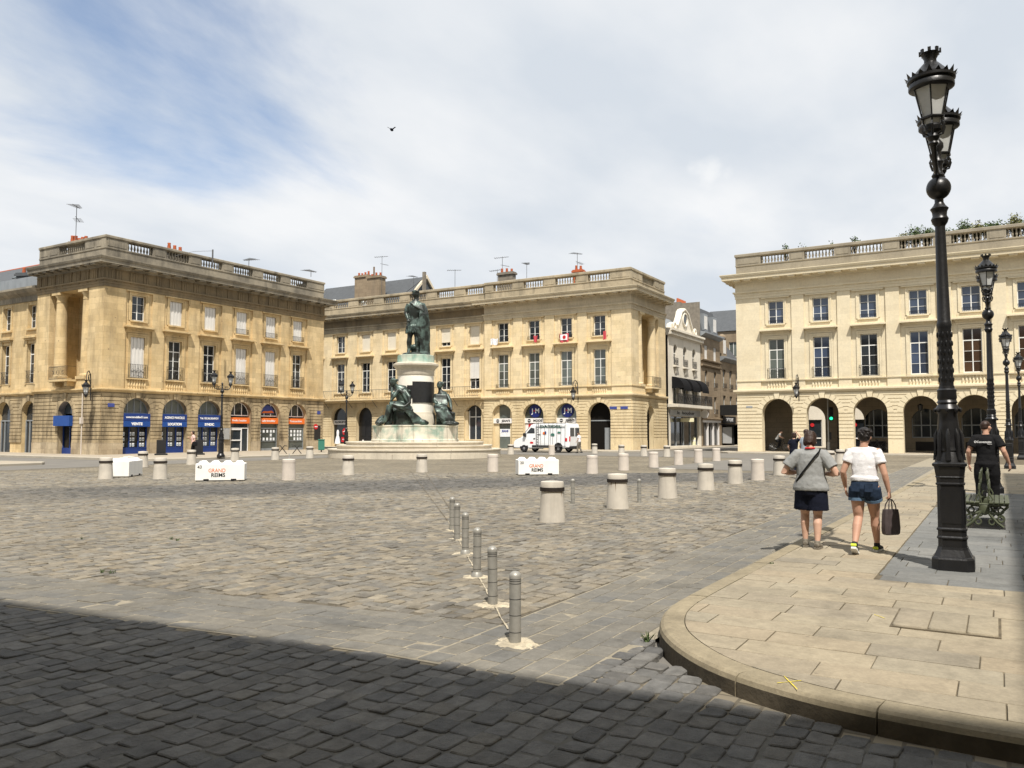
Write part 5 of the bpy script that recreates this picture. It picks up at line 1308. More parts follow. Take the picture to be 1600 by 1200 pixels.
# ================================================================== right building (C)
LVC = dict(LVB); LVC['r'] = 1.2
YC0 = 18.4
C_ = empty('corner_building', (DX, YC0, 0), R(-90)); tag(C_, 'clean pale stone building with an open arcade beside the street lamps', 'building', 'classical buildings around the square')
MC = dict(wall='stone_C', low='stone_C_low', plinth='stone_C_low', arch='stone_C', frieze='stone_C', cornice='stone_C')
baysC = [3.2 + 3.46 * i for i in range(9)]; WC = 32.5
zsC = front(C_, WC, baysC, LVC, MC, 0.14, 2.5, 0.0, 0.0, depth=0.8)
sur = surround_mesh(LVC, 'stone_C'); apr = apron_mesh(LVC, 'stone_C')
glc = ['glass_grey', 'glass_blue', 'glass', 'glass_blue', 'glass_brown', 'glass_brown', 'glass', 'glass_blue', 'glass']
for i, c in enumerate(baysC):
    link('window_surround', sur, C_, T(c, 0.12, 0)); link('balcony_apron', apr, C_, T(c, 0.12, 0))
    window(C_, c, 0.33, LVC['w2b'], LVC['w2w'], LVC['w2t'] - LVC['w2b'], 'tall', glc[i]); window(C_, c, 0.33, LVC['w3b'], LVC['w3w'], LVC['w3t'] - LVC['w3b'], 'square', 'glass_blue')
    if i in (0, 1, 2): railing(C_, c, 0.12, LVC['w2b'] - 0.02, 1.4, 0.85)
    railing(C_, c, 0.3, LVC['w3b'] - 0.02, 1.15, 0.3)
pathC = [(0, 12), (0, 0), (WC, 0)]
mb = MB(); mb.sweep([(-0.2, s0_ - 0.05), (0.10, s0_ - 0.05), (0.14, s0_ + 0.04), (0.26, s0_ + 0.10), (0.26, s1_ - 0.03), (0.06, s1_), (-0.2, s1_)], pathC); mb.build('string_course', MAT['stone_C'], C_)
mb = MB(); mb.sweep([(-0.2, LVC['w2b'] - 0.2), (0.05, LVC['w2b'] - 0.2), (0.07, LVC['w2b'] - 0.12), (-0.2, LVC['w2b'] - 0.1)], pathC); mb.build('sill_course', MAT['stone_C'], C_)
entablature(C_, pathC, LVC, MC, True, False, 1.15)
parapet(C_, pathC, LVC, 'stone_top_C', [[(0.02, 11.9, 'p')], bay_segs(baysC, 2.25, 0.02, WC)])
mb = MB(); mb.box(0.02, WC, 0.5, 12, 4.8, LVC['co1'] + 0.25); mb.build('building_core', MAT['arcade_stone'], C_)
# arcade: floor, back wall with two open passages then arched windows
ya = 4.4
mb = MB(); ops = [('a', 4.95, 1.15, 0.14, 2.75), ('a', 8.05, 1.05, 0.14, 2.75)]
wops = [('a', c, 1.0, 1.25, 2.55) for c in baysC[2:]]
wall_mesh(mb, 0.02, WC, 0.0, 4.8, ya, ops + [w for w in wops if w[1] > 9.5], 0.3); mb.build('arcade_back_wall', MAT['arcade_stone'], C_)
mb = MB(); mb.box(0.02, WC, -0.35, ya + 8, -0.1, 0.135); mb.build('arcade_floor', MAT['walk_far'], C_)
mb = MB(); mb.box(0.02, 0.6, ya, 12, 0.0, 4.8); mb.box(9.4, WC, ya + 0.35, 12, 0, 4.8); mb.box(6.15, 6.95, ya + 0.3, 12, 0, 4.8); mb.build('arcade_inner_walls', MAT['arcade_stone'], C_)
mb = MB(); ww = [('a', 2.3, 1.3, 0.14, 2.9)]; wall_mesh(mb, 0, 4.4, 0.0, 4.92, 0, ww, 0.6); mb.build('arcade_end_wall', MAT['stone_C_low'], C_, T(0, 4.4, 0) @ RZ(R(-90)))
for w in wops:
    c = w[1]
    mb = MB(); mb.box(c - 1, c + 1, ya + 0.2, ya + 0.24, 1.25, 2.55); half_disc(mb, c, 1.0, 2.55, ya + 0.2, ya + 0.24); q = mb.build('arched_window', MAT['glass'], C_)
    mb = MB()
    for xx in (-1.0, -0.36, 0.28, 0.92): mb.box(c + xx, c + xx + 0.08, ya + 0.12, ya + 0.2, 1.25, 2.55 + math.sqrt(max(0, 1 - min(1, (xx + .04) ** 2))) * 0.97)
    for zz in (1.25, 2.2): mb.box(c - 1, c + 1, ya + 0.13, ya + 0.2, zz, zz + 0.08)
    mb.build('window_frame', MAT['zinc'], q)
    mb = MB(); mb.box(c - 0.75, c + 0.55, ya - 0.03, ya, 0.25, 0.95); mb.build('vent_panel', MAT['dark_interior'], C_)
mb = MB(); mb.box(0.75, 1.25, -0.1, -0.065, 3.7, 3.85); mb.build('street_sign', MAT['galv'], C_)
# small hanging lantern in the fourth arch
mb = MB(); mb.lathe([(0.05, 0.5), (0.16, 0.42), (0.2, 0.38), (0.13, 0.0), (0.03, -0.05)], 6, (baysC[3] - 0.15, 1.6, 3.35), False); mb.tube([(baysC[3] - 0.15, 1.6, 3.8), (baysC[3] - 0.15, 1.6, 4.8)], 0.012, 5); mb.build('arcade_lantern', MAT['iron_black'], C_)

# ------------------------------------------------------------------ houses of the street between the two corner buildings (facades run along +X at Y ~ 28.4)
def street_house(name, x0, x1, y0, label, wallm, h):
    e = empty(name, (x0, y0, 0)); tag(e, label, 'building', 'houses along the side street'); return e
# white house with a scrolled gable
SX0, SX1, SY = 77.2, 87.6, 28.0
hw = street_house('town_house', SX0, SX1, SY, 'narrow white plastered house with scrolled gable and three dark balcony awnings', 'stone_white', 13); Wd = SX1 - SX0
win3 = [Wd * (i + 0.5) / 3 * 0.86 + Wd * 0.07 for i in range(3)]
mb = MB(); ops = [('a', c, 0.55, 8.6, 10.1) for c in win3] + [('r', c - .9, c + .9, 4.6, 7.1) for c in win3] + [('r', 0.6, Wd - 0.8, 0.3, 3.3)]
wall_mesh(mb, 0, Wd, 0, 12.1, 0, ops, 0.4); mb.build('wall', MAT['stone_white'], hw)
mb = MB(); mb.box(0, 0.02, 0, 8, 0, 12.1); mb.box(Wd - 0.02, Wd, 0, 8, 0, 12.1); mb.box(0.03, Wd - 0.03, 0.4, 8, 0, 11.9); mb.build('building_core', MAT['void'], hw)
for c in win3:
    mb = MB(); mb.box(c - .55, c + .55, 0.25, 0.28, 8.6, 10.1); half_disc(mb, c, .55, 10.1, 0.25, 0.28); q = mb.build('window', MAT['glass'], hw)
    mb = MB(); mb.box(c - 0.04, c + 0.04, 0.2, 0.25, 8.6, 10.6); mb.box(c - .55, c + .55, 0.2, 0.25, 9.7, 9.78); mb.build('window_frame', MAT['white_paint'], q)
    railing(hw, c, 0.0, 8.5, 1.2, 0.75)
    mb = MB(); mb.box(c - 0.7, c + 0.7, -0.3, 0.0, 8.32, 8.48); mb.prism([(-0.25, 8.3), (0, 8.3), (0, 7.5), (-0.1, 7.7)], c - 0.3, c + 0.3, 'x'); mb.build('window_sill', MAT['stone_white'], hw)
    # barrel awning
    mb = MB(); n = 8
    for k in range(n):
        a, b = math.pi / 2 * k / n, math.pi / 2 * (k + 1) / n
        mb.quad((c - 1.12, -1.25 * math.sin(a), 6.1 + 1.2 * math.cos(a)), (c + 1.12, -1.25 * math.sin(a), 6.1 + 1.2 * math.cos(a)), (c + 1.12, -1.25 * math.sin(b), 6.1 + 1.2 * math.cos(b)), (c - 1.12, -1.25 * math.sin(b), 6.1 + 1.2 * math.cos(b)))
    for sx in (-1.12, 1.12): mb.add([(c + sx, 0, 6.1)] + [(c + sx, -1.25 * math.sin(math.pi / 2 * k / n), 6.1 + 1.2 * math.cos(math.pi / 2 * k / n)) for k in range(n + 1)], [tuple(range(n + 2))])
    mb.box(c - 1.12, c + 1.12, -1.27, -1.24, 5.85, 6.1); mb.build('awning', MAT['cloth_black'], hw)
    mb = MB(); mb.box(c - .9, c + .9, 0.3, 0.33, 4.6, 7.1); q = mb.build('window', MAT['glass_grey'], hw); mb = MB()
    for xx in (-.9, -.04, .82): mb.box(c + xx, c + xx + 0.08, 0.24, 0.3, 4.6, 7.1)
    mb.build('window_frame', MAT['white_paint'], q)
mb = MB(); mb.box(-0.2, Wd + 0.6, -1.1, 0.0, 4.2, 4.5); mb.build('balcony_slab', MAT['stone_white'], hw); mb = MB()
mb.box(-0.2, Wd + 0.6, -1.08, -1.04, 5.5, 5.55); mb.box(-0.2, Wd + 0.6, -1.08, -1.04, 4.6, 4.63)
for k in range(60): xx = -0.2 + (Wd + 0.8) * k / 59; mb.box(xx - 0.015, xx + 0.015, -1.075, -1.045, 4.5, 5.5)
for k in range(14): mb.torus((0.2 + k * Wd / 13.2, -1.07, 5.05), 0.27, 0.03, 'y', 12, 4)
mb.build('railing', MAT['iron_black'], hw)
mb = MB(); mb.sweep([(-0.1, 11.4), (0.1, 11.4), (0.3, 11.75), (0.55, 11.9), (0.55, 12.1), (-0.3, 12.15)], [(-0.1, 0), (Wd + 0.1, 0)]); 
for k in range(24): mb.box(Wd * k / 23.5 - 0.12, Wd * k / 23.5 + 0.12, -0.42, -0.05, 11.5, 11.74)
mb.build('cornice', MAT['stone_white'], hw)
cx = Wd * 0.5; gp = [(-4.6, 12.1), (-4.4, 12.9), (-3.6, 13.3), (-2.9, 12.9), (-2.2, 13.6), (-1.6, 14.6), (-1.3, 15.4), (-0.7, 15.9), (0.0, 16.15), (0.7, 15.9), (1.3, 15.4), (1.6, 14.6), (2.2, 13.6), (2.9, 12.9), (3.6, 13.3), (4.4, 12.9), (4.6, 12.1)]
gp = [(a * .92, 12.1 + (b - 12.1) * .66) for a, b in gp]; mb = MB(); mb.prism([(cx + a, b) for a, b in gp], 0.0, 0.5, 'y'); g = mb.build('gable', MAT['stone_white'], hw)
mb = MB(); mb.ball((cx, 0.0, 13.5), (0.5, 0.12, 0.65)); mb.build('oculus', MAT['glass'], g)
mb = MB()
for sx in (-1, 1): mb.torus((cx + sx * 3.3, -0.05, 12.55), 0.3, 0.12, 'y', 14, 6); mb.tube([(cx + sx * 2.4, -0.05, 12.65), (cx + sx * 1.6, -0.05, 13.5), (cx + sx * 1.1, -0.05, 14.2), (cx, -0.05, 14.6)], 0.14, 6)
mb.torus((cx, -0.05, 13.5), 0.68, 0.12, 'y', 18, 6); mb.build('scrollwork', MAT['stone_white'], g)
mb = MB(); mb.prism([(0.5, 12.1), (3.5, 14.4), (7.9, 14.4), (7.9, 12.1)], 0.1, Wd - 0.1, 'x'); mb.build('roof', MAT['zinc'], hw)
board(hw, Wd / 2 - 0.2, Wd - 0.8, 3.35, 4.0, -0.02, 'galv', 'fascia', 'le  boudoir', 0.5, 'text_black', 0.004, 5.5)
mb = MB(); mb.box(0.6, Wd - 0.8, 0.3, 0.34, 0.3, 3.3); q = mb.build('shop_window', MAT['glass'], hw); mb = MB()
for k in range(5): xx = 0.6 + (Wd - 1.4) * k / 4; mb.box(xx - 0.08, xx + 0.08, 0.2, 0.3, 0, 3.3)
mb.build('shop_frame', MAT['zinc'], q)
mb = MB(); mb.lathe([(0.45, 0), (0.45, 0.08)], 18, (0, 0, 0), False, T(Wd - 0.4, -0.5, 3.65) @ Matrix.Rotation(R(90), 4, 'Y')); mb.build('round_sign', MAT['sign_white'], hw)
# brown stone house with mansard
BX0, BX1 = 87.65, 95.0
hb = street_house('town_house', BX0, BX1, SY, 'brown stone house with slate mansard and round-headed windows', 'stone_brown', 15); hb.scale = (1, 1, .87); Wd = BX1 - BX0
w2 = [Wd * .27, Wd * .73]
mb = MB(); ops = sum([[('r', c - .5, c + .5, 4.4, 6.6), ('a', c, .5, 7.9, 9.5), ('r', c - .55, c + .55, 11.4, 13.2)] for c in w2], []) + [('r', 0.5, Wd - 0.5, 0.2, 3.2)]
wall_mesh(mb, 0, Wd, 0, 14.6, 0, ops, 0.35); mb.build('wall', MAT['stone_brown'], hb)
mb = MB(); mb.box(0.03, Wd - 0.03, 0.35, 9, 0, 14.5); mb.build('building_core', MAT['void'], hb)
mb = MB(); mb.box(0, 0.02, 0, 9, 0, 18.6); mb.build('party_wall', MAT['brick_grey'], hb)
for c in w2:
    window(hb, c, 0.2, 4.4, 1.0, 2.2, 'plain', 'glass_grey'); window(hb, c, 0.2, 7.9, 1.0, 2.0, 'plain', 'glass_grey'); window(hb, c, 0.2, 11.4, 1.1, 1.8, 'plain', 'glass_grey', fill='shutter')
    for zz in (4.35, 7.85): railing(hb, c, 0, zz, 1.2, 0.6)
for zz in (3.5, 10.4, 11.1): 
    mb = MB(); mb.sweep([(-0.05, zz), (0.18, zz), (0.25, zz + 0.15), (0.25, zz + 0.25), (-0.05, zz + 0.28)], [(0, 0), (Wd, 0)]); mb.build('string_course', MAT['stone_brown'], hb)
mb = MB(); mb.sweep([(-0.05, 14.2), (0.2, 14.3), (0.6, 14.6), (0.6, 14.8), (-0.05, 14.85)], [(0, 0), (Wd, 0)]); mb.build('cornice', MAT['zinc'], hb)
mb = MB(); mb.prism([(0.1, 14.8), (0.8, 18.2), (1.2, 18.4), (8.9, 18.6), (8.9, 14.8)], 0.03, Wd, 'x'); rf = mb.build('roof', MAT['slate'], hb)
for c in w2:
    mb = MB(); mb.box(c - .75, c + .75, -0.02, 1.0, 15.1, 17.3); d = mb.build('dormer', MAT['zinc'], rf); mb = MB(); mb.box(c - .5, c + .5, -0.06, -0.02, 15.3, 17.0); mb.build('dormer_window', MAT['shutter_white'], d)
mb = MB(); mb.box(2.0, 5.0, 3.0, 3.7, 18.4, 19.2); ch = mb.build('chimney', MAT['brick_grey'], rf); mb = MB()
for k in range(6): mb.lathe([(0.16, 0), (0.13, 0.55)], 8, (2.3 + k * 0.5, 3.35, 19.2))
mb.build('chimney_pots', MAT['terracotta'], ch)
mb = MB(); mb.box(0.5, Wd - 0.5, 0.25, 0.3, 0.2, 3.2); q = mb.build('shop_window', MAT['glass'], hb); mb = MB()
for k in range(4): xx = 0.5 + (Wd - 1) * k / 3; mb.box(xx - 0.12, xx + 0.12, 0.05, 0.25, 0, 3.3)
mb.box(0.3, Wd - 0.3, -0.1, 0.3, 3.2, 3.6); mb.build('shop_frame', MAT['sign_white'], q)
# third house, lower, then houses closing the view
h3 = street_house('town_house', 95.05, 104, SY, 'lower brown stone house with dormer and balustraded attic farther down the street', 'stone_brown', 12); h3.scale = (1, 1, .92); Wd = 9
w2 = [1.6, 4.4, 7.2]; mb = MB(); ops = sum([[('r', c - .55, c + .55, 4.2, 6.6), ('r', c - .55, c + .55, 7.6, 10.0)] for c in w2], [])
wall_mesh(mb, 0, Wd, 0, 11.4, 0, ops, 0.35); mb.build('wall', MAT['stone_brown'], h3)
mb = MB(); mb.box(0.03, Wd - 0.03, 0.35, 9, 0, 11.4); mb.build('building_core', MAT['void'], h3)
for c in w2:
    window(h3, c, 0.2, 4.2, 1.1, 2.4, 'plain', 'glass_grey'); window(h3, c, 0.2, 7.6, 1.1, 2.4, 'plain', 'glass_grey'); railing(h3, c, 0, 7.55, 1.3, 0.6)
mb = MB(); mb.sweep([(-0.05, 11.0), (0.2, 11.1), (0.6, 11.4), (0.6, 11.6), (-0.05, 11.65)], [(0, 0), (Wd, 0)]); mb.build('cornice', MAT['zinc'], h3)
mb = MB(); mb.prism([(0.1, 11.6), (2.6, 15.0), (8.9, 15.4), (8.9, 11.6)], 0.03, Wd, 'x'); rf = mb.build('roof', MAT['slate'], h3)
mb = MB(); mb.box(0.8, 2.6, -0.05, 1.5, 11.7, 14.2); mb.ball((1.7, 0.2, 14.2), (1.0, 0.4, 0.5)); d = mb.build('dormer', MAT['stone_brown'], rf); mb = MB(); mb.box(1.2, 2.2, -0.1, -0.05, 12.1, 13.9); mb.build('dormer_window', MAT['shutter_white'], d)
board(h3, 3.2, 5.5, 3.0, 3.9, -0.05, 'black', 'fascia', 'OPTIQUE', 0.6, 'text_white', 0.0, 3.0)
mb = MB(); mb.box(0.3, Wd - 0.5, 0.0, 0.1, 0.0, 2.9); mb.build('shop_window', MAT['glass'], h3)
mb = MB(); mb.box(-0.4, 1.0, -2.2, -0.05, 4.0, 5.3); mb.build('hanging_sign', MAT['black'], h3)
far = empty('town_house', (106, 20, 0)); tag(far, 'grey rear house with brick gable closing the end of the side street', 'building', 'houses along the side street')
mb = MB(); wall_mesh(mb, 0, 14, 0, 15, 0, [('r', 1 + 3 * k, 2.1 + 3 * k, z, z + 2) for k in range(4) for z in (4.5, 8, 11.5)], 0.3); mb.build('wall', MAT['stone_brown'], far, T(0, 14, 0) @ RZ(R(-90)))
mb = MB(); mb.box(0.3, 10, 0, 14, 0, 15); mb.build('building_core', MAT['brick_grey'], far)
for k in range(4):
    for z in (4.5, 8, 11.5): window(far, 1.55 + 3 * k, 0.15, z, 1.1, 2.0, 'plain', 'glass_grey', M=T(0, 14, 0) @ RZ(R(-90)))
mb = MB(); mb.prism([(-0.2, 15), (5, 18.5), (10.2, 15)], 0, 14, 'y'); mb.build('roof', MAT['slate'], far)
# shop behind the arcade, seen through the passages
sb = empty('shop_building', (90, 20, 0)); tag(sb, 'bright shop front with red round stickers seen through the arcade', 'building'); SMx = RZ(R(-90))
mb = MB(); ops = [('r', 1 + 4.2 * k, 4.2 + 4.2 * k, 0.2, 3.0) for k in range(5)] + [('r', 1.8 + 4.2 * k, 3.2 + 4.2 * k, 4.6, 7.2) for k in range(5)]
wall_mesh(mb, 0, 22, 0, 12, 0, ops, 0.35); mb.build('wall', MAT['stone_white'], sb, SMx)
mb = MB(); mb.box(0.35, 8, -22, 0, 0, 12); mb.build('building_core', MAT['void'], sb)
for k in range(5):
    mb = MB(); mb.box(1 + 4.2 * k, 4.2 + 4.2 * k, 0.2, 0.25, 0.2, 3.0); q = mb.build('shop_window', MAT['glass'], sb, SMx); mb = MB()
    for xx in (0, 1.55, 3.1): mb.box(1 + 4.2 * k + xx, 1.1 + 4.2 * k + xx, 0.1, 0.2, 0.2, 3.0)
    mb.box(1 + 4.2 * k, 4.2 + 4.2 * k, 0.1, 0.2, 1.0, 1.12); mb.build('shop_frame', MAT['sign_white'], q, SMx)
    window(sb, 2.5 + 4.2 * k, 0.2, 4.6, 1.4, 2.6, 'tall', 'glass', M=SMx)
    for (dx, dz, rr, m) in ((0.9, 1.75, 0.25, 'sign_red'), (2.2, 2.45, 0.2, 'sign_red')):
        mb = MB(); mb.lathe([(rr, 0), (rr, 0.02)], 16, (0, 0, 0), False, T(1 + 4.2 * k + dx, 0.15, dz) @ Matrix.Rotation(R(90), 4, 'X')); mb.build('sticker', MAT[m], q, SMx)
# ------------------------------------------------------------------ the two neighbours outside the frame whose shade falls on the near street and pavement
def plain_block(name, loc, rz, W, depth, label):
    e = empty(name, loc, rz); tag(e, label, 'building', 'classical buildings around the square')
    n = int(W / 3.5); bays = [W * (i + .5) / n for i in range(n)]
    mb = MB(); ops = sum([[('a', c, 1.15, 0.0, 3.2), ('r', c - .6, c + .6, 6.0, 9.2), ('r', c - .6, c + .6, 10.5, 12.3)] for c in bays], [])
    wall_mesh(mb, 0, W, 0, 13.2, 0, ops, 0.35); mb.build('wall', MAT['stone_C'], e)
    mb = MB(); mb.box(0.02, W - 0.02, 0.4, depth, 0, 16.4); mb.build('building_core', MAT['dark_interior'], e)
    mb = MB(); mb.sweep([(-0.4, 13.2), (0.1, 13.2), (0.15, 14.0), (0.8, 14.3), (0.9, 14.66), (-0.4, 14.7)], [(0, depth), (0, 0), (W, 0), (W, depth)]); mb.build('cornice', MAT['stone_C'], e)
    mb = MB(); mb.sweep([(-0.6, 14.6), (-0.05, 14.6), (-0.05, 16.3), (0.05, 16.35), (0.05, 16.5), (-0.6, 16.5)], [(0, depth), (0, 0), (W, 0), (W, depth)]); mb.build('parapet', MAT['stone_top_C'], e)
    for c in bays:
        mb = MB(); mb.box(c - 1.15, c + 1.15, 0.3, 0.36, 0, 4.35); mb.build('shop_window', MAT['glass'], e)
        mb = MB(); mb.box(c - .6, c + .6, 0.25, 0.3, 6.0, 9.2); mb.box(c - .6, c + .6, 0.25, 0.3, 10.5, 12.3); mb.build('window', MAT['glass'], e)
    return e
# facade looking +X, behind the photographer; its parapet line runs almost along Y
a = math.atan2(0.55, -7.1)
plain_block('corner_building', (-3.0 - 0.078 * 0, 0, 0), 0, 1, 1, '') if False else None
b1 = plain_block('corner_building', (-3.45 + 0.085 * 12, -9.4, 0), R(90) + math.atan(0.085), 60, 10, 'stone building across the near street that shades the cobbles')
b2 = plain_block('corner_building', (28.5, -6.5, 0), R(180), 30.5, 10, 'stone building along the pavement behind the bench and lamps')
# ------------------------------------------------------------------ sculpting helper: overlapping forms fused into one skin
def fuse(mb, name, m, parent, voxel, M=None, smooth_it=6, wrinkle=0.0):
    o = mb.build(name, m, parent)
    if M is not None: o.matrix_local = M
    r = o.modifiers.new('fuse', 'REMESH'); r.mode = 'VOXEL'; r.voxel_size = voxel; r.use_smooth_shade = True
    if smooth_it: s = o.modifiers.new('soft', 'SMOOTH'); s.iterations = smooth_it; s.factor = 0.5
    if wrinkle:
        tx = bpy.data.textures.get('wrinkle') or bpy.data.textures.new('wrinkle', 'CLOUDS'); tx.noise_scale = 0.11; tx.noise_depth = 3
        d = o.modifiers.new('folds', 'DISPLACE'); d.texture = tx; d.texture_coords = 'LOCAL'; d.strength = wrinkle; d.mid_level = 0.5
    bake(o); o.data.materials.clear(); o.data.materials.append(m)
    o.data.polygons.foreach_set('use_smooth', [True] * len(o.data.polygons))
    return o
# ================================================================== monument
mz = 56.4; v = ray(649, 674.8); MCX, MCY = (v[:2] / (v @ _F) * mz)
mon = empty('monument', (MCX, MCY, 0)); tag(mon, 'round stone monument base with ringed steps, stained plinth and white drum', 'monument')
toc = math.atan2(-MCY, -MCX)                     # direction from the monument to the photographer
def ring_block(r0, r1, a0, a1, z0, z1, n=4, lip=0.05):
    mb = MB(); prof = [(r0, z0), (r1 - lip, z0), (r1 - lip, z1 - 0.1), (r1, z1 - 0.07), (r1, z1), (r0, z1)]
    V_ = []; F_ = []; m_ = len(prof)
    for i in range(n + 1):
        a = a0 + (a1 - a0) * i / n
        V_ += [(r * math.cos(a), r * math.sin(a), z) for r, z in prof]
    for i in range(n):
        for k in range(m_): F_.append((i * m_ + k, i * m_ + (k + 1) % m_, (i + 1) * m_ + (k + 1) % m_, (i + 1) * m_ + k))
    F_ += [tuple(range(m_)), tuple(n * m_ + k for k in range(m_ - 1, -1, -1))]
    return mb.add(V_, F_)
for (r1, r0, z0, z1, nb, lip, off) in ((5.92, 5.2, 0.0, 0.30, 20, 0.0, 0.1), (5.97, 5.2, 0.30, 0.58, 18, 0.06, 0.0), (5.36, 4.6, 0.585, 0.84, 16, 0.06, 0.13), (4.76, 2.7, 0.845, 1.06, 14, 0.06, 0.05)):
    mb = MB(); mb.lathe([(r1 - 0.09, z0 + 0.004), (r1 - 0.09, z1 - 0.012)], 48); st = mb.build('step', MAT['monument_stone'], mon)
    da = 2 * math.pi / nb; blk = ring_block(r0, r1, 0.0022, da - 0.0022, z0, z1, 5, lip).mesh('step_block', MAT['monument_stone'])
    for k in range(nb): link('step_block', blk, st, RZ(off + k * da))
mb = MB(); mb.lathe([(3.02, 1.06), (3.02, 1.2), (2.96, 1.25), (2.96, 2.05), (3.0, 2.1), (3.0, 2.16), (2.7, 2.18)], 48); mb.build('plinth', MAT['marble_stained'], mon)
mb = MB(); mb.lathe([(1.40, 2.17), (1.40, 2.85), (1.33, 2.95), (1.33, 3.05)], 40); mb.build('drum_base', MAT['monument_stone'], mon)
mb = MB(); mb.lathe([(1.26, 3.04), (1.25, 3.9), (1.25, 5.6)], 48); mb.build('drum', MAT['marble_white'], mon)
mb = MB(); mb.lathe([(1.26, 5.6), (1.30, 5.66), (1.30, 5.98), (1.36, 6.04), (1.36, 6.10), (1.46, 6.16), (1.58, 6.3), (1.58, 6.42), (1.4, 6.5)], 48); mb.build('drum_cornice', MAT['monument_stone'], mon)
mb = MB(); mb.lathe([(1.32, 6.45), (1.32, 6.5), (1.28, 6.56), (1.28, 7.0), (1.2, 7.04)], 40); mb.build('statue_base', MAT['marble_green'], mon)
def curved_panel(mb, r, t, a0, a1, z0, z1, n=10):
    P = []; F_ = []
    for i in range(n + 1):
        a = toc + a0 + (a1 - a0) * i / n; c, s = math.cos(a), math.sin(a)
        P += [(r * c, r * s, z0), ((r + t) * c, (r + t) * s, z0), ((r + t) * c, (r + t) * s, z1), (r * c, r * s, z1)]
    for i in range(n):
        for k in range(4): F_.append((4 * i + k, 4 * i + (k + 1) % 4, 4 * i + 4 + (k + 1) % 4, 4 * i + 4 + k))
    F_ += [(0, 1, 2, 3), (4 * n + 3, 4 * n + 2, 4 * n + 1, 4 * n)]
    mb.add(P, F_)
# right of the picture = clockwise seen from above when facing the drum -> positive angle here
mb = MB(); curved_panel(mb, 1.24, 0.07, R(-10), R(78), 3.72, 5.16); pl = mb.build('plaque', MAT['plaque'], mon)
mb = MB(); curved_panel(mb, 1.24, 0.06, R(-27), R(-10.3), 4.05, 4.9, 3); mb.build('plaque_ear', MAT['plaque'], pl)
mb = MB(); mb.ball(((1.33) * math.cos(toc + R(-19)), 1.33 * math.sin(toc + R(-19)), 4.48), 0.12); mb.build('boss', MAT['bronze'], pl)

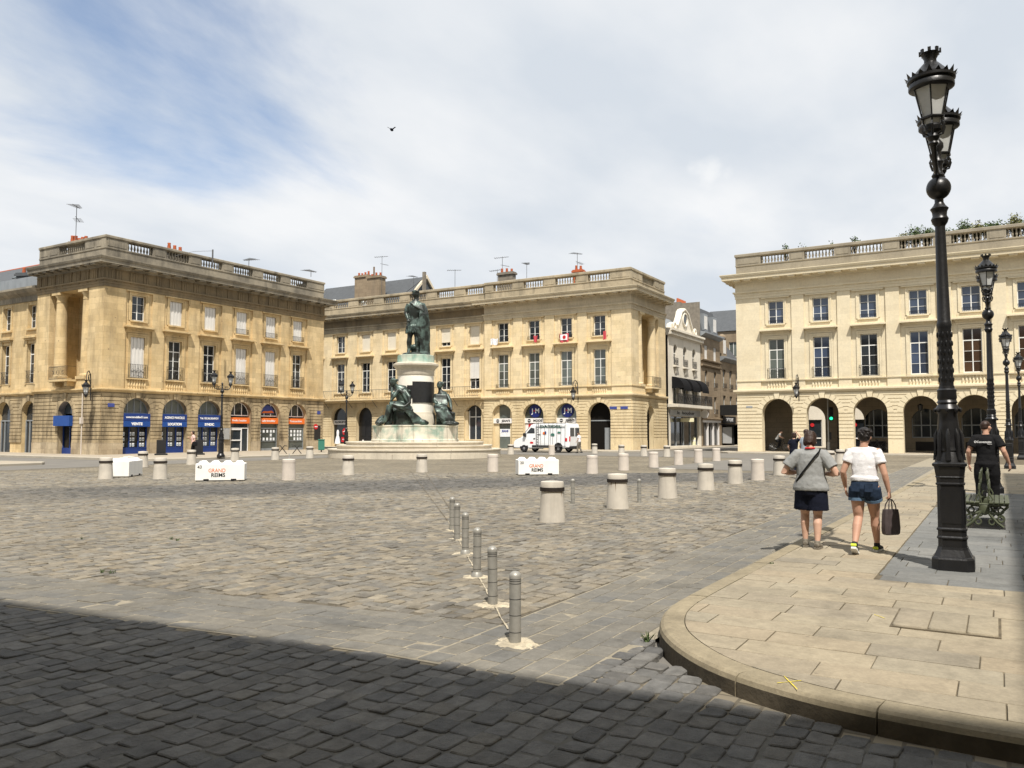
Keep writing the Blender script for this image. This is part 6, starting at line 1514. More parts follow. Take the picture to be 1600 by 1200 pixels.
# sculpture frame: x = right in the photograph, y = away, z up
SR = RZ(toc + R(90))
def fold(mb, pts, r, seg=8): mb.tube(pts, r, seg)
rngf = np.random.default_rng(3)
king = MB()
def king_form(mb):
    # slab the figure stands on
    mb.lathe([(0.95, 0), (0.98, 0.06), (0.9, 0.16), (0.5, 0.2)], 20)
    # legs: the left one stands straight, the right one is half hidden by the cloak
    mb.tube([(-0.50, -0.22, 0.18), (-0.50, -0.05, 0.2), (-0.48, 0.0, 0.5), (-0.47, -0.02, 0.95), (-0.44, -0.04, 1.25), (-0.38, 0.0, 1.7), (-0.30, 0.0, 2.15)], [.10, .13, .13, .19, .17, .24, .28], 12)
    mb.tube([(0.10, -0.35, 0.18), (0.10, -0.15, 0.2), (0.10, -0.08, 0.55), (0.08, -0.12, 1.0), (0.05, -0.1, 1.3), (0.02, -0.05, 1.8), (0.0, 0.0, 2.2)], [.10, .13, .13, .19, .17, .24, .28], 12)
    # kilt of the cuirass
    mb.tube([(-0.22, 0, 1.62), (-0.20, 0, 2.0), (-0.16, 0, 2.35), (-0.12, 0, 2.7)], [(.46, .36), (.45, .36), (.40, .32), (.36, .28)], 18)
    for k in range(16):
        a = 2 * math.pi * k / 16; mb.tube([(-0.20 + .44 * math.cos(a), .35 * math.sin(a), 2.1), (-0.22 + .50 * math.cos(a), .40 * math.sin(a), 1.55)], 0.06, 6)
    # torso, neck, head with wreath
    mb.tube([(-0.12, 0, 2.6), (-0.10, -0.02, 3.0), (-0.06, -0.02, 3.4), (-0.03, 0, 3.72), (-0.02, 0, 3.9)], [(.37, .28), (.42, .31), (.50, .33), (.44, .27), (.2, .18)], 18)
    mb.tube([(-0.02, 0, 3.85), (-0.05, -0.02, 4.15)], [.15, .13], 10)
    mb.ball((-0.08, -0.03, 4.36), (0.20, 0.23, 0.29)); mb.ball((-0.27, -0.08, 4.30), (0.07, 0.07, 0.09)); mb.ball((0.05, 0.05, 4.34), (.2, .2, .26))
    for k in range(14):
        a = 2 * math.pi * k / 14; mb.ball((-0.05 + .21 * math.cos(a), .22 * math.sin(a), 4.50 + 0.03 * (k % 2)), (.075, .075, .06), 6, 4)
    mb.tube([(0.0, .2, 4.3), (0.06, .24, 3.95), (0.1, .2, 3.7)], [.12, .11, .06], 8)
    # arms: left of picture bent with the hand at the hip, the other holds the cloak
    mb.tube([(-0.50, 0.0, 3.62), (-0.66, 0.02, 3.25), (-0.70, -0.02, 2.95), (-0.60, -0.22, 2.65), (-0.52, -0.34, 2.42)], [.19, .17, .14, .12, .09], 10)
    mb.ball((-0.50, -0.38, 2.36), (.10, .09, .12)); mb.tube([(-0.62, -0.4, 2.6), (-0.66, -0.44, 1.5)], [.03, .05], 6)
    mb.tube([(0.42, 0.0, 3.6), (0.60, -0.05, 3.2), (0.62, -0.15, 2.85), (0.40, -0.36, 2.7)], [.2, .18, .15, .11], 10)
    # paludament: one sweep over the shoulder and down to the ground on the right, built of many folds
    for k in range(26):
        t = k / 25; x0 = -0.30 + 0.82 * t; x1 = 0.02 + 0.86 * t; yb = 0.24 - 0.10 * math.sin(t * math.pi) + 0.03 * (k % 3); d = 0.06 * math.sin(k * 2.1)
        mb.tube([(x0, -0.05 + 0.22 * math.sin(t * 3), 3.88 - 0.30 * abs(t - 0.35)), (x0 + .16 + d, yb + .04, 3.3), (x1 - .05 + d, yb + 0.10, 2.5), (x1 + d, yb + 0.12, 1.5), (x1 + 0.02, yb + .16, 0.75 + 0.05 * (k % 2)), (x1 + 0.03 + d, yb + .18, 0.12)], [.08, .085, .08, .085, .08, .07], 7)
    for k in range(9):
        t = k / 8; xx = 0.30 + 0.50 * t; mb.tube([(0.28 + .26 * t, -0.20, 3.7 - .25 * t), (xx - .02, -0.36 + .1 * t, 2.9), (xx + .04 * math.sin(k * 2), -0.36 + .2 * t, 2.0), (xx + .03, -0.30 + .25 * t, 1.1), (xx + .02, -0.25 + .3 * t, 0.2)], [.08, .10, .09, .08, .07], 7)
    for k in range(7): mb.tube([(-0.42 + .13 * k, -0.26, 3.72 - .02 * k), (-0.1 + .1 * k, -0.36, 3.42 - .05 * k), (0.3 + .05 * k, -0.28, 3.3 - .08 * k)], [.05, .06, .05], 6)
    for k in range(6): mb.tube([(0.42 - .05 * k, -0.3, 2.9 - .06 * k), (0.30 - .05 * k, -0.36, 2.1 - .3 * (k % 2)), (0.24, -0.34, 1.5 - 0.12 * k)], [.07, .08, .03], 6)
    # helmet and stump beside the foot
    mb.tube([(-0.12, 0.2, 0.15), (-0.14, 0.2, 0.5), (-0.16, 0.18, 0.8)], [.22, .24, .15], 10); mb.ball((-0.14, 0.0, 0.62), (.2, .22, .2))
    mb.tube([(0.3, -0.2, 0.15), (0.75, -0.05, 0.2), (0.8, 0.3, 0.2)], [.16, .14, .1], 8)
king_form(king)
ko = fuse(king, 'bronze_statue', MAT['bronze'], None, 0.034, T(MCX, MCY, 7.03) @ SR, 2)
tag(ko, 'standing bronze ruler in a long cloak on top of the round pedestal', 'statue', 'bronze figures of the monument')
def seated_left(mb):
    # rock / bales he sits on
    mb.tube([(0.25, 0.35, 0.0), (0.25, 0.3, 0.7), (0.2, 0.3, 1.25)], [(.75, .6), (.72, .6), (.62, .5)], 16)
    mb.box(-0.25, 0.9, -0.2, 0.8, 0.02, 1.1)
    # torso leaning, chin towards the chest, facing left
    mb.tube([(0.28, 0.2, 1.15), (0.26, 0.15, 1.6), (0.18, 0.1, 2.05), (0.02, 0.02, 2.42), (-0.18, -0.03, 2.6)], [(.46, .42), (.44, .36), (.50, .38), (.46, .34), (.2, .18)], 16)
    mb.tube([(-0.15, -0.03, 2.55), (-0.34, -0.08, 2.74)], [.16, .14], 10); mb.ball((-0.44, -0.1, 2.92), (.24, .22, .28)); mb.ball((-0.66, -0.12, 2.84), (.07, .07, .08)); mb.tube([(-0.52, -0.1, 2.74), (-0.58, -0.12, 2.5)], [.16, .08], 8)
    for k in range(12):
        a = 2 * math.pi * k / 12; mb.ball((-0.38 + .22 * math.cos(a), -.08 + .2 * math.sin(a), 3.04), (.09, .09, .08), 6, 4)
    # arm propped on the knee, fist at the chin
    mb.tube([(-0.12, -0.28, 2.35), (-0.40, -0.42, 1.95), (-0.55, -0.42, 1.62), (-0.52, -0.34, 2.1), (-0.54, -0.25, 2.5)], [.17, .15, .12, .10, .08], 10)
    mb.tube([(0.35, -0.15, 2.3), (0.62, -0.38, 1.9), (0.65, -0.5, 1.5), (0.35, -0.6, 1.25)], [.17, .15, .12, .1], 10)
    # thighs to the left, shins down
    mb.tube([(0.20, -0.1, 1.25), (-0.3, -0.3, 1.38), (-0.68, -0.38, 1.32)], [.32, .27, .22], 12); mb.tube([(-0.68, -0.38, 1.34), (-0.80, -0.42, 0.75), (-0.98, -0.46, 0.28), (-1.28, -0.5, 0.1)], [.2, .19, .12, .09], 10)
    mb.tube([(0.25, 0.3, 1.25), (-0.25, 0.2, 1.3), (-0.62, 0.15, 1.22)], [.32, .27, .22], 12); mb.tube([(-0.62, 0.15, 1.24), (-0.60, 0.1, 0.65), (-0.62, 0.05, 0.2), (-0.92, -0.05, 0.08)], [.2, .19, .12, .09], 10)
    # drapery over the lap and falling to the right
    for k in range(13):
        t = k / 12; mb.tube([(-0.55 + .5 * t, -0.52, 1.42 - .05 * (k % 2)), (-0.1 + .4 * t, -0.62, 1.25), (0.35 + .5 * t, -0.55 + .1 * t, 1.05 - .2 * t), (0.75 + .5 * t, -0.5 + .2 * t, 0.55), (0.95 + .75 * t, -0.45 + .3 * t, 0.1)], [.07, .09, .10, .09, .07], 7)
    for k in range(8): mb.tube([(-0.1 + .05 * k, -0.30, 2.4 - .02 * k), (0.25 + .04 * k, -0.32, 2.0 - .03 * k), (0.5 + .03 * k, -0.4, 1.5)], [.05, .07, .06], 6)
    for k in range(7): mb.tube([(-0.4 + .12 * k, -0.5, 1.25), (-0.4 + .1 * k, -0.62, 0.9 + .05 * k)], [.06, .03], 6)
    # bales, tools at the left foot
    mb.tube([(-1.5, -0.3, 0.05), (-1.3, -0.15, 0.3), (-1.05, 0.1, 0.55)], [.2, .25, .2], 8); mb.ball((-1.3, 0.1, .25), (.3, .3, .25)); mb.ball((1.55, -0.2, .2), (.3, .25, .2)); mb.ball((1.75, -0.05, .15), (.22, .2, .15))
sl = MB(); seated_left(sl)
dl = SR @ Vector((-1.05, -1.62, 0)); o = fuse(sl, 'bronze_statue', MAT['bronze'], None, 0.034, T(MCX + dl.x, MCY + dl.y, 2.17) @ SR, 2)
tag(o, 'seated bronze man leaning his chin on his fist beside the drum', 'statue', 'bronze figures of the monument')
def seated_right(mb):
    mb.box(-0.3, 0.6, 0.0, 0.9, 0.02, 1.0)
    mb.tube([(0.05, 0.35, 0.95), (0.10, 0.3, 1.4), (0.12, 0.25, 1.85), (0.05, 0.2, 2.2), (-0.02, 0.2, 2.36)], [(.44, .4), (.36, .32), (.44, .34), (.38, .3), (.16, .16)], 16)
    mb.tube([(-0.02, 0.2, 2.3), (-0.06, 0.16, 2.58)], [.13, .12], 10); mb.ball((-0.08, 0.12, 2.78), (.21, .23, .27)); mb.ball((0.06, 0.24, 2.84), (.2, .2, .18)); mb.ball((-0.2, -0.02, 2.72), (.07, .07, .08))
    mb.tube([(0.42, 0.2, 2.1), (0.62, 0.0, 1.7), (0.68, -0.15, 1.35), (0.72, -0.35, 1.0)], [.16, .14, .11, .08], 10); mb.tube([(-0.32, 0.1, 2.1), (-0.45, -0.15, 1.7), (-0.3, -0.4, 1.45)], [.16, .14, .1], 10)
    mb.tube([(0.0, 0.2, 1.1), (0.1, -0.25, 1.25), (0.15, -0.6, 1.15)], [.34, .28, .24], 12); mb.tube([(0.15, -0.6, 1.15), (0.35, -0.7, 0.55), (0.65, -0.85, 0.12)], [.24, .22, .14], 10)
    for k in range(15):
        t = k / 14; mb.tube([(-0.45 + .75 * t, -0.45 - .2 * math.sin(t * 3), 1.35), (-0.3 + .75 * t, -0.75, 0.9), (0.0 + .75 * t, -0.85, 0.45), (0.2 + .85 * t, -0.85, 0.05)], [.08, .10, .10, .08], 7)
    for k in range(8): mb.tube([(-0.35 + .1 * k, -0.1, 2.15), (-0.3 + .1 * k, -0.2, 1.75), (-0.4 + .12 * k, -0.4, 1.35)], [.05, .06, .05], 6)
    mb.tube([(0.6, 0.3, 0.0), (0.75, 0.0, 0.5), (0.8, -0.1, 0.9)], [.3, .26, .2], 10); mb.ball((0.95, -0.7, 0.12), (.3, .3, .15)); mb.ball((0.55, -0.95, 0.1), (.4, .2, .12))
sr_ = MB(); seated_right(sr_)
dr = SR @ Vector((1.72, -0.95, 0)); o = fuse(sr_, 'bronze_statue', MAT['bronze'], None, 0.034, T(MCX + dr.x, MCY + dr.y, 2.17) @ SR, 2)
tag(o, 'seated bronze woman in heavy drapery below the black plaque', 'statue', 'bronze figures of the monument')

# ================================================================== street lamps
def lantern(parent, x, y, z, s=1.0):
    """six-sided glazed lantern hanging on its cup; z = underside"""
    L0 = empty('lantern', (x, y, z), 0, parent); L0.scale = (s, s, s)
    mb = MB(); mb.lathe([(0.02, -0.22), (0.05, -0.18), (0.085, -0.12), (0.07, -0.06), (0.11, -0.03), (0.12, 0.02), (0.10, 0.05)], 10)
    for k in range(6):
        a = 2 * math.pi * k / 6; c, q = math.cos(a), math.sin(a)
        mb.tube([(0.115 * c, 0.115 * q, 0.03), (0.235 * c, 0.235 * q, 0.56)], 0.011, 5)
        mb.tube([(0.05 * c, 0.05 * q, -0.1), (0.13 * c, 0.13 * q, -0.07), (0.16 * c, 0.16 * q, 0.02), (0.14 * c, 0.14 * q, 0.07)], [.012, .016, .016, .01], 5)
    mb.lathe([(0.155, 0.12), (0.165, 0.13), (0.165, 0.15), (0.15, 0.155)], 6, a0=0); mb.build('lantern_frame', MAT['iron_lamp'], L0)
    mb = MB(); mb.lathe([(0.095, 0.04), (0.225, 0.555)], 6, smooth=False); mb.build('lantern_glass', MAT['lantern_glass'], L0)
    mb = MB(); mb.lathe([(0.25, 0.54), (0.285, 0.56), (0.285, 0.61), (0.265, 0.64), (0.30, 0.66), (0.30, 0.70), (0.26, 0.72), (0.23, 0.75), (0.10, 0.90), (0.075, 0.92)], 24)
    for k in range(18):
        a = 2 * math.pi * k / 18; c, q = math.cos(a), math.sin(a); t = Vector((-q, c, 0)) * 0.035; p = Vector((0.30 * c, 0.30 * q, 0.70))
        h = 0.075 if k % 3 == 0 else 0.045
        mb.add([tuple(p - t), tuple(p + t), tuple(p + Vector((0.03 * c, 0.03 * q, h))), tuple(p - t - Vector((.015 * c, .015 * q, 0))), tuple(p + t - Vector((.015 * c, .015 * q, 0)))], [(0, 1, 2), (4, 3, 2), (0, 2, 3), (1, 4, 2)])
    mb.build('lantern_roof', MAT['iron_lamp'], L0)
    mb = MB(); mb.lathe([(0.075, 0.90), (0.08, 0.93), (0.075, 0.96), (0.105, 1.02), (0.12, 1.05)], 14)
    for k in range(8):
        a = 2 * math.pi * k / 8; c, q = math.cos(a), math.sin(a); mb.box(-0.02, 0.02, -0.012, 0.012, 0, 0.055, T(0.125 * c, 0.125 * q, 1.04) @ RZ(a + R(90)))
    mb.build('lantern_crown', MAT['iron_lamp'], L0)
    return L0
def lamp(loc, rz, label, lean=(0, 0), s=1.0, arm=0.72):
    e = empty('street_lamp', loc, rz); e.rotation_euler = (lean[0], lean[1], rz); e.scale = (s, s, s)
    tag(e, label, 'street lamp', 'ornate black street lamps')
    mb = MB()                                     # square-shouldered pedestal with cut corners
    def sq(prof):
        v = []; n = len(prof)
        for (r, z) in prof:
            c = r * 0.32
            v += [(r, -r + c, z), (r, r - c, z), (r - c, r, z), (-r + c, r, z), (-r, r - c, z), (-r, -r + c, z), (-r + c, -r, z), (r - c, -r, z)]
        f = [(i * 8 + k, i * 8 + (k + 1) % 8, i * 8 + 8 + (k + 1) % 8, i * 8 + 8 + k) for i in range(n - 1) for k in range(8)]
        mb.add(v, f + [tuple(range(7, -1, -1)), tuple((n - 1) * 8 + k for k in range(8))])
    sq([(0.225, 0), (0.225, 0.13), (0.215, 0.15), (0.20, 0.16), (0.165, 0.24), (0.158, 0.27)])
    sq([(0.152, 0.26), (0.150, 0.36), (0.163, 0.37), (0.163, 0.385), (0.150, 0.40), (0.150, 0.46), (0.162, 0.47), (0.162, 0.485), (0.148, 0.50), (0.142, 1.0), (0.155, 1.01), (0.155, 1.025), (0.145, 1.035), (0.147, 1.09), (0.157, 1.10), (0.150, 1.11), (0.165, 1.22), (0.182, 1.235), (0.185, 1.26), (0.165, 1.275)])
    pd = mb.build('pedestal', MAT['iron_lamp'], e)
    mb = MB(); mb.box(-0.11, 0.11, -0.153, -0.148, 0.55, 0.95); mb.box(-0.153, -0.148, -0.11, 0.11, 0.55, 0.95); mb.build('access_door', MAT['iron_lamp'], pd)
    mb = MB(); mb.lathe([(0.165, 1.27), (0.15, 1.33), (0.125, 1.40), (0.135, 1.42), (0.125, 1.46), (0.128, 1.60), (0.115, 1.75), (0.105, 1.86), (0.12, 1.89), (0.135, 1.92), (0.12, 1.95), (0.10, 1.98), (0.115, 2.0), (0.10, 2.03), (0.11, 2.06), (0.105, 2.12), (0.11, 2.15), (0.09, 2.17), (0.086, 2.20)], 18)
    for k in range(8):
        a = 2 * math.pi * k / 8; c, q = math.cos(a), math.sin(a)
        mb.tube([(0.15 * c, 0.15 * q, 1.30), (0.142 * c, 0.142 * q, 1.45), (0.138 * c, 0.138 * q, 1.6), (0.12 * c, 0.12 * q, 1.68)], [.03, .022, .03, .008], 6)
        mb.ball((0.137 * c, 0.137 * q, 1.905), (.022, .022, .03), 6, 5)
    mb.build('shaft_foot', MAT['iron_lamp'], e)
    mb = MB(); mb.lathe([(0.080, 2.19), (0.076, 2.9), (0.078, 2.91), (0.085, 2.95), (0.078, 2.99), (0.074, 3.0), (0.058, 4.15), (0.056, 4.2)], 18)
    for k in range(10):          # reeded lower shaft
        for j in range(6):
            a = 2 * math.pi * (k + j * 0.35) / 10; mb.ball((0.080 * math.cos(a), 0.080 * math.sin(a), 2.28 + j * 0.11), (.012, .012, .035), 5, 4)
    mb.build('shaft', MAT['iron_lamp'], e)
    mb = MB(); mb.lathe([(0.058, 4.18), (0.085, 4.22), (0.10, 4.27), (0.08, 4.31), (0.085, 4.36), (0.105, 4.40), (0.07, 4.44), (0.05, 4.48), (0.05, 4.55)], 16); mb.build('capital', MAT['iron_lamp'], e)
    mb = MB(); mb.ball((0, 0, 4.66), (0.14, 0.14, 0.145), 20, 14); mb.build('globe', MAT['iron_lamp'], e)
    mb = MB(); mb.lathe([(0.06, 4.78), (0.075, 4.82), (0.05, 4.86), (0.055, 4.95), (0.075, 4.99), (0.05, 5.03), (0.045, 5.12), (0.075, 5.17), (0.075, 5.22), (0.02, 5.30)], 14); mb.build('finial', MAT['iron_lamp'], e)
    for sx in (-1, 1):
        mb = MB(); mb.tube([(0.02 * sx, 0, 4.86), (0.22 * sx, 0, 4.80), (0.45 * sx, 0, 4.79), (0.63 * sx, 0, 4.86), (arm * sx, 0, 5.0)], [.036, .034, .03, .028, .034], 10)
        mb.torus((0.40 * sx, 0, 4.92), 0.10, 0.014, 'y', 16, 6); mb.torus((0.24 * sx, 0, 4.91), 0.075, 0.012, 'y', 14, 6)
        mb.tube([(0.03 * sx, 0, 5.1), (0.2 * sx, 0, 5.05), (0.36 * sx, 0, 4.95)], [.014, .012, .014], 6)
        mb.lathe([(0.03, 4.96), (0.055, 5.0), (0.035, 5.04)], 10, (arm * sx, 0, 0)); mb.build('arm', MAT['iron_lamp'], e)
        lantern(e, arm * sx, 0, 5.18, 0.86)
    return e
lamp((10.78, 0.48, KH), 0, 'tall black lamp standing alone on the grey slabs before the bench', (R(-0.45), R(0.2)), s=0.962)
lamp((24.6, 0.12, KH), 0, 'black double lamp just beyond the green bench and the man in black')
lamp((41.0, -0.42, KH), 0, 'black double lamp on the pavement, third of the row from the kerb corner', s=.98)
lamp((55.0, -1.15, KH), 0, 'black double lamp farthest along the pavement row, near the arcade')
p = G(345, 717); lamp((p[0], p[1], 0.12), 0, 'black double lamp in front of the blue and orange shopfronts', s=0.90)
v = ray(541, 674.8); q = v / (v @ _F) * 69; lamp((q[0], q[1], 0.12), 0, 'black double lamp between the bridal shop and the monument steps', s=0.97)
# wall lanterns on brackets
def wall_lantern(loc, nrm, label):
    e = empty('wall_lantern', loc, math.atan2(nrm[1], nrm[0])); tag(e, label, 'lantern', 'wall lanterns on iron brackets')
    mb = MB(); mb.tube([(0, 0, -1.2), (0.05, 0, 0.2), (0.15, 0, 0.62), (0.5, 0, 0.85), (0.85, 0, 0.72), (1.0, 0, 0.4), (1.0, 0, 0.15)], [.035, .04, .04, .035, .032, .028, .025], 8)
    mb.torus((0.35, 0, 0.35), 0.24, 0.025, 'y', 18, 6); mb.tube([(0.02, 0, -0.2), (0.3, 0, 0.1), (0.55, 0, 0.55)], 0.022, 6); mb.build('bracket', MAT['iron_black'], e)
    l = lantern(e, 1.0, 0, -0.85, 0.95)
    return e
wall_lantern((33.9, 54.9, 5.15), (-0.75, -0.66), 'lantern on a curled bracket at the corner of the weathered ochre building')
wall_lantern((DX - 0.08, 33.0, 5.6), (-1, 0), 'lantern on a curled bracket above the van, between the fashion shop and the passage')
wall_lantern((DX - 0.08, YC0 - 4.93, 5.4), (-1, 0), 'lantern on a curled bracket between the first arches of the arcade')
# ================================================================== bollards
SB_MESH = {}
def stone_bollard(x, y, kind, label, s=1.0):
    """kind: 'band' stone with iron band, 'plain' smooth one without"""
    e = empty('stone_bollard', (x, y, 0), random.uniform(0, 6.28)); e.scale = (s, s, s); tag(e, label, 'bollard', 'stone bollards on the square')
    if kind not in SB_MESH:
        mb = MB()
        if kind == 'band': mb.lathe([(0.255, 0.0), (0.25, 0.06), (0.215, 0.60), (0.215, 0.66)], 28); 
        else: mb.lathe([(0.245, 0), (0.24, 0.05), (0.225, 0.62), (0.232, 0.625), (0.23, 0.72), (0.21, 0.745), (0.0, 0.76)], 28)
        a = mb.mesh('shaft', MAT['concrete_bollard' if kind == 'band' else 'concrete_pink']); b = c = d = None
        if kind == 'band':
            mb = MB(); mb.lathe([(0.215, 0.655), (0.222, 0.66), (0.222, 0.75), (0.214, 0.768), (0.14, 0.776), (0.0, 0.785)], 28); b = mb.mesh('cap', MAT['concrete_bollard'])
            mb = MB(); mb.lathe([(0.212, 0.585), (0.237, 0.587), (0.237, 0.657), (0.212, 0.659)], 28, smooth=False); c = mb.mesh('iron_band', MAT['rust_band'])
            mb = MB()
            for a0, w_, z1 in ((3.9, 0.11, 0.47), (4.4, 0.07, 0.36), (0.9, 0.1, 0.42)):
                P = []
                for i in range(5):
                    t = i / 4; z = 0.6 - (0.6 - z1) * t; r = 0.2165 + (0.6 - z) * 0.066; ww = w_ * (1 - t) ** 1.4
                    P.append(((r * math.cos(a0 - ww), r * math.sin(a0 - ww), z), (r * math.cos(a0 + ww * .6), r * math.sin(a0 + ww * .6), z)))
                for p0, p1 in zip(P[:-1], P[1:]): mb.quad(p0[0], p0[1], p1[1], p1[0])
            d = mb.mesh('rust_run', MAT['rust_stain'])
        SB_MESH[kind] = (a, b, c, d)
    a, b, c, d = SB_MESH[kind]; sh = link('shaft', a, e)
    if b: link('cap', b, e); link('iron_band', c, e); link('rust_run', d, sh)
    return e
PLAIN = 'smooth pale concrete bollard without a band, in the row beside the far lane edge'
row = [(863, 817, 'band'), (965, 796, 'band'), (1043, 780, 'band'), (1103, 767.5, 'band'), (1149, 757.5, 'band'), (1184, 752, 'plain'), (1218, 744.5, 'band')]
wd = ['first', 'second', 'third', 'fourth', 'fifth', 'sixth', 'seventh']
for k, (px, py, kd) in enumerate(row):
    p = G(px, py - 2); stone_bollard(p[0], p[1], kd, f'{"iron-banded" if kd == "band" else "plain"} stone bollard, {wd[k]} of the row after the slanting line of steel posts')
for k in range(6):
    x = 32.6 + 3.15 * (k + 1) + 1.5; stone_bollard(x, 7.3, 'band', f'iron-banded stone bollard, {["eighth", "ninth", "tenth", "eleventh", "twelfth", "thirteenth"][k]} of the row after the slanting line of steel posts')
for k, x in enumerate((30.62, 33.91, 37.6, 41.2, 44.5, 47.9)):
    stone_bollard(x, 14.42, 'plain', f'smooth pale bollard, {wd[k]} of the straight row from the lettered block to the arcade', 1.0) 
left = [(165, 749, 'band', 'banded stone bollard standing beside the unlettered white block'), (250, 749.5, 'band', 'banded stone bollard between the unlettered block and the lettered block 43'), (451, 751, 'plain', 'plain bollard with a thin rod on top right of block 43'), (544, 743, 'band', 'banded bollard in front of the left end of the monument steps'), (659, 739, 'band', 'banded bollard in front of the middle of the monument steps'), (770, 738, 'plain', 'plain bollard in front of the right end of the monument steps'),
        (299, 727, 'band', 'banded bollard by the lane in front of the walking woman at the blue shop'), (367, 722, 'band', 'banded bollard behind block 43 beside the shopfront lamp'), (430, 719.5, 'band', 'banded bollard before the second orange shop arch'), (484, 717, 'band', 'banded bollard between the orange shop and the monument steps'), (223, 731, 'band', 'banded bollard before the first blue shop arch'), (201, 743, 'plain', 'plain bollard hidden behind the unlettered white block'),
        (798, 711, 'band', 'banded bollard at the front wheel of the van'), (862, 711.5, 'plain', 'plain bollard in front of the middle of the van'), (929, 709.5, 'band', 'banded bollard before the dark passage arch'), (971, 712.5, 'band', 'banded bollard before the passage, on the lane side'), (1006, 713.5, 'band', 'banded bollard before the corner of the building with the passage'), (1042, 714.5, 'band', 'banded bollard before the mouth of the side street')]
for (px, py, kd, lab) in left:
    p = G(px, py - 1); o = stone_bollard(p[0], p[1], kd, lab)
    if px == 451:
        mb = MB(); mb.tube([(0, 0, 0.74), (0.01, 0, 0.95)], 0.012, 6); mb.build('rod', MAT['galv'], o)
# steel posts
steel_mesh = None
def steel_post(x, y, label, s=1.0, foot=False, lean=0):
    e = empty('steel_bollard', (x, y, 0), random.uniform(0, 6)); e.rotation_euler[0] = lean; e.scale = (1, 1, s); tag(e, label, 'bollard', 'slim steel posts')
    mb = MB(); mb.lathe([(0.048, 0.0), (0.048, 0.53)], 20); t = mb.build('tube', MAT['steel'], e)
    mb = MB(); mb.lathe([(0.049, 0.525), (0.05, 0.55), (0.044, 0.565), (0.025, 0.582), (0.0, 0.587)], 20); mb.build('cap', MAT['steel'], e)
    mb = MB()
    for z in (0.485, 0.505, 0.52, 0.36, 0.23, 0.095): mb.lathe([(0.0486, z), (0.0492, z + 0.001), (0.0492, z + 0.005), (0.0486, z + 0.006)], 20)
    mb.build('groove', MAT['steel_dark'], t)['kind'] = 'stuff'
    if foot: mb = MB(); mb.lathe([(0.075, 0.0), (0.075, 0.015), (0.052, 0.06), (0.049, 0.065)], 20); mb.build('foot', MAT['steel'], e)
    return e
SP = [(805, 1006), (770, 946), (745, 902), (727, 866), (714, 843.5), (706.5, 829)]
def sand_patch(x, y, r, seed, label):
    g = np.random.default_rng(seed); mb = MB(); n = 56; V_ = [(x, y, 0.02)]; 
    for rr, z in ((0.45, 0.016), (0.8, 0.010), (1.0, -0.003)):
        for k in range(n):
            a = 2 * math.pi * k / n; q = r * rr * (1 + 0.20 * math.sin(2 * a + seed) + 0.09 * math.sin(5 * a + 2 * seed) + 0.06 * math.sin(9 * a + seed) + g.normal(0, .035)); V_.append((x + q * math.cos(a) * 0.85, y + q * math.sin(a) * 1.25, z + g.normal(0, .0025)))
    F_ = [(0, 1 + k, 1 + (k + 1) % n) for k in range(n)] + [(1 + i * n + k, 1 + (i + 1) * n + k, 1 + (i + 1) * n + (k + 1) % n, 1 + i * n + (k + 1) % n) for i in range(2) for k in range(n)]
    mb.add(V_, F_, True); o = mb.build('sand_patch', MAT['sand']); tag(o, label, 'sand', 'sand left round the steel posts'); o['kind'] = 'stuff'
names = ['nearest the kerb corner', 'second from the kerb corner', 'third from the kerb corner', 'fourth from the kerb corner', 'fifth from the kerb corner', 'last from the kerb corner']
for k, (px, py) in enumerate(SP):
    p = G(px, py); steel_post(p[0], p[1], f'slim steel post in the slanting line, {names[k]}', 1.0, k in (2, 3), [0, R(.6), R(-.8), 0, R(.7), 0][k])
    sand_patch(p[0] + 0.02, p[1], [0.18, 0.17, 0.15, 0.15, .12, .11][k], k + 1, f'pale sand spread round the steel post {names[k]}')
for px, py, l in ((895, 786, 'slim steel post standing between the first two banded bollards of the row'), (999, 786, 'slim steel post standing between the second and third banded bollards of the row')):
    p = G(px, py); steel_post(p[0], p[1], l)
for k, (px, py) in enumerate(((1417, 704), (1447, 704), (1474, 704))):
    p = G(px, py); steel_post(p[0] * .97, p[1] * .97, f'white painted post at the arcade step, {["first", "second", "third"][k]} along from the open passages', 1.7)
# sandy joints of the trench between the posts
P0, P1 = G(801, 1000), G(662, 745)
g = np.random.default_rng(5)
for side, (pa, pb) in enumerate((((793, 985), (700, 815)), ((700, 815), (640, 735)), ((706, 800), (664, 738)))):
    a, b = G(*pa)[:2], G(*pb)[:2]; n = int(np.linalg.norm(b - a) / 0.12); mb = MB(); t = (b - a) / np.linalg.norm(b - a); nn = np.array([-t[1], t[0]])
    pts = [a + (b - a) * i / n + nn * g.normal(0, .005) for i in range(n + 1)]
    for i in range(n):
        w0 = 0.003 + 0.007 * g.random(); q = [pts[i] + nn * w0, pts[i] - nn * w0, pts[i + 1] - nn * w0, pts[i + 1] + nn * w0]
        mb.quad(*[(c[0], c[1], 0.0125 + 0.002 * g.random()) for c in q])
    o = mb.build('sand_line', MAT['sand' if side == 0 else 'joint_slab'], square); o['kind'] = 'stuff'

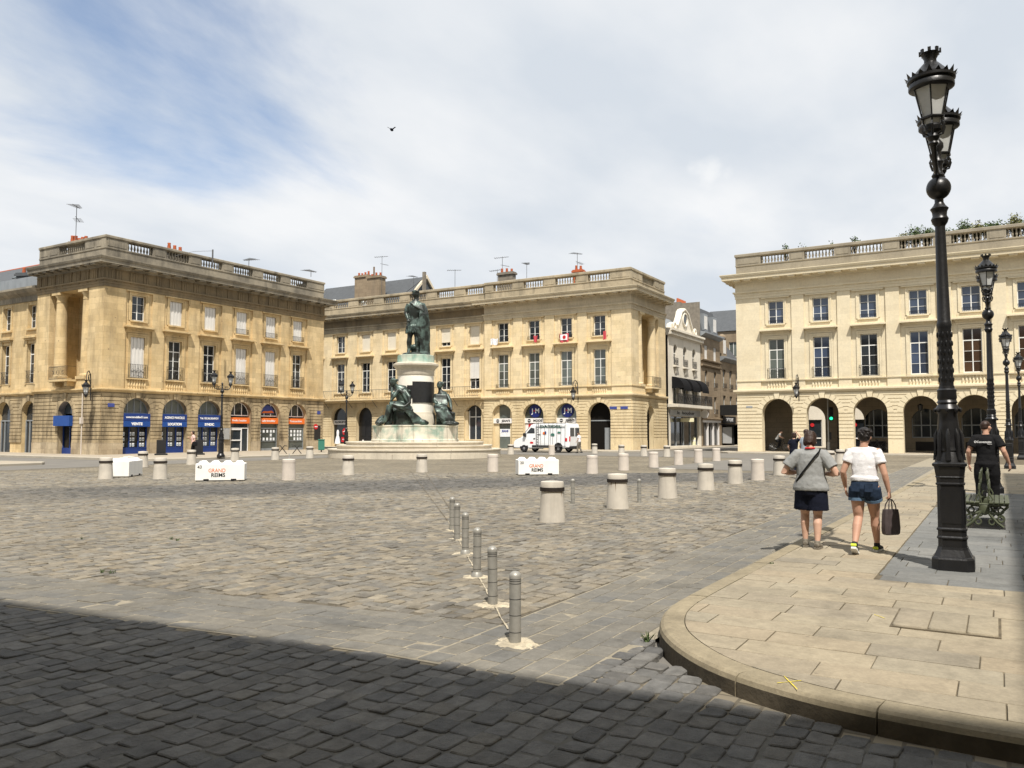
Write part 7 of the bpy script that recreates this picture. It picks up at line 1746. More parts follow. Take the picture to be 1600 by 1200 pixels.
# ================================================================== concrete blocks
def block(cx, cy, rz, num, label, plain=False, L=1.62, D=0.8, H=0.62):
    e = empty('concrete_block', (cx, cy, 0), rz); tag(e, label, 'concrete block', 'white concrete barrier blocks')
    mb = MB(); mb.box(-L / 2, L / 2, -D / 2, D / 2, 0.03, H, None, 0.018); bd = mb.build('body', MAT['block_white'], e)
    mb = MB()
    for k in range(4):
        for j in range(2):
            x, y = -L / 2 + L * (k + .5) / 4, -D / 2 + D * (j + .5) / 2
            mb.lathe([(0.19, H - 0.002), (0.09, H + 0.09)], 4, (x, y, 0), False, a0=R(45))
    s = mb.build('stud', MAT['block_white'], e); s['kind'] = 'stuff'
    for sx in (-0.28, 0.28): mb = MB(); mb.box(L * sx - 0.09, L * sx + 0.09, -D / 2 - 0.003, D / 2 + 0.003, 0.005, 0.09); mb.build('fork_slot', MAT['black'], e)
    mb = MB(); mb.box(-L / 2 + .02, L / 2 - .02, -D / 2 + .02, D / 2 - .02, 0.0, 0.03); mb.build('foot', MAT['black'], e)
    if not plain:
        M = lambda x, z: T(x, -D / 2 - 0.004, z) @ UPRIGHT
        text(num, 0.15, MAT['text_black'], bd, M(-L / 2 + 0.14, 0.5), extrude=0.002, bold=0.002)
        text('GRAND', 0.185, MAT['text_orange'], bd, M(-0.10, 0.375), extrude=0.002, bold=0.001, width=0.56); text('REIMS', 0.185, MAT['text_black'], bd, M(-0.06, 0.215), extrude=0.002, bold=0.0045, width=0.46)
    return e
cam_face = lambda p, q: math.atan2(p[1], p[0]) - R(90) + q
p = G(346, 752); block(p[0] + .2, p[1] + .25, cam_face(p, R(-7)), '43', 'lettered white concrete block standing before the blue and orange shopfronts')
p = G(842, 743); block(p[0] + .3, p[1] + .25, cam_face(p, R(10)), '20', 'lettered white concrete block standing before the van')
p = G(190, 746); block(p[0] + .5, p[1] + .55, cam_face(p, R(72)), '', 'white concrete block without lettering seen end on', True)

# ================================================================== bench (double sided, along the pavement)
bn = empty('park_bench', (16.35, 0.22, KH), 0); bn.scale = (0.9, 0.8, 0.95); tag(bn, 'double-sided green bench with cast scroll legs behind the tall lamp', 'bench')
mb = MB(); mb.box(-1.0, 1.0, -0.36, 0.36, 0.0, 0.012); mb.build('base_plate', MAT['iron_black'], bn)
for xe in (-0.88, 0.88):
    mb = MB(); q = lambda pts, r: mb.tube([(xe, a, b) for a, b in pts], r, 8)
    q([(-0.43, 0.40), (-0.3, 0.41), (0.3, 0.41), (0.43, 0.40)], .022); q([(-0.42, 0.39), (-0.28, 0.26), (-0.15, 0.25), (0, 0.32)], .024); q([(0.42, 0.39), (0.28, 0.26), (0.15, 0.25), (0, 0.32)], .024)
    for sy in (-1, 1):
        q([(sy * .02, 0.34), (sy * .12, 0.2), (sy * .22, 0.1), (sy * .33, 0.02)], .026); mb.torus((xe, sy * .29, 0.17), 0.055, 0.018, 'x', 14, 6); mb.torus((xe, sy * .12, 0.11), 0.05, 0.016, 'x', 14, 6)
        q([(sy * .05, 0.42), (sy * .09, 0.62), (sy * .05, 0.98)], .016); q([(sy * .10, 0.42), (sy * .15, 0.5), (sy * .09, 0.6)], .014)
    mb.ball((xe, 0, 0.32), (.03, .10, .10), 14, 8); mb.torus((xe, 0, .44), .10, .014, 'x', 16, 6); mb.build('leg', MAT['green_bench'], bn)
for sy in (-1, 1):
    for k in range(4): mb = MB(); y0 = sy * (0.125 + 0.092 * k); mb.box(-1.0, 1.0, y0 - .04, y0 + .04, 0.43, 0.462, None, 0.006); mb.build('seat_slat', MAT['green_bench'], bn)
    for (z, t) in ((0.72, 0.05), (0.90, 0.06)):
        mb = MB(); M_ = T(0, sy * (0.085 - (z - .72) * .1), z) @ Matrix.Rotation(sy * R(7), 4, 'X'); mb.box(-1.0, 1.0, -.014, .014, -t, t, M_, 0.006); mb.build('back_slat', MAT['green_bench'], bn)

# ================================================================== street furniture further off
def traffic_light():
    p = G(1295, 706); p = p * 0.93
    e = empty('traffic_light', (p[0], p[1], 0), R(150)); tag(e, 'slim grey traffic light pole showing green before the arcade', 'traffic light')
    mb = MB(); mb.lathe([(0.12, 0), (0.12, 0.9), (0.06, 0.95), (0.055, 5.6), (0.0, 5.65)], 12); mb.build('pole', MAT['galv'], e)
    mb = MB(); mb.tube([(0, 0, 5.3), (0.0, 1.0, 5.2)], 0.03, 6); mb.ball((0, 1.2, 5.05), (.3, .22, .15)); mb.build('camera_arm', MAT['galv'], e)
    mb = MB(); mb.box(0.0, 0.22, 0.07, 0.40, 2.6, 3.7, None, 0.03); h = mb.build('signal_head', MAT['plastic_dark'], e)
    for z, m in ((3.5, 'black'), (3.15, 'black'), (2.8, 'lit_green')):
        mb = MB(); mb.ball((0.22, 0.235, z), (.04, .12, .12), 12, 8); mb.build('lens', MAT[m], h)
        mb = MB(); mb.box(0.2, 0.38, 0.10, 0.37, z + .13, z + .145); mb.build('visor', MAT['plastic_dark'], h)
    mb = MB(); mb.box(-0.02, 0.14, 0.07, 0.22, 1.1, 1.7, None, 0.02); mb.build('repeater', MAT['plastic_dark'], e)
    e.rotation_euler[2] = math.atan2(-p[1], -p[0])
traffic_light()
p = G(1313, 703) * 0.95
def small(name, px, py, k, label, cat, build, group=None):
    p = G(px, py) * k; e = empty(name, (p[0], p[1], 0.0), math.atan2(p[1], p[0])); tag(e, label, cat, group); build(e); return e
def red_hydrant(e):
    mb = MB(); mb.lathe([(0.2, 0), (0.2, 0.1), (0.15, 0.12), (0.16, 0.9), (0.2, 0.95), (0.17, 1.1), (0.05, 1.2)], 14); mb.build('body', MAT['red_plastic'], e); mb = MB(); mb.lathe([(0.09, 0), (0.09, 0.3)], 10, (0, 0, 0), True, T(-0.05, 0, 0.75) @ Matrix.Rotation(R(-90), 4, 'Y')); mb.build('outlet', MAT['red_plastic'], e)
small('fire_hydrant', 1055.5, 700, 0.97, 'red fire hydrant at the mouth of the side street', 'hydrant', red_hydrant)
def marker(e):
    mb = MB(); mb.lathe([(0.16, 0), (0.22, 0.3), (0.22, 1.0), (0.15, 1.15), (0.0, 1.2)], 12); mb.build('body', MAT['post_yellow'], e); mb = MB(); mb.lathe([(0.225, 0.7), (0.225, 0.85)], 12); mb.build('band', MAT['sign_white'], e)
small('marker_post', 1084, 699, 0.97, 'pale yellow flexible marker post in the side street', 'post', marker)
def signpost(e):
    mb = MB(); mb.tube([(0, 0, 0), (0, 0, 3.1)], 0.05, 8); mb.build('pole', MAT['plastic_dark'], e); mb = MB(); mb.box(-0.04, 0.04, -1.35, 0.6, 2.75, 3.15, None, 0.01); mb.build('panel', MAT['post_yellow'], e)
small('direction_sign', 1064, 700, 0.97, 'yellowish direction sign on a dark pole before the white house', 'sign', signpost)
def shelter(e):
    mb = MB()
    for (x, y) in ((0, 1.8), (0, -1.8), (1.6, 1.8), (1.6, -1.8)): mb.box(x - .05, x + .05, y - .05, y + .05, 0, 2.5)
    mb.build('post', MAT['plastic_dark'], e); mb = MB(); mb.box(-0.5, 2.0, -2.3, 2.3, 2.5, 2.62, None, .03); mb.build('roof', MAT['plastic_dark'], e)
    mb = MB(); mb.box(-0.1, 0.1, 0.6, 1.7, 0.35, 2.3, None, .03); a = mb.build('poster_case', MAT['galv'], e); mb = MB(); mb.box(-0.115, -0.1, 0.7, 1.6, 0.5, 2.2); mb.build('poster', MAT['sign_navy'], a)
    mb = MB(); mb.box(1.55, 1.58, -1.7, 1.7, 0.2, 2.4); mb.build('pane', MAT['glass_grey'], e)
    mb = MB(); mb.box(-0.1, 0.1, -1.6, -0.5, 0.35, 2.3, None, .03); mb.build('poster_case', MAT['galv'], e)
small('bus_shelter', 1122, 697.5, 1.0, 'dark bus shelter with poster cases in the side street', 'bus shelter', shelter)
def binbox(e):
    mb = MB(); mb.box(-0.25, 0.25, -0.25, 0.25, 0.15, 0.95, None, .04); mb.build('body', MAT['green_bin'], e); mb = MB(); mb.box(-0.28, 0.28, -0.28, 0.28, 0.95, 1.02, None, .02); mb.build('lid', MAT['green_bin'], e); mb = MB(); mb.box(-0.05, 0.05, -0.05, 0.05, 0, 0.15); mb.build('foot', MAT['iron_black'], e)
o = small('litter_bin', 502, 708, 0.98, 'green litter bin at the end of the orange shopfronts', 'bin', binbox); o.location.z = 0.12
def aboard(e):
    mb = MB()
    for s in (-1, 1): mb.box(-0.02, 0.02, -0.3, 0.3, 0.12, 1.05, T(s * .14, 0, 0) @ Matrix.Rotation(s * R(9), 4, 'Y'))
    mb.build('panel', MAT['plastic_dark'], e); mb = MB(); mb.box(-0.4, 0.4, -0.42, 0.42, 0.0, 0.1, None, .02); mb.build('foot', MAT['black'], e); mb = MB(); mb.box(-0.21, -0.20, -0.2, 0.2, 0.82, 0.98); mb.build('header', MAT['galv'], e)
for px, py, l in ((251.5, 712.5, 'black pavement sign before the second blue arch pier'), (310, 712, 'black pavement sign behind the walking woman')):
    o = small('pavement_sign', px, py, 0.97, l, 'sign board', aboard, 'pavement signs at the blue agency'); o.location.z = 0.12
def rack(e):
    mb = MB()
    for s in (-1, 1): mb.tube([(0, s * .3, 0.02), (0, -s * .15, 0.6), (0, -s * .35, 0.55)], 0.03, 6); mb.tube([(-.25, s * .3, 0.02), (0.25, s * .3, 0.02)], 0.025, 6)
    mb.build('frame', MAT['iron_black'], e)
for px in (441, 464): o = small('folded_trestle', px, 710.5, 0.97, 'small black folding trestle on the pavement before the orange shop', 'trestle', rack, 'trestles before the orange shop'); o.location.z = 0.12

# ================================================================== roofscape
def chimney(loc, L, W, H, pots, label, rz=0.0, m='brick_grey'):
    e = empty('chimney_stack', loc, rz); tag(e, label, 'chimney', 'chimney stacks on the roofs')
    mb = MB(); mb.box(-L / 2, L / 2, -W / 2, W / 2, 0, H); mb.build('stack', MAT[m], e); mb = MB(); mb.box(-L / 2 - .12, L / 2 + .12, -W / 2 - .12, W / 2 + .12, H, H + .18); mb.box(-L / 2 - .05, L / 2 + .05, -W / 2 - .05, W / 2 + .05, H + .181, H + .28); mb.build('cap', MAT[m], e)
    for k in range(pots):
        h = random.uniform(.3, .5); mb = MB(); mb.lathe([(0.13, 0), (0.15, 0.05), (0.11, h - .1), (0.13, h - .05), (0.12, h)], 10, (-L / 2 + L * (k + .5) / pots, 0, H + .28)); mb.build('chimney_pot', MAT['terracotta'], e)
    return e
def antenna(loc, h, label, rz=0.0, kind=0):
    e = empty('tv_antenna', loc, rz); tag(e, label, 'antenna', 'television aerials on the roofs')
    mb = MB(); mb.tube([(0, 0, 0), (0, 0, h)], 0.024, 6); mb.build('mast', MAT['antenna'], e); mb = MB()
    mb.tube([(-0.9, 0, h - .15), (0.7, 0, h - .05)], 0.022, 5)
    for k in range(7): x = -0.8 + k * .22; mb.tube([(x, -0.45 + .04 * k, h - .14 + .014 * k), (x, 0.45 - .04 * k, h - .14 + .014 * k)], 0.014, 4)
    if kind: mb.tube([(-0.2, 0, h - .9), (0.75, 0, h - 1.1)], 0.02, 5); [mb.tube([(0.1 + .15 * k, -.3, h - .98 - .03 * k), (0.1 + .15 * k, .3, h - .98 - .03 * k)], .012, 4) for k in range(5)]
    mb.build('yagi', MAT['antenna'], e)['kind'] = 'stuff'; return e
def at_plane(px, py, depth): v = ray(px, py); return _O + v / (v @ _F) * depth
def roof_thing(fn, px, py_top, depth, zbase, **k):
    p = at_plane(px, py_top, depth); return p, p[2] - zbase
# left building roof
p, h = roof_thing(None, 120, 321, 62, 14.3); antenna((p[0], p[1], 14.3), h, 'tall aerial above the corner of the weathered ochre building', R(40), 1)
p, h = roof_thing(None, 124, 371, 62, 14.3); chimney((p[0], p[1], 14.3), 1.3, 0.5, h - .65, 5, 'low chimney with five pots behind the corner balustrade', R(-60))
p, h = roof_thing(None, 273, 384, 64, 14.3); chimney((p[0], p[1], 14.3), 1.5, .6, h - .65, 3, 'chimney with three pots above the blue agency', 0)
p, h = roof_thing(None, 298, 395, 66, 14.3); chimney((p[0], p[1], 14.3), .9, .6, h - .65, 1, 'small chimney with one pot above the blue agency', 0)
p, h = roof_thing(None, 332.5, 390, 62, 14.3); e = empty('roof_pole', (p[0], p[1], 14.3)); tag(e, 'dark metal pole with a wire above the orange agency', 'pole'); mb = MB(); mb.tube([(0, 0, 0), (0, 0, h)], .06, 6); mb.build('pole', MAT['antenna'], e); mb = MB(); mb.tube([(0, 0, h - .1), (-1.2, .6, h - .3), (-2.4, 1.2, h - .8)], .012, 4); mb.build('wire', MAT['antenna'], e)
p, h = roof_thing(None, 389, 404, 62, 14.3); antenna((p[0], p[1], 14.3), h, 'thin aerial above the orange agency roof', R(80))
p, h = roof_thing(None, 486, 422, 66, 14.3); antenna((p[0], p[1], 14.3), h, 'aerial at the far end of the weathered ochre building', R(10))
p, h = roof_thing(None, 43, 412, 66, 13.2); chimney((p[0], p[1], 13.0), 1.2, 0.9, h - .9, 2, 'dark dormer chimney with two tall pots above the side wing', R(-70), 'slate')
# house behind the middle building: slate roof with skylights and two big stacks
rh = empty('rear_house', (72.5, 60.0, 0)); tag(rh, 'slate-roofed rear house with skylights behind the long balustrade', 'building')
mb = MB(); mb.box(0, 9, -2.0, 14, 0, 16.0); mb.build('wall', MAT['stone_brown'], rh)
mb = MB(); mb.prism([(-0.3, 15.6), (4.5, 20.2), (9.3, 15.6)], -2.0, 14.0, 'y'); rf = mb.build('roof', MAT['slate'], rh)
mb = MB(); mb.prism([(-0.45, 15.65), (4.5, 20.4), (9.45, 15.65), (9.1, 15.65), (4.5, 20.0), (-0.1, 15.65)], -2.25, -2.0, 'y'); mb.build('verge', MAT['stone_white_trim'], rf)
ang = math.atan2(4.6, 4.8)
for (yy, t, w_) in ((10.5, .42, .8), (11.6, .42, .8), (5.6, .36, 1.4), (3.6, .36, 1.6)):
    mb = MB(); M_ = T(-0.3 + 4.8 * t, yy, 15.6 + 4.6 * t) @ Matrix.Rotation(-ang, 4, 'Y'); mb.box(-0.8, 0.8, -w_ / 2, w_ / 2, 0.02, 0.1, M_); q = mb.build('skylight', MAT['white_paint'], rf); mb = MB(); mb.box(-0.7, 0.7, -w_ / 2 + .08, w_ / 2 - .08, 0.1, 0.12, M_); mb.build('pane', MAT['glass_grey'], q)
def at_x(px, py, X): v = ray(px, py); return _O + v * (X / v[0])
p = at_x(568.5, 432, 74.5); chimney((p[0], p[1], 15.5), 2.0, 1.0, p[2] - 15.7, 4, 'broad brown chimney stack beside the slate roof', R(-90), 'stone_brown')
p = at_x(588, 433, 73.5); chimney((p[0], p[1], 15.5), 1.9, 1.1, p[2] - 15.7, 3, 'broad brown chimney stack with a tall pipe next to the aerial mast', R(-90), 'stone_brown')
p = at_x(584.5, 417, 73.5); e = empty('flue_pipe', (p[0], p[1], 18)); tag(e, 'rusty flue pipe rising from the brown chimney stack', 'pipe'); mb = MB(); mb.lathe([(0.1, 0), (0.1, p[2] - 18)], 10); mb.build('pipe', MAT['rust_stain'], e)
p = at_x(597, 400, 73); antenna((p[0], p[1], 15), p[2] - 15, 'tall aerial mast beside the brown chimney stacks', R(-60), 1)
p = at_x(663, 425, 73); e = empty('roof_pole', (p[0], p[1], 15)); tag(e, 'pale square post with a stay wire behind the bronze ruler', 'pole'); mb = MB(); mb.box(-.16, .16, -.16, .16, 0, p[2] - 15); mb.build('post', MAT['brick_grey'], e); mb = MB(); mb.tube([(0, 0, p[2] - 15.7), (0, 3.2, p[2] - 17.4)], .03, 5); mb.build('stay_wire', MAT['antenna'], e)
p = at_x(646.5, 431, 74); antenna((p[0], p[1], 15), p[2] - 15, 'slim aerial directly behind the statue head', R(0))
p = at_x(711, 421, 73); antenna((p[0], p[1], 15), p[2] - 15, 'aerial above the balustrade right of the statue', R(-45))
p = at_x(785, 401, 74); antenna((p[0], p[1], 15), p[2] - 15, 'tall aerial at the low chimney above the fashion shop', R(-70), 1)
p = at_x(777, 421, 74.5); antenna((p[0], p[1], 15), p[2] - 15, 'aerial left of the low chimney above the fashion shop', R(-80))
p = at_x(823, 411, 74); antenna((p[0], p[1], 15), p[2] - 15, 'thin aerial right of the low chimney above the fashion shop', R(20))
p = at_x(792, 427, 73); chimney((p[0], p[1], 15), 1.8, .7, p[2] - 15.2, 3, 'low dark chimney above the fashion shop', R(-90))
p = at_x(902, 395, 74); antenna((p[0], p[1], 15), p[2] - 15, 'aerial near the corner end of the middle building', R(-20), 1)
p = at_x(904, 420, 74); chimney((p[0], p[1], 15), 1.0, .6, p[2] - 15.4, 2, 'small red-potted chimney under the corner aerial', R(-90), 'terracotta')
# plants on the roof terrace of the right building
def bush(p, rx, ry, h, n, label, seed, m='leaf', group='plants on the roof terrace'):
    g = np.random.default_rng(seed); e = empty('roof_plant', p, 0); tag(e, label, 'plant', group)
    mb = MB(); tips = []
    for k in range(max(5, n // 30)):
        a = g.uniform(0, 6.28); rr = g.uniform(0.1, 1); tip = (rx * rr * math.cos(a), ry * rr * math.sin(a), h * g.uniform(.55, 1.0)); tips.append(tip); mb.tube([(tip[0] * .3, tip[1] * .3, 0), (tip[0] * .7, tip[1] * .7, tip[2] * .5), tip], [.025, .015, .006], 4)
    mb.build('stem', MAT['stem'], e); mb = MB()
    for k in range(n):
        t = tips[g.integers(len(tips))]; s = g.uniform(.3, 1.0); c = Vector((t[0] * s + g.normal(0, .12), t[1] * s + g.normal(0, .12), max(0.05, t[2] * s + g.normal(0, .1)))); d = Vector(g.normal(0, 1, 3)).normalized(); q = d.orthogonal().normalized(); l = g.uniform(.09, .2); w_ = l * .38
        mb.add([tuple(c), tuple(c + d * l * .5 + q * w_), tuple(c + d * l), tuple(c + d * l * .5 - q * w_)], [(0, 1, 2, 3)])
    o = mb.build('foliage', MAT[m], e); o['kind'] = 'stuff'
Cw = lambda x, y, z: Matrix.Translation((DX, YC0, 0)) @ RZ(R(-90)) @ Vector((x, y, z))
spots = [(1.2, .5, .6, 70), (3.9, .8, 1.0, 160), (5.1, .5, .9, 110), (7.6, .4, .9, 70), (9.2, .9, 1.1, 200)]
lab = ['sparse low weeds behind the corner of the roof balustrade', 'two-stemmed shrub above the second baluster row of the arcade building', 'small spiky shrub above the arcade roof balustrade', 'tiny sprig above the arcade roof balustrade', 'dark rounded shrub above the third baluster row of the arcade building']
for k, (x, r_, h, n) in enumerate(spots): bush(Cw(x, .95, 15.75), r_, .35, h + .35, n, lab[k], 20 + k)
for k in range(17): bush(Cw(12.6 + .82 * k, 1.0, 15.7), 1.0, .5, 1.15 + .16 * ((k * 7) % 4), 900, 'dense leafy hedge plant along the roof terrace above the lamps', 40 + k, 'leaf' if k % 3 else 'leaf_dry', 'hedge plants of the roof terrace')
# weeds at the kerb
def weed(px, py, z, h, n, label, seed):
    p = G(px, py, z); g = np.random.default_rng(seed); mb = MB()
    for k in range(n):
        a = g.uniform(0, 6.28); b = g.uniform(.2, .9); d = Vector((math.cos(a) * b, math.sin(a) * b, 1)); q = Vector((-math.sin(a), math.cos(a), 0)) * .004; l = h * g.uniform(.5, 1); o = Vector((g.normal(0, .015), g.normal(0, .015), 0)); mb.add([tuple(o - q), tuple(o + q), tuple(o + d * l * .6 + q * .8), tuple(o + d * l + Vector((0, 0, -.2 * l * b))), tuple(o + d * l * .6 - q * .8)], [(0, 1, 2, 3, 4)])
    o = mb.build('weed', MAT['leaf']); o.location = p; tag(o, label, 'weed', 'weeds in the joints')
weed(1012, 1003, 0, .10, 26, 'green weed tuft growing at the outer foot of the kerb corner', 1)
weed(1204, 881, KH, .03, 14, 'tiny weed in the kerb joint near the walking women', 4)
for k, (px, py) in enumerate(((268, 843), (278, 845), (128, 843), (160, 895), (175, 896))): weed(px, py, 0, .06, 14, 'small weed tuft between the sunlit cobbles', 10 + k)
# wall poster lamp: bird in the sky
p = at_plane(612, 203, 24); e = empty('bird', tuple(p), R(20)); tag(e, 'small dark bird flying high above the statue', 'bird')
mb = MB(); mb.tube([(-.11, 0, -.015), (-.06, 0, 0), (0.02, 0, .01), (.08, 0, .02), (.12, 0, .025)], [.008, .035, .045, .03, .01], 8); mb.build('body', MAT['cloth_navy'], e)
for s in (-1, 1): mb = MB(); mb.add([(.04, s * .02, .02), (-.03, s * .02, .02), (-.06, s * .12, .07 + .01 * s), (0.0, s * .13, .08 + .01 * s)], [(0, 1, 2, 3)]); mb.add([(.04, s * .02, .026), (-.03, s * .02, .026), (-.06, s * .12, .074 + .01 * s), (0.0, s * .13, .084 + .01 * s)], [(3, 2, 1, 0)]); mb.build('wing', MAT['cloth_navy'], e)
# ================================================================== van
def build_van():
    X = 60.6; a = _O + ray(811, 700) * (X / ray(811, 700)[0]); yF = a[1]
    L = 5.35; e = empty('delivery_van', (X, yF - L, 0), R(90)); tag(e, 'white delivery van with a glass rack on its side parked before the fashion shop', 'van')
    prof = [(0.0, 0.42), (0.0, 2.1), (0.06, 2.33), (0.2, 2.42), (3.1, 2.42), (3.45, 2.38), (3.66, 2.28), (4.42, 1.38), (4.62, 1.24), (5.12, 1.05), (5.3, 0.88), (5.34, 0.6), (5.3, 0.36), (4.75, 0.34), (3.55, 0.34), (1.4, 0.38), (0.5, 0.40)]
    mb = MB(); n = len(prof); V_ = []; F_ = []
    for (y, k) in ((-1.0, 0.93), (-1.0, 1.0), (1.0, 1.0), (1.0, 0.93)):
        for (x, z) in prof:
            yy = y * (1.0 if z < 1.2 else 1.0 - 0.07 * (z - 1.2)); 
            if abs(k - .93) < .01: xx, zz = 2.6 + (x - 2.6) * 0.985, 1.3 + (z - 1.3) * 0.94
            else: xx, zz, yy = x, z, yy * 0.94
            V_.append((xx, yy, zz))
    for i in range(3):
        for k in range(n): F_.append((i * n + k, i * n + (k + 1) % n, (i + 1) * n + (k + 1) % n, (i + 1) * n + k))
    F_ += [tuple(range(n - 1, -1, -1)), tuple(3 * n + k for k in range(n))]
    mb.add(V_, F_); body = mb.build('body', MAT['van_white'], e)
    bv = body.modifiers.new('round', 'BEVEL'); bv.width = 0.05; bv.segments = 3; bv.limit_method = 'ANGLE'; bv.angle_limit = R(25)
    yl = 1.002
    mb = MB(); mb.add([(3.72, -.80, 2.235), (3.72, .80, 2.235), (4.44, .88, 1.40), (4.44, -.88, 1.40)], [(0, 1, 2, 3)], False, T(0.035, 0, 0.03)); mb.build('windscreen', MAT['glass'], e)
    for s in (-1, 1):
        mb = MB(); P = [(3.30, 2.02), (3.62, 2.08), (4.22, 1.42), (4.15, 1.34), (3.22, 1.34)]; mb.prism(P, 0.0, 0.02, 'y', T(0, s * 0.962 - .01, 0)); mb.build('door_window', MAT['glass'], e)
        mb = MB(); mb.box(4.05, 4.25, s * 1.0, s * 1.22, 1.32, 1.62, None, .03) if s > 0 else mb.box(4.05, 4.25, -1.22, -1.0, 1.32, 1.62, None, .03); mb.build('wing_mirror', MAT['plastic_dark'], e)
        mb = MB(); mb.box(4.98, 5.2, s * .62 - .22, s * .62 + .22, 0.92, 1.14, T(0, 0, 0), .04); mb.build('headlight', MAT['glass_grey'], e)
        mb = MB(); mb.box(1.5, 3.5, s * .985 - .03, s * .985 + .03, 0.42, 0.62, None, .02); mb.build('side_trim', MAT['plastic_dark'], e)
        for xx in (1.02, 4.28):
            mb = MB(); mb.lathe([(0.40, 0), (0.40, 0.03)], 24, (0, 0, 0), True, T(xx, s * .985 + .015, 0.44) @ Matrix.Rotation(R(90), 4, 'X')); mb.build('wheel_arch', MAT['black'], e)
            w = empty('wheel', (xx, s * .93, 0.335), 0, e); mb = MB(); mb.torus((0, 0, 0), .245, .09, 'y', 24, 8); mb.build('tyre', MAT['rubber'], w); mb = MB(); mb.lathe([(0.19, -.07), (0.19, .05), (0.1, .075), (0.0, .08)], 20, (0, 0, 0), True, Matrix.Rotation(R(-90 * s), 4, 'X')); mb.build('rim', MAT['rim'], w)
    mb = MB(); mb.box(4.9, 5.42, -.98, .98, 0.32, 0.68, None, .08); mb.build('front_bumper', MAT['plastic_dark'], e); mb = MB(); mb.box(-0.12, 0.3, -.97, .97, 0.32, 0.56, None, .05); mb.build('rear_bumper', MAT['plastic_dark'], e)
    for s in (-.46, .46):
        mb = MB(); mb.box(-.012, .01, s - .36, s + .36, 1.35, 2.05); mb.build('rear_window', MAT['glass'], e); mb = MB(); mb.box(-.02, .03, s * 1.94 - .07, s * 1.94 + .07, .95, 1.35); mb.build('tail_light', MAT['sign_red'], e)
    mb = MB()
    for z0 in (1.0,): mb.box(3.12, 3.14, yl - .005, yl + .006, 0.55, 2.2); mb.box(1.75, 1.77, yl - .005, yl + .006, 0.55, 2.2)
    mb.box(3.20, 3.36, yl - .01, yl + .03, 1.12, 1.2); mb.build('door_seam', MAT['plastic_dark'], e)
    # glass rack on the side facing the square
    mb = MB()
    for k in range(8): x = 0.35 + k * 0.38; mb.tube([(x, 1.10, 0.5), (x, 1.02, 2.6)], .013, 5)
    for z in (0.52, 2.4): mb.box(0.3, 3.05, 1.06, 1.12, z, z + .05)
    for x in (3.0, 2.82): mb.tube([(x, 1.14, 0.45), (x, 1.05, 2.65)], .018, 5)
    for k in range(9): mb.box(2.82, 3.0, 1.07 - .0 * k, 1.10, 0.6 + .22 * k, 0.63 + .22 * k)
    mb.build('glass_rack', MAT['iron_grey'], e)
    TS = lambda x, z, y=1.0: T(x, y, z) @ RZ(R(180)) @ UPRIGHT
    text('DATIDEL', 0.30, MAT['green_bin'], e, TS(1.75, 2.16, .97), bold=.01, extrude=.004, width=2.0)
    for (x, z, w_, h_, m) in ((2.35, 1.62, .28, .22, 'shop_orange'), (2.22, 1.66, .16, .26, 'sign_blue'), (1.55, 1.5, .36, .24, 'green_bin'), (0.95, 1.68, .30, .15, 'green_bin'), (2.85, 1.5, .3, .07, 'plastic_dark'), (3.55, 0.82, .34, .18, 'sign_red'), (0.3, 1.1, .22, .3, 'sign_red')):
        mb = MB(); mb.prism([(-w_ / 2, -h_ / 2), (w_ * .3, -h_ / 2), (w_ / 2, 0), (w_ * .2, h_ / 2), (-w_ / 2, h_ * .3)], 0, .004, 'y', T(x, 1.002, z)); mb.build('decal', MAT[m], body)
build_van()
# ================================================================== bicycles
def bicycle(loc, rz, label, lean=0.0):
    e = empty('bicycle', loc, rz); e.rotation_euler = (lean, 0, rz); tag(e, label, 'bicycle', 'bicycles under the arcade')
    for x in (0, 1.02):
        w = empty('wheel', (x, 0, 0.34), 0, e); mb = MB(); mb.torus((0, 0, 0), .32, .02, 'y', 28, 6); mb.build('tyre', MAT['rubber'], w); mb = MB()
        for k in range(12): a = 2 * math.pi * k / 12; mb.tube([(0, 0, 0), (.31 * math.cos(a), 0, .31 * math.sin(a))], .004, 3)
        mb.build('spokes', MAT['galv'], w)
    mb = MB()
    for p in ([(0.0, 0, .34), (.35, 0, .85)], [(0, 0, .34), (.45, 0, .32)], [(.45, 0, .32), (.32, 0, .92)], [(.45, 0, .32), (.88, 0, .82)], [(.34, 0, .82), (.86, 0, .86)], [(1.02, 0, .34), (.86, 0, .9), (.84, 0, 1.0)]): mb.tube(p, .02, 6)
    mb.build('frame', MAT['iron_black'], e); mb = MB(); mb.tube([(.86, -.26, 1.0), (.84, 0, 1.02), (.86, .26, 1.0)], .015, 6); mb.build('handlebar', MAT['iron_black'], e); mb = MB(); mb.ball((.30, 0, .95), (.13, .07, .035)); mb.build('saddle', MAT['black'], e)
    return e
Cw3 = lambda x, y, z: Matrix.Translation((DX, YC0, 0)) @ RZ(R(-90)) @ Vector((x, y, z))
p = Cw3(2.55, 1.1, .14); bicycle(tuple(p), R(-90), 'bicycle ridden through the first arch of the arcade')
p = Cw3(9.4, 2.6, .14); bicycle(tuple(p), R(-80), 'parked bicycle leaning in the third arch, the left of two', R(6))
p = Cw3(9.9, 2.9, .14); bicycle(tuple(p), R(-95), 'parked bicycle leaning in the third arch, the right of two', R(5))
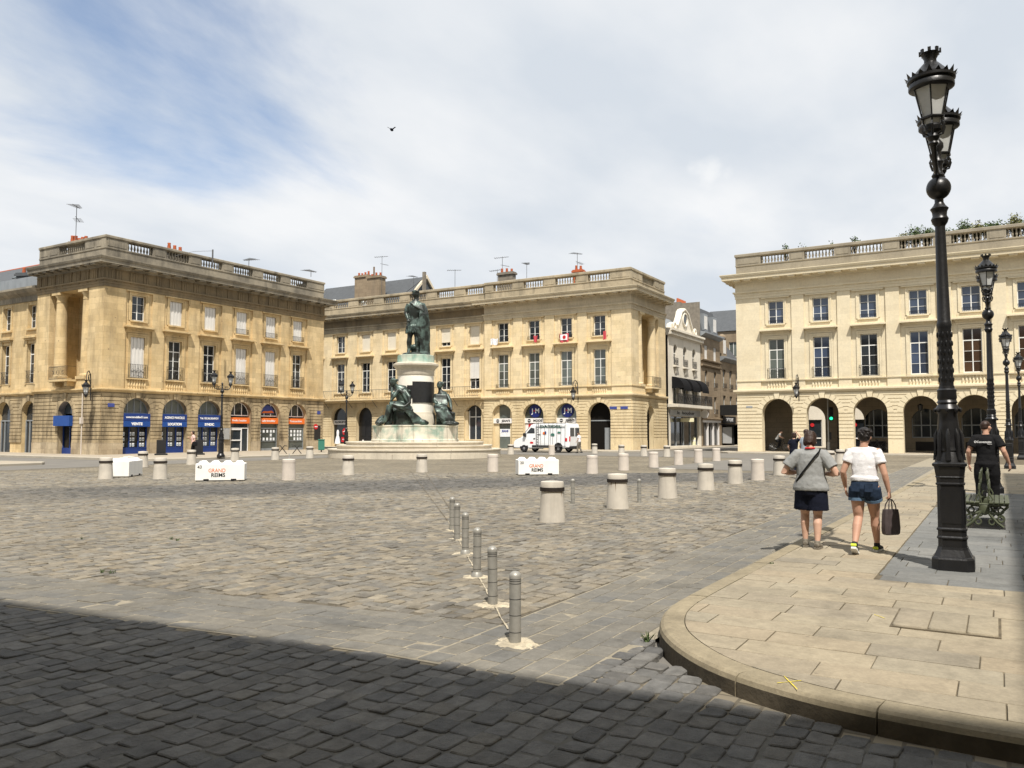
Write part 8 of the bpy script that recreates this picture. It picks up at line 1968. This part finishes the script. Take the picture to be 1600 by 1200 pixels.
# ================================================================== people
def spread(v, k): return [tuple(q) for q in v]
def hand(mb, wr, d, nrm, side, curl=0.5, k=1.0):
    """palm of four fused rays, four jointed fingers of unequal length, thumb from the side near the base"""
    wr, d, nrm = Vector(wr), Vector(d).normalized(), Vector(nrm).normalized(); nrm = (nrm - d * nrm.dot(d)).normalized(); w = d.cross(nrm) * side
    for i in range(4):
        off = (i - 1.5) * .0225 * k; kn = wr + d * (.088 - .006 * abs(i - 1.2)) * k + w * off
        mb.tube([wr + w * off * .5, wr + d * .045 * k + w * off * .85, kn], [.014 * k, .0135 * k, .0115 * k], 6)
        L = (.070, .080, .074, .058)[i] * k; a = 0.25 * curl; p = kn; pts = [p]
        for sgm, q in ((.45, 1.0), (.32, 1.5), (.23, 1.3)):
            a += curl * q * .55; p = p + (d * math.cos(a) + nrm * math.sin(a)) * L * sgm; pts.append(p)
        mb.tube(pts, [.0098 * k, .0092 * k, .0086 * k, .006 * k], 6)
    b = wr + d * .022 * k - w * .028 * k; t1 = b + (d * .75 - w * .6 + nrm * .35) * .036 * k; t2 = t1 + (d * .9 - w * .15 + nrm * .4) * .03 * k; t3 = t2 + (d * .9 + nrm * .45) * .024 * k
    mb.tube([wr - w * .012 * k, b, t1, t2, t3], [.013 * k, .014 * k, .0115 * k, .010 * k, .0065 * k], 6)
def head(mb, c, yaw, nod, s=1.0, face=True):
    M = T(*c) @ RZ(yaw) @ Matrix.Rotation(nod, 4, 'X') @ Matrix.Scale(s, 4)
    B_ = lambda c_, r_, sg=14, rg=10: mb.ball(c_, r_, sg, rg, M)
    B_((0, -.005, .02), (.075, .092, .10)); B_((0, .02, -.05), (.062, .07, .07)); B_((0, .055, -.085), (.035, .035, .03)); B_((0, -.03, .0), (.072, .07, .085))
    mb.tube([(0, .082, .02), (0, .100, -.015), (0, .106, -.03)], [.010, .013, .016], 8, True, M); B_((0, .085, .045), (.055, .02, .014)); B_((0, .086, -.062), (.024, .014, .007)); B_((0, .085, -.074), (.022, .014, .008))
    for sx in (-1, 1): B_((sx * .077, -.005, -.01), (.012, .022, .033)); B_((sx * .045, .07, -.02), (.024, .02, .02))
    return M
def eyes(parent, M, s):
    for sx in (-1, 1):
        mb = MB(); mb.ball((sx * .030, .079, .012), (.013, .012, .009), 10, 8, M); o = mb.build('eye', MAT['text_white'], parent); mb = MB(); mb.ball((sx * .030, .0885, .012), (.0055, .004, .0055), 8, 6, M); mb.build('iris', MAT['hair_brown'], o)
def shoe(parent, ank, yaw, pitch, top, sole, k=1.0, accent=None):
    M = T(*ank) @ RZ(yaw) @ Matrix.Rotation(pitch, 4, 'X') @ Matrix.Scale(k, 4)
    mb = MB(); mb.tube([(0, -.065, -.035), (0, -.03, -.03), (0, .04, -.04), (0, .11, -.05), (0, .165, -.056)], [(.032, .036), (.042, .040), (.040, .042), (.030, .046), (.016, .032)], 12); mb.tube([(0, -.01, .03), (0, -.01, -.03)], [(.040, .048), (.042, .05)], 12)
    o = fuse(mb, 'shoe', MAT[top], parent, .009, M, 3)
    mb = MB(); v = [(-.030, -.085), (.030, -.085), (.042, -.03), (.040, .05), (.047, .11), (.028, .175), (-.02, .18), (-.046, .115), (-.040, .05), (-.042, -.03)]; mb.prism(v, -.088, -.062, 'z'); mb.build('sole', MAT[sole], o)
    if accent: mb = MB(); mb.box(-.036, .036, -.092, -.07, -.055, -.015, None, .008); mb.build('heel_patch', MAT[accent], o)
    return o
def person(label, loc, rz, s, P, look, voxel=.008, group='people walking in the square', detailed=True):
    """P: joints in metres for a 1.70 m figure facing +y; look: materials"""
    e = empty('person', loc, rz); e.scale = (s, s, s); tag(e, label, 'person', group)
    g = lambda n: Vector(P[n]); fat = look.get('fat', 1.0); V = lambda *a: Vector(a)
    ln = P.get('lean', (0, 0)); hipc = V(0, 0, .90); ch = V(ln[0], ln[1], 1.26); nk = V(ln[0] * 1.3, ln[1] * 1.4 - .01, 1.45); hd = V(*P.get('head', (ln[0] * 1.5, ln[1] * 1.6 + .03, 1.58)))
    mb = MB()
    mb.tube([V(0, 0, .80), hipc, V(ln[0] * .4, ln[1] * .4, 1.04), ch, V(ln[0] * 1.1, ln[1] * 1.2, 1.38), nk], [(.13 * fat, .09), (.165 * fat, .11 * fat), (.13 * fat, .095 * fat), (.155, .105), (.13, .075), (.06, .055)], 20)
    mb.tube([nk - V(0, .01, .05), (nk + hd) / 2 - V(0, .015, .02), hd - V(0, .02, .02)], [.058, .052, .05], 12); HM = head(mb, hd, P.get('hyaw', 0), P.get('nod', 0))
    for S, sd in (('L', -1), ('R', 1)):
        hip = V(sd * .092, 0, .88); kn, an = g('knee' + S), g('ankle' + S); lf = look.get('leg', 1.0)
        calf = kn.lerp(an, .30) + V(0, -.018, 0)
        mb.tube([hip + V(0, 0, .04), hip.lerp(kn, .35), hip.lerp(kn, .8), kn, calf, kn.lerp(an, .72), an, an - V(0, 0, .03)], [.092 * lf, .088 * lf, .066 * lf, .055 * lf, .056 * lf, .042 * lf, .033, .035], 14)
        sh, el, wr = V(ln[0] * 1.15 + sd * .175, ln[1] * 1.2, 1.375), g('elbow' + S), g('wrist' + S); af = look.get('arm', 1.0)
        mb.tube([sh, sh.lerp(el, .35), sh.lerp(el, .8), el, el.lerp(wr, .3), el.lerp(wr, .85), wr], [.058 * af, .05 * af, .043 * af, .04 * af, .04 * af, .028, .025], 12); mb.ball(sh, .06)
        hv = P.get('hand' + S)
        if hv: hand(mb, wr, hv[0], hv[1], sd * hv[2], hv[3])
        else: mb.ball(wr + (wr - el).normalized() * .06, (.03, .03, .06))
    body = fuse(mb, 'body', MAT[look['skin']], e, voxel, None, 4)
    if detailed: eyes(e, HM, 1)
    # shirt
    mb = MB(); t = look.get('top_pad', .02); hem = look.get('hem', .90); hp_ = look.get('hem_pad', 0.0)
    mb.tube([V(0, 0, hem), V(0, 0, hem + .04), V(ln[0] * .4, ln[1] * .4, 1.05), ch, V(ln[0] * 1.1, ln[1] * 1.2, 1.375), nk - V(0, 0, .025), nk + V(0, -.005, .0)], [((.165 * fat + t + hp_), (.11 * fat + t + hp_)), ((.17 * fat + t + hp_), (.115 * fat + t + hp_)), ((.142 * fat + t), (.105 * fat + t)), (.165 + t, .115 + t), (.15 + t * .6, .085 + t), (.085, .075), (.068, .062)], 24)
    for S, sd in (('L', -1), ('R', 1)):
        sh, el = V(ln[0] * 1.15 + sd * .17, ln[1] * 1.2, 1.375), g('elbow' + S); af = look.get('arm', 1.0); fr = look.get('sleeve', .62)
        mb.tube([V(sd * .07 + ln[0], ln[1] * 1.2, 1.385), sh - V(0, 0, .012), sh.lerp(el, fr * .6), sh.lerp(el, fr)], [.062, .077 * max(1, af * .95), .070 * af + t * .3, .066 * af + t * .45], 14)
    for k in range(look.get('folds', 0)):
        a = 6.28 * k / look['folds'] + .3; z0 = hem + .03; mb.tube([(math.cos(a) * (.168 * fat + t), math.sin(a) * (.112 * fat + t), z0), (math.cos(a + .25) * (.150 * fat + t), math.sin(a + .25) * (.105 * fat + t), z0 + .16), (math.cos(a + .5) * (.160 + t), math.sin(a + .5) * (.10 + t), z0 + .34)], [.012, .010, .004], 5)
    top = fuse(mb, 'shirt', MAT[look['top']], e, voxel * 1.15, None, 3, .020 if detailed else 0)
    # shorts / trousers
    mb = MB(); w = look.get('leg_pad', .02); le = look.get('leg_end', .5)
    mb.tube([V(0, 0, .78), V(0, -.01, .88), V(0, 0, .96), V(0, 0, 1.03)], [(.15 * fat, .10 * fat + w), (.172 * fat + w * .6, .118 * fat + w), (.16 * fat + w * .5, .11 * fat + w * .5), (.143 * fat + .012, .104 * fat + .01)], 22)
    for S, sd in (('L', -1), ('R', 1)):
        hip = V(sd * .092, 0, .88); kn, an = g('knee' + S), g('ankle' + S); lf = look.get('leg', 1.0)
        if le <= 1: end = hip.lerp(kn, le); mb.tube([hip + V(0, 0, .02), hip.lerp(kn, le * .5), end, end - V(0, 0, .004)], [.10 * lf + w * .5, .098 * lf + w, .092 * lf + w * look.get('flare', 1.2), .09 * lf + w * look.get('flare', 1.2)], 16)
        else: mb.tube([hip + V(0, 0, .02), hip.lerp(kn, .5), kn, kn.lerp(an, .5), an + V(0, -.01, -.02)], [.098 * lf + w * .4, .09 * lf + w, .065 + w, .06 + w, .05 + w], 14)
    fuse(mb, look.get('bottom_name', 'shorts'), MAT[look['bottom']], e, voxel * 1.15, None, 3, .012 if detailed else 0)
    for S in 'LR':
        an = g('ankle' + S); shoe(e, an - V(0, 0, 0), P.get('toe' + S, 0), P.get('pitch' + S, 0), look['shoe'], look['sole'], 1.0, look.get('accent'))
    # hair
    mb = MB(); hr = np.random.default_rng(hash(label) % 1000 if False else len(label)); st = look.get('hairstyle', 'short')
    def hb(c, r): mb.ball(c, r, 12, 9, HM)
    if st == 'bob':
        hb((0, -.02, .035), (.090, .102, .098)); hb((0, -.045, -.02), (.088, .075, .085)); 
        for sx in (-1, 1): hb((sx * .062, -.02, -.035), (.032, .06, .075))
        for k in range(40): a = hr.uniform(3.4, 6.0); z = hr.uniform(-.09, .08); mb.tube([(.08 * math.cos(a), .085 * math.sin(a) - .02, z + .03), (.086 * math.cos(a), .09 * math.sin(a) - .02, z - .03)], [.012, .006], 5, True, HM)
    elif st == 'tousled':
        hb((0, -.012, .05), (.092, .105, .088)); hb((0, -.045, .0), (.082, .07, .075))
        for k in range(190):
            a = hr.uniform(0, 6.28); z = hr.uniform(-.02, .10); r_ = math.sqrt(max(.05, 1 - ((z - .04) / .11) ** 2)); x, y = .09 * r_ * math.cos(a), .1 * r_ * math.sin(a) - .012
            if y > .055 and z < .05: continue
            mb.tube([(x * .9, y * .9, z), (x * 1.2 + hr.normal(0, .010), y * 1.2 + hr.normal(0, .010), z + hr.uniform(-.015, .034))], [.012, .003], 5, True, HM)
    else:
        hb((0, -.012, .045), (.082, .098, .082)); hb((0, -.04, .005), (.076, .066, .07))
    fuse(mb, 'hair', MAT[look['hair']], e, .008 if detailed else .016, None, 2)
    return e, top, HM
# --- woman in the grey T-shirt
P1 = dict(kneeL=(-.105, .10, .48), ankleL=(-.10, .05, .09), kneeR=(.085, .02, .47), ankleR=(.09, -.10, .09), elbowL=(-.37, -.06, 1.10), wristL=(-.17, .20, 1.08), elbowR=(.37, -.06, 1.09), wristR=(.15, .20, 1.07), handL=((.7, .6, 0), (.5, -.2, .7), 1, .8), handR=((-.7, .6, 0), (-.5, -.2, .7), 1, .8), lean=(0, .01), head=(0.0, .06, 1.575), nod=R(-22), hyaw=R(-14), pitchL=0, pitchR=0, toeL=R(6), toeR=R(-8))
e1, top1, _ = person('woman in grey T-shirt and dark knee shorts with a cross-body strap', (11.72, 2.22, KH), R(-90) + R(2), 0.935, P1, dict(skin='skin', top='cloth_grey', bottom='cloth_navy', shoe='shoe_grey', sole='shoe_grey', hair='hair_brown', hairstyle='bob', fat=1.2, leg=1.12, arm=1.15, top_pad=.030, hem=.835, hem_pad=.022, sleeve=.72, leg_pad=.036, leg_end=.80, flare=1.5))
mb = MB(); pts = [(.14, -.10, 1.405), (.08, -.145, 1.33), (0, -.158, 1.22), (-.09, -.155, 1.10), (-.17, -.115, .99), (-.205, -.04, .93), (-.16, .10, .96), (0, .16, 1.15), (.12, .10, 1.36), (.14, -.02, 1.435), (.14, -.10, 1.405)]
mb.tube(pts, [(.012, .018)] * len(pts), 6); mb.build('shoulder_strap', MAT['cloth_black'], top1)
mb = MB(); mb.torus((0, -.006, 1.452), .063, .012, 'z', 20, 8); mb.build('collar', MAT['sign_red'], top1)
# --- woman in the white top with a bag
P2 = dict(kneeL=(-.09, .0, .475), ankleL=(-.085, -.26, .135), kneeR=(.09, .16, .49), ankleR=(.09, .26, .09), elbowL=(-.265, -.05, 1.10), wristL=(-.27, .08, .88), elbowR=(.265, -.02, 1.08), wristR=(.305, .02, .84), handL=((0, .15, -1), (.9, .2, 0), 1, .55), handR=((.08, .05, -1), (-.9, .2, 0), -1, 1.5), lean=(0, .02), head=(.005, .055, 1.585), nod=R(-6), hyaw=R(4), pitchL=R(-28), pitchR=R(2), toeR=R(-6), toeL=R(4))
e2, top2, _ = person('woman in white ribbed top and denim shorts carrying a dark tote bag', (11.58, 1.52, KH), R(-90) - R(5), 0.955, P2, dict(skin='skin_tan', top='cloth_white', bottom='denim', shoe='shoe_black', sole='shoe_white', accent='shoe_lime', hair='hair_black', hairstyle='tousled', fat=1.05, leg=1.08, arm=1.05, top_pad=.012, hem=.98, sleeve=.52, leg_pad=.016, leg_end=.36, flare=1.2))
for S, sd in (('L', -1), ('R', 1)):
    hip = Vector((sd * .092, 0, .88)); kn = Vector(P2['knee' + S]); c = hip.lerp(kn, .36); d = (kn - hip).normalized(); mb = MB(); mb.tube([c - d * .02, c + d * .02], [.123, .123], 20); mb.build('cuff', MAT['denim_light'], e2)
for sx in (-1, 1): mb = MB(); mb.box(sx * .085 - .052, sx * .085 + .052, -.004, .004, -.06, .06, T(0, -.148, .90) @ Matrix.Rotation(R(-4), 4, 'X'), .003); mb.build('back_pocket', MAT['denim'], e2)
wr = e2.matrix_basis @ Vector(P2['wristR']) ; hp = e2.matrix_basis @ (Vector(P2['wristR']) + Vector((.012, .005, -.105)))
bag = empty('tote_bag', (hp.x, hp.y, hp.z), R(-90) + R(48)); tag(bag, 'dark tote bag hanging from the hand of the woman in white', 'bag')
mb = MB(); prof_ = [(.100, -.12), (.112, -.20), (.122, -.36), (.115, -.43), (.095, -.445)]
V_ = []; F_ = []
for (hw_, z) in prof_:
    for (x, y) in ((-1, -.3), (-.8, -.5), (.8, -.5), (1, -.3), (1, .3), (.8, .5), (-.8, .5), (-1, .3)): V_.append((x * hw_, y * hw_ * .9, z))
for i in range(len(prof_) - 1):
    for k in range(8): F_.append((i * 8 + k, i * 8 + (k + 1) % 8, i * 8 + 8 + (k + 1) % 8, i * 8 + 8 + k))
F_ += [tuple(range(8)), tuple((len(prof_) - 1) * 8 + k for k in range(7, -1, -1))]
mb.add(V_, F_, True); mb.build('pouch', MAT['bag'], bag)
for y in (-.03, .03): mb = MB(); mb.tube([(-.06, y * 1.2, -.14), (-.05, y, -.06), (-.02, y * .3, .005), (.02, y * .3, .005), (.05, y, -.06), (.06, y * 1.2, -.14)], .008, 6); mb.build('handle', MAT['bag'], bag)
# --- man in black
P3 = dict(kneeL=(-.11, .03, .49), ankleL=(-.11, -.05, .09), kneeR=(.10, .06, .49), ankleR=(.11, .12, .09), elbowL=(-.29, -.04, 1.12), wristL=(-.30, .06, .86), elbowR=(.29, -.05, 1.12), wristR=(.37, .03, .88), handL=((0, .1, -1), (.9, .3, 0), 1, .6), handR=((.1, .1, -1), (-.9, .3, 0), -1, .6), lean=(0, .01), nod=R(2), hyaw=R(-30))
pm = at_plane(1541, 700, 16.4); e3, top3, _ = person('man in black T-shirt with white print walking beyond the bench', (pm[0], pm[1], KH), R(-90) + R(-4), 1.06, P3, dict(skin='skin_tan', top='cloth_black', bottom='cloth_black', bottom_name='trousers', shoe='shoe_black', sole='shoe_black', hair='hair_brown', hairstyle='short', fat=1.02, leg=1.08, arm=1.2, top_pad=.022, hem=.86, sleeve=.68, leg_pad=.03, leg_end=2), .01)
text('Connectsuite', .055, MAT['text_white'], top3, T(-.02, -.150, 1.30) @ UPRIGHT, extrude=.003, width=.24, bold=.001); text('Reims', .03, MAT['text_white'], top3, T(.07, -.152, 1.262) @ UPRIGHT, extrude=.003)
mb = MB(); mb.torus((-.165, -.152, 1.30), .016, .005, 'y', 14, 5); mb.build('logo_ring', MAT['text_white'], top3)
# --- people farther off
ST = dict(kneeL=(-.09, .10, .48), ankleL=(-.09, .12, .09), kneeR=(.09, -.0, .48), ankleR=(.09, -.18, .12), elbowL=(-.25, -.03, 1.10), wristL=(-.24, .12, .92), elbowR=(.25, -.02, 1.10), wristR=(.25, .10, .90), lean=(0, .02))
FAR = dict(voxel=.02, detailed=False)
def far_person(label, px, py, depth, rz, P, look, s, z=0.0):
    p = at_plane(px, 690, depth); return person(label, (p[0], p[1], z), rz, s, P, look, group='people farther off', **FAR)
L0 = dict(skin='skin', top='cloth_white', bottom='cloth_black', bottom_name='trousers', shoe='shoe_black', sole='shoe_black', hair='hair_brown', leg_end=2, leg_pad=.02)
pA = G(302, 714, .12); e, t, _ = person('woman in pale top and black trousers walking past the blue shopfront', (pA[0], pA[1], .12), R(60), .98, dict(ST, elbowR=(.24, .12, 1.12), wristR=(.12, .28, 1.25)), dict(L0, top='cloth_pink', hairstyle='bob'), group='people farther off', **FAR)
mb = MB(); mb.box(-.30, -.18, -.2, .12, .72, 1.0, None, .04); mb.tube([(-.2, 0, 1.0), (-.17, -.02, 1.42)], .012, 5); mb.build('shoulder_bag', MAT['cloth_black'], t)
far_person('man in white T-shirt standing at the rear of the van', 905, 700, 66, R(0), ST, dict(L0, bottom='shoe_grey', hairstyle='short'), 1.0)
q = dict(ST, elbowR=(.30, .05, 1.52), wristR=(.12, .08, 1.68)); far_person('woman in navy dress shading her eyes with a raised hand', 1240, 700, 32.5, R(-120), q, dict(L0, top='cloth_navy', bottom='cloth_navy', shoe='shoe_white', sole='shoe_white', hairstyle='bob', fat=1.0), 1.0)
far_person('man in pale grey T-shirt and sunglasses beside the woman in navy', 1258, 700, 29.5, R(-135), dict(ST, hyaw=R(-20)), dict(L0, top='cloth_sky', bottom='cloth_navy', hairstyle='short', fat=1.08), 1.07)
RD = dict(kneeL=(-.09, .34, .86), ankleL=(-.09, .22, .45), kneeR=(.09, .26, .70), ankleR=(.09, .14, .28), elbowL=(-.22, .32, 1.18), wristL=(-.22, .52, 1.06), elbowR=(.22, .32, 1.18), wristR=(.22, .52, 1.06), lean=(0, .24), head=(0, .40, 1.56))
p = Cw3(2.55 + .30, 1.1, .20); person('cyclist in grey shirt riding under the first arch of the arcade', tuple(p), R(180), .97, RD, dict(L0, top='cloth_grey', hairstyle='short'), group='people farther off', **FAR)
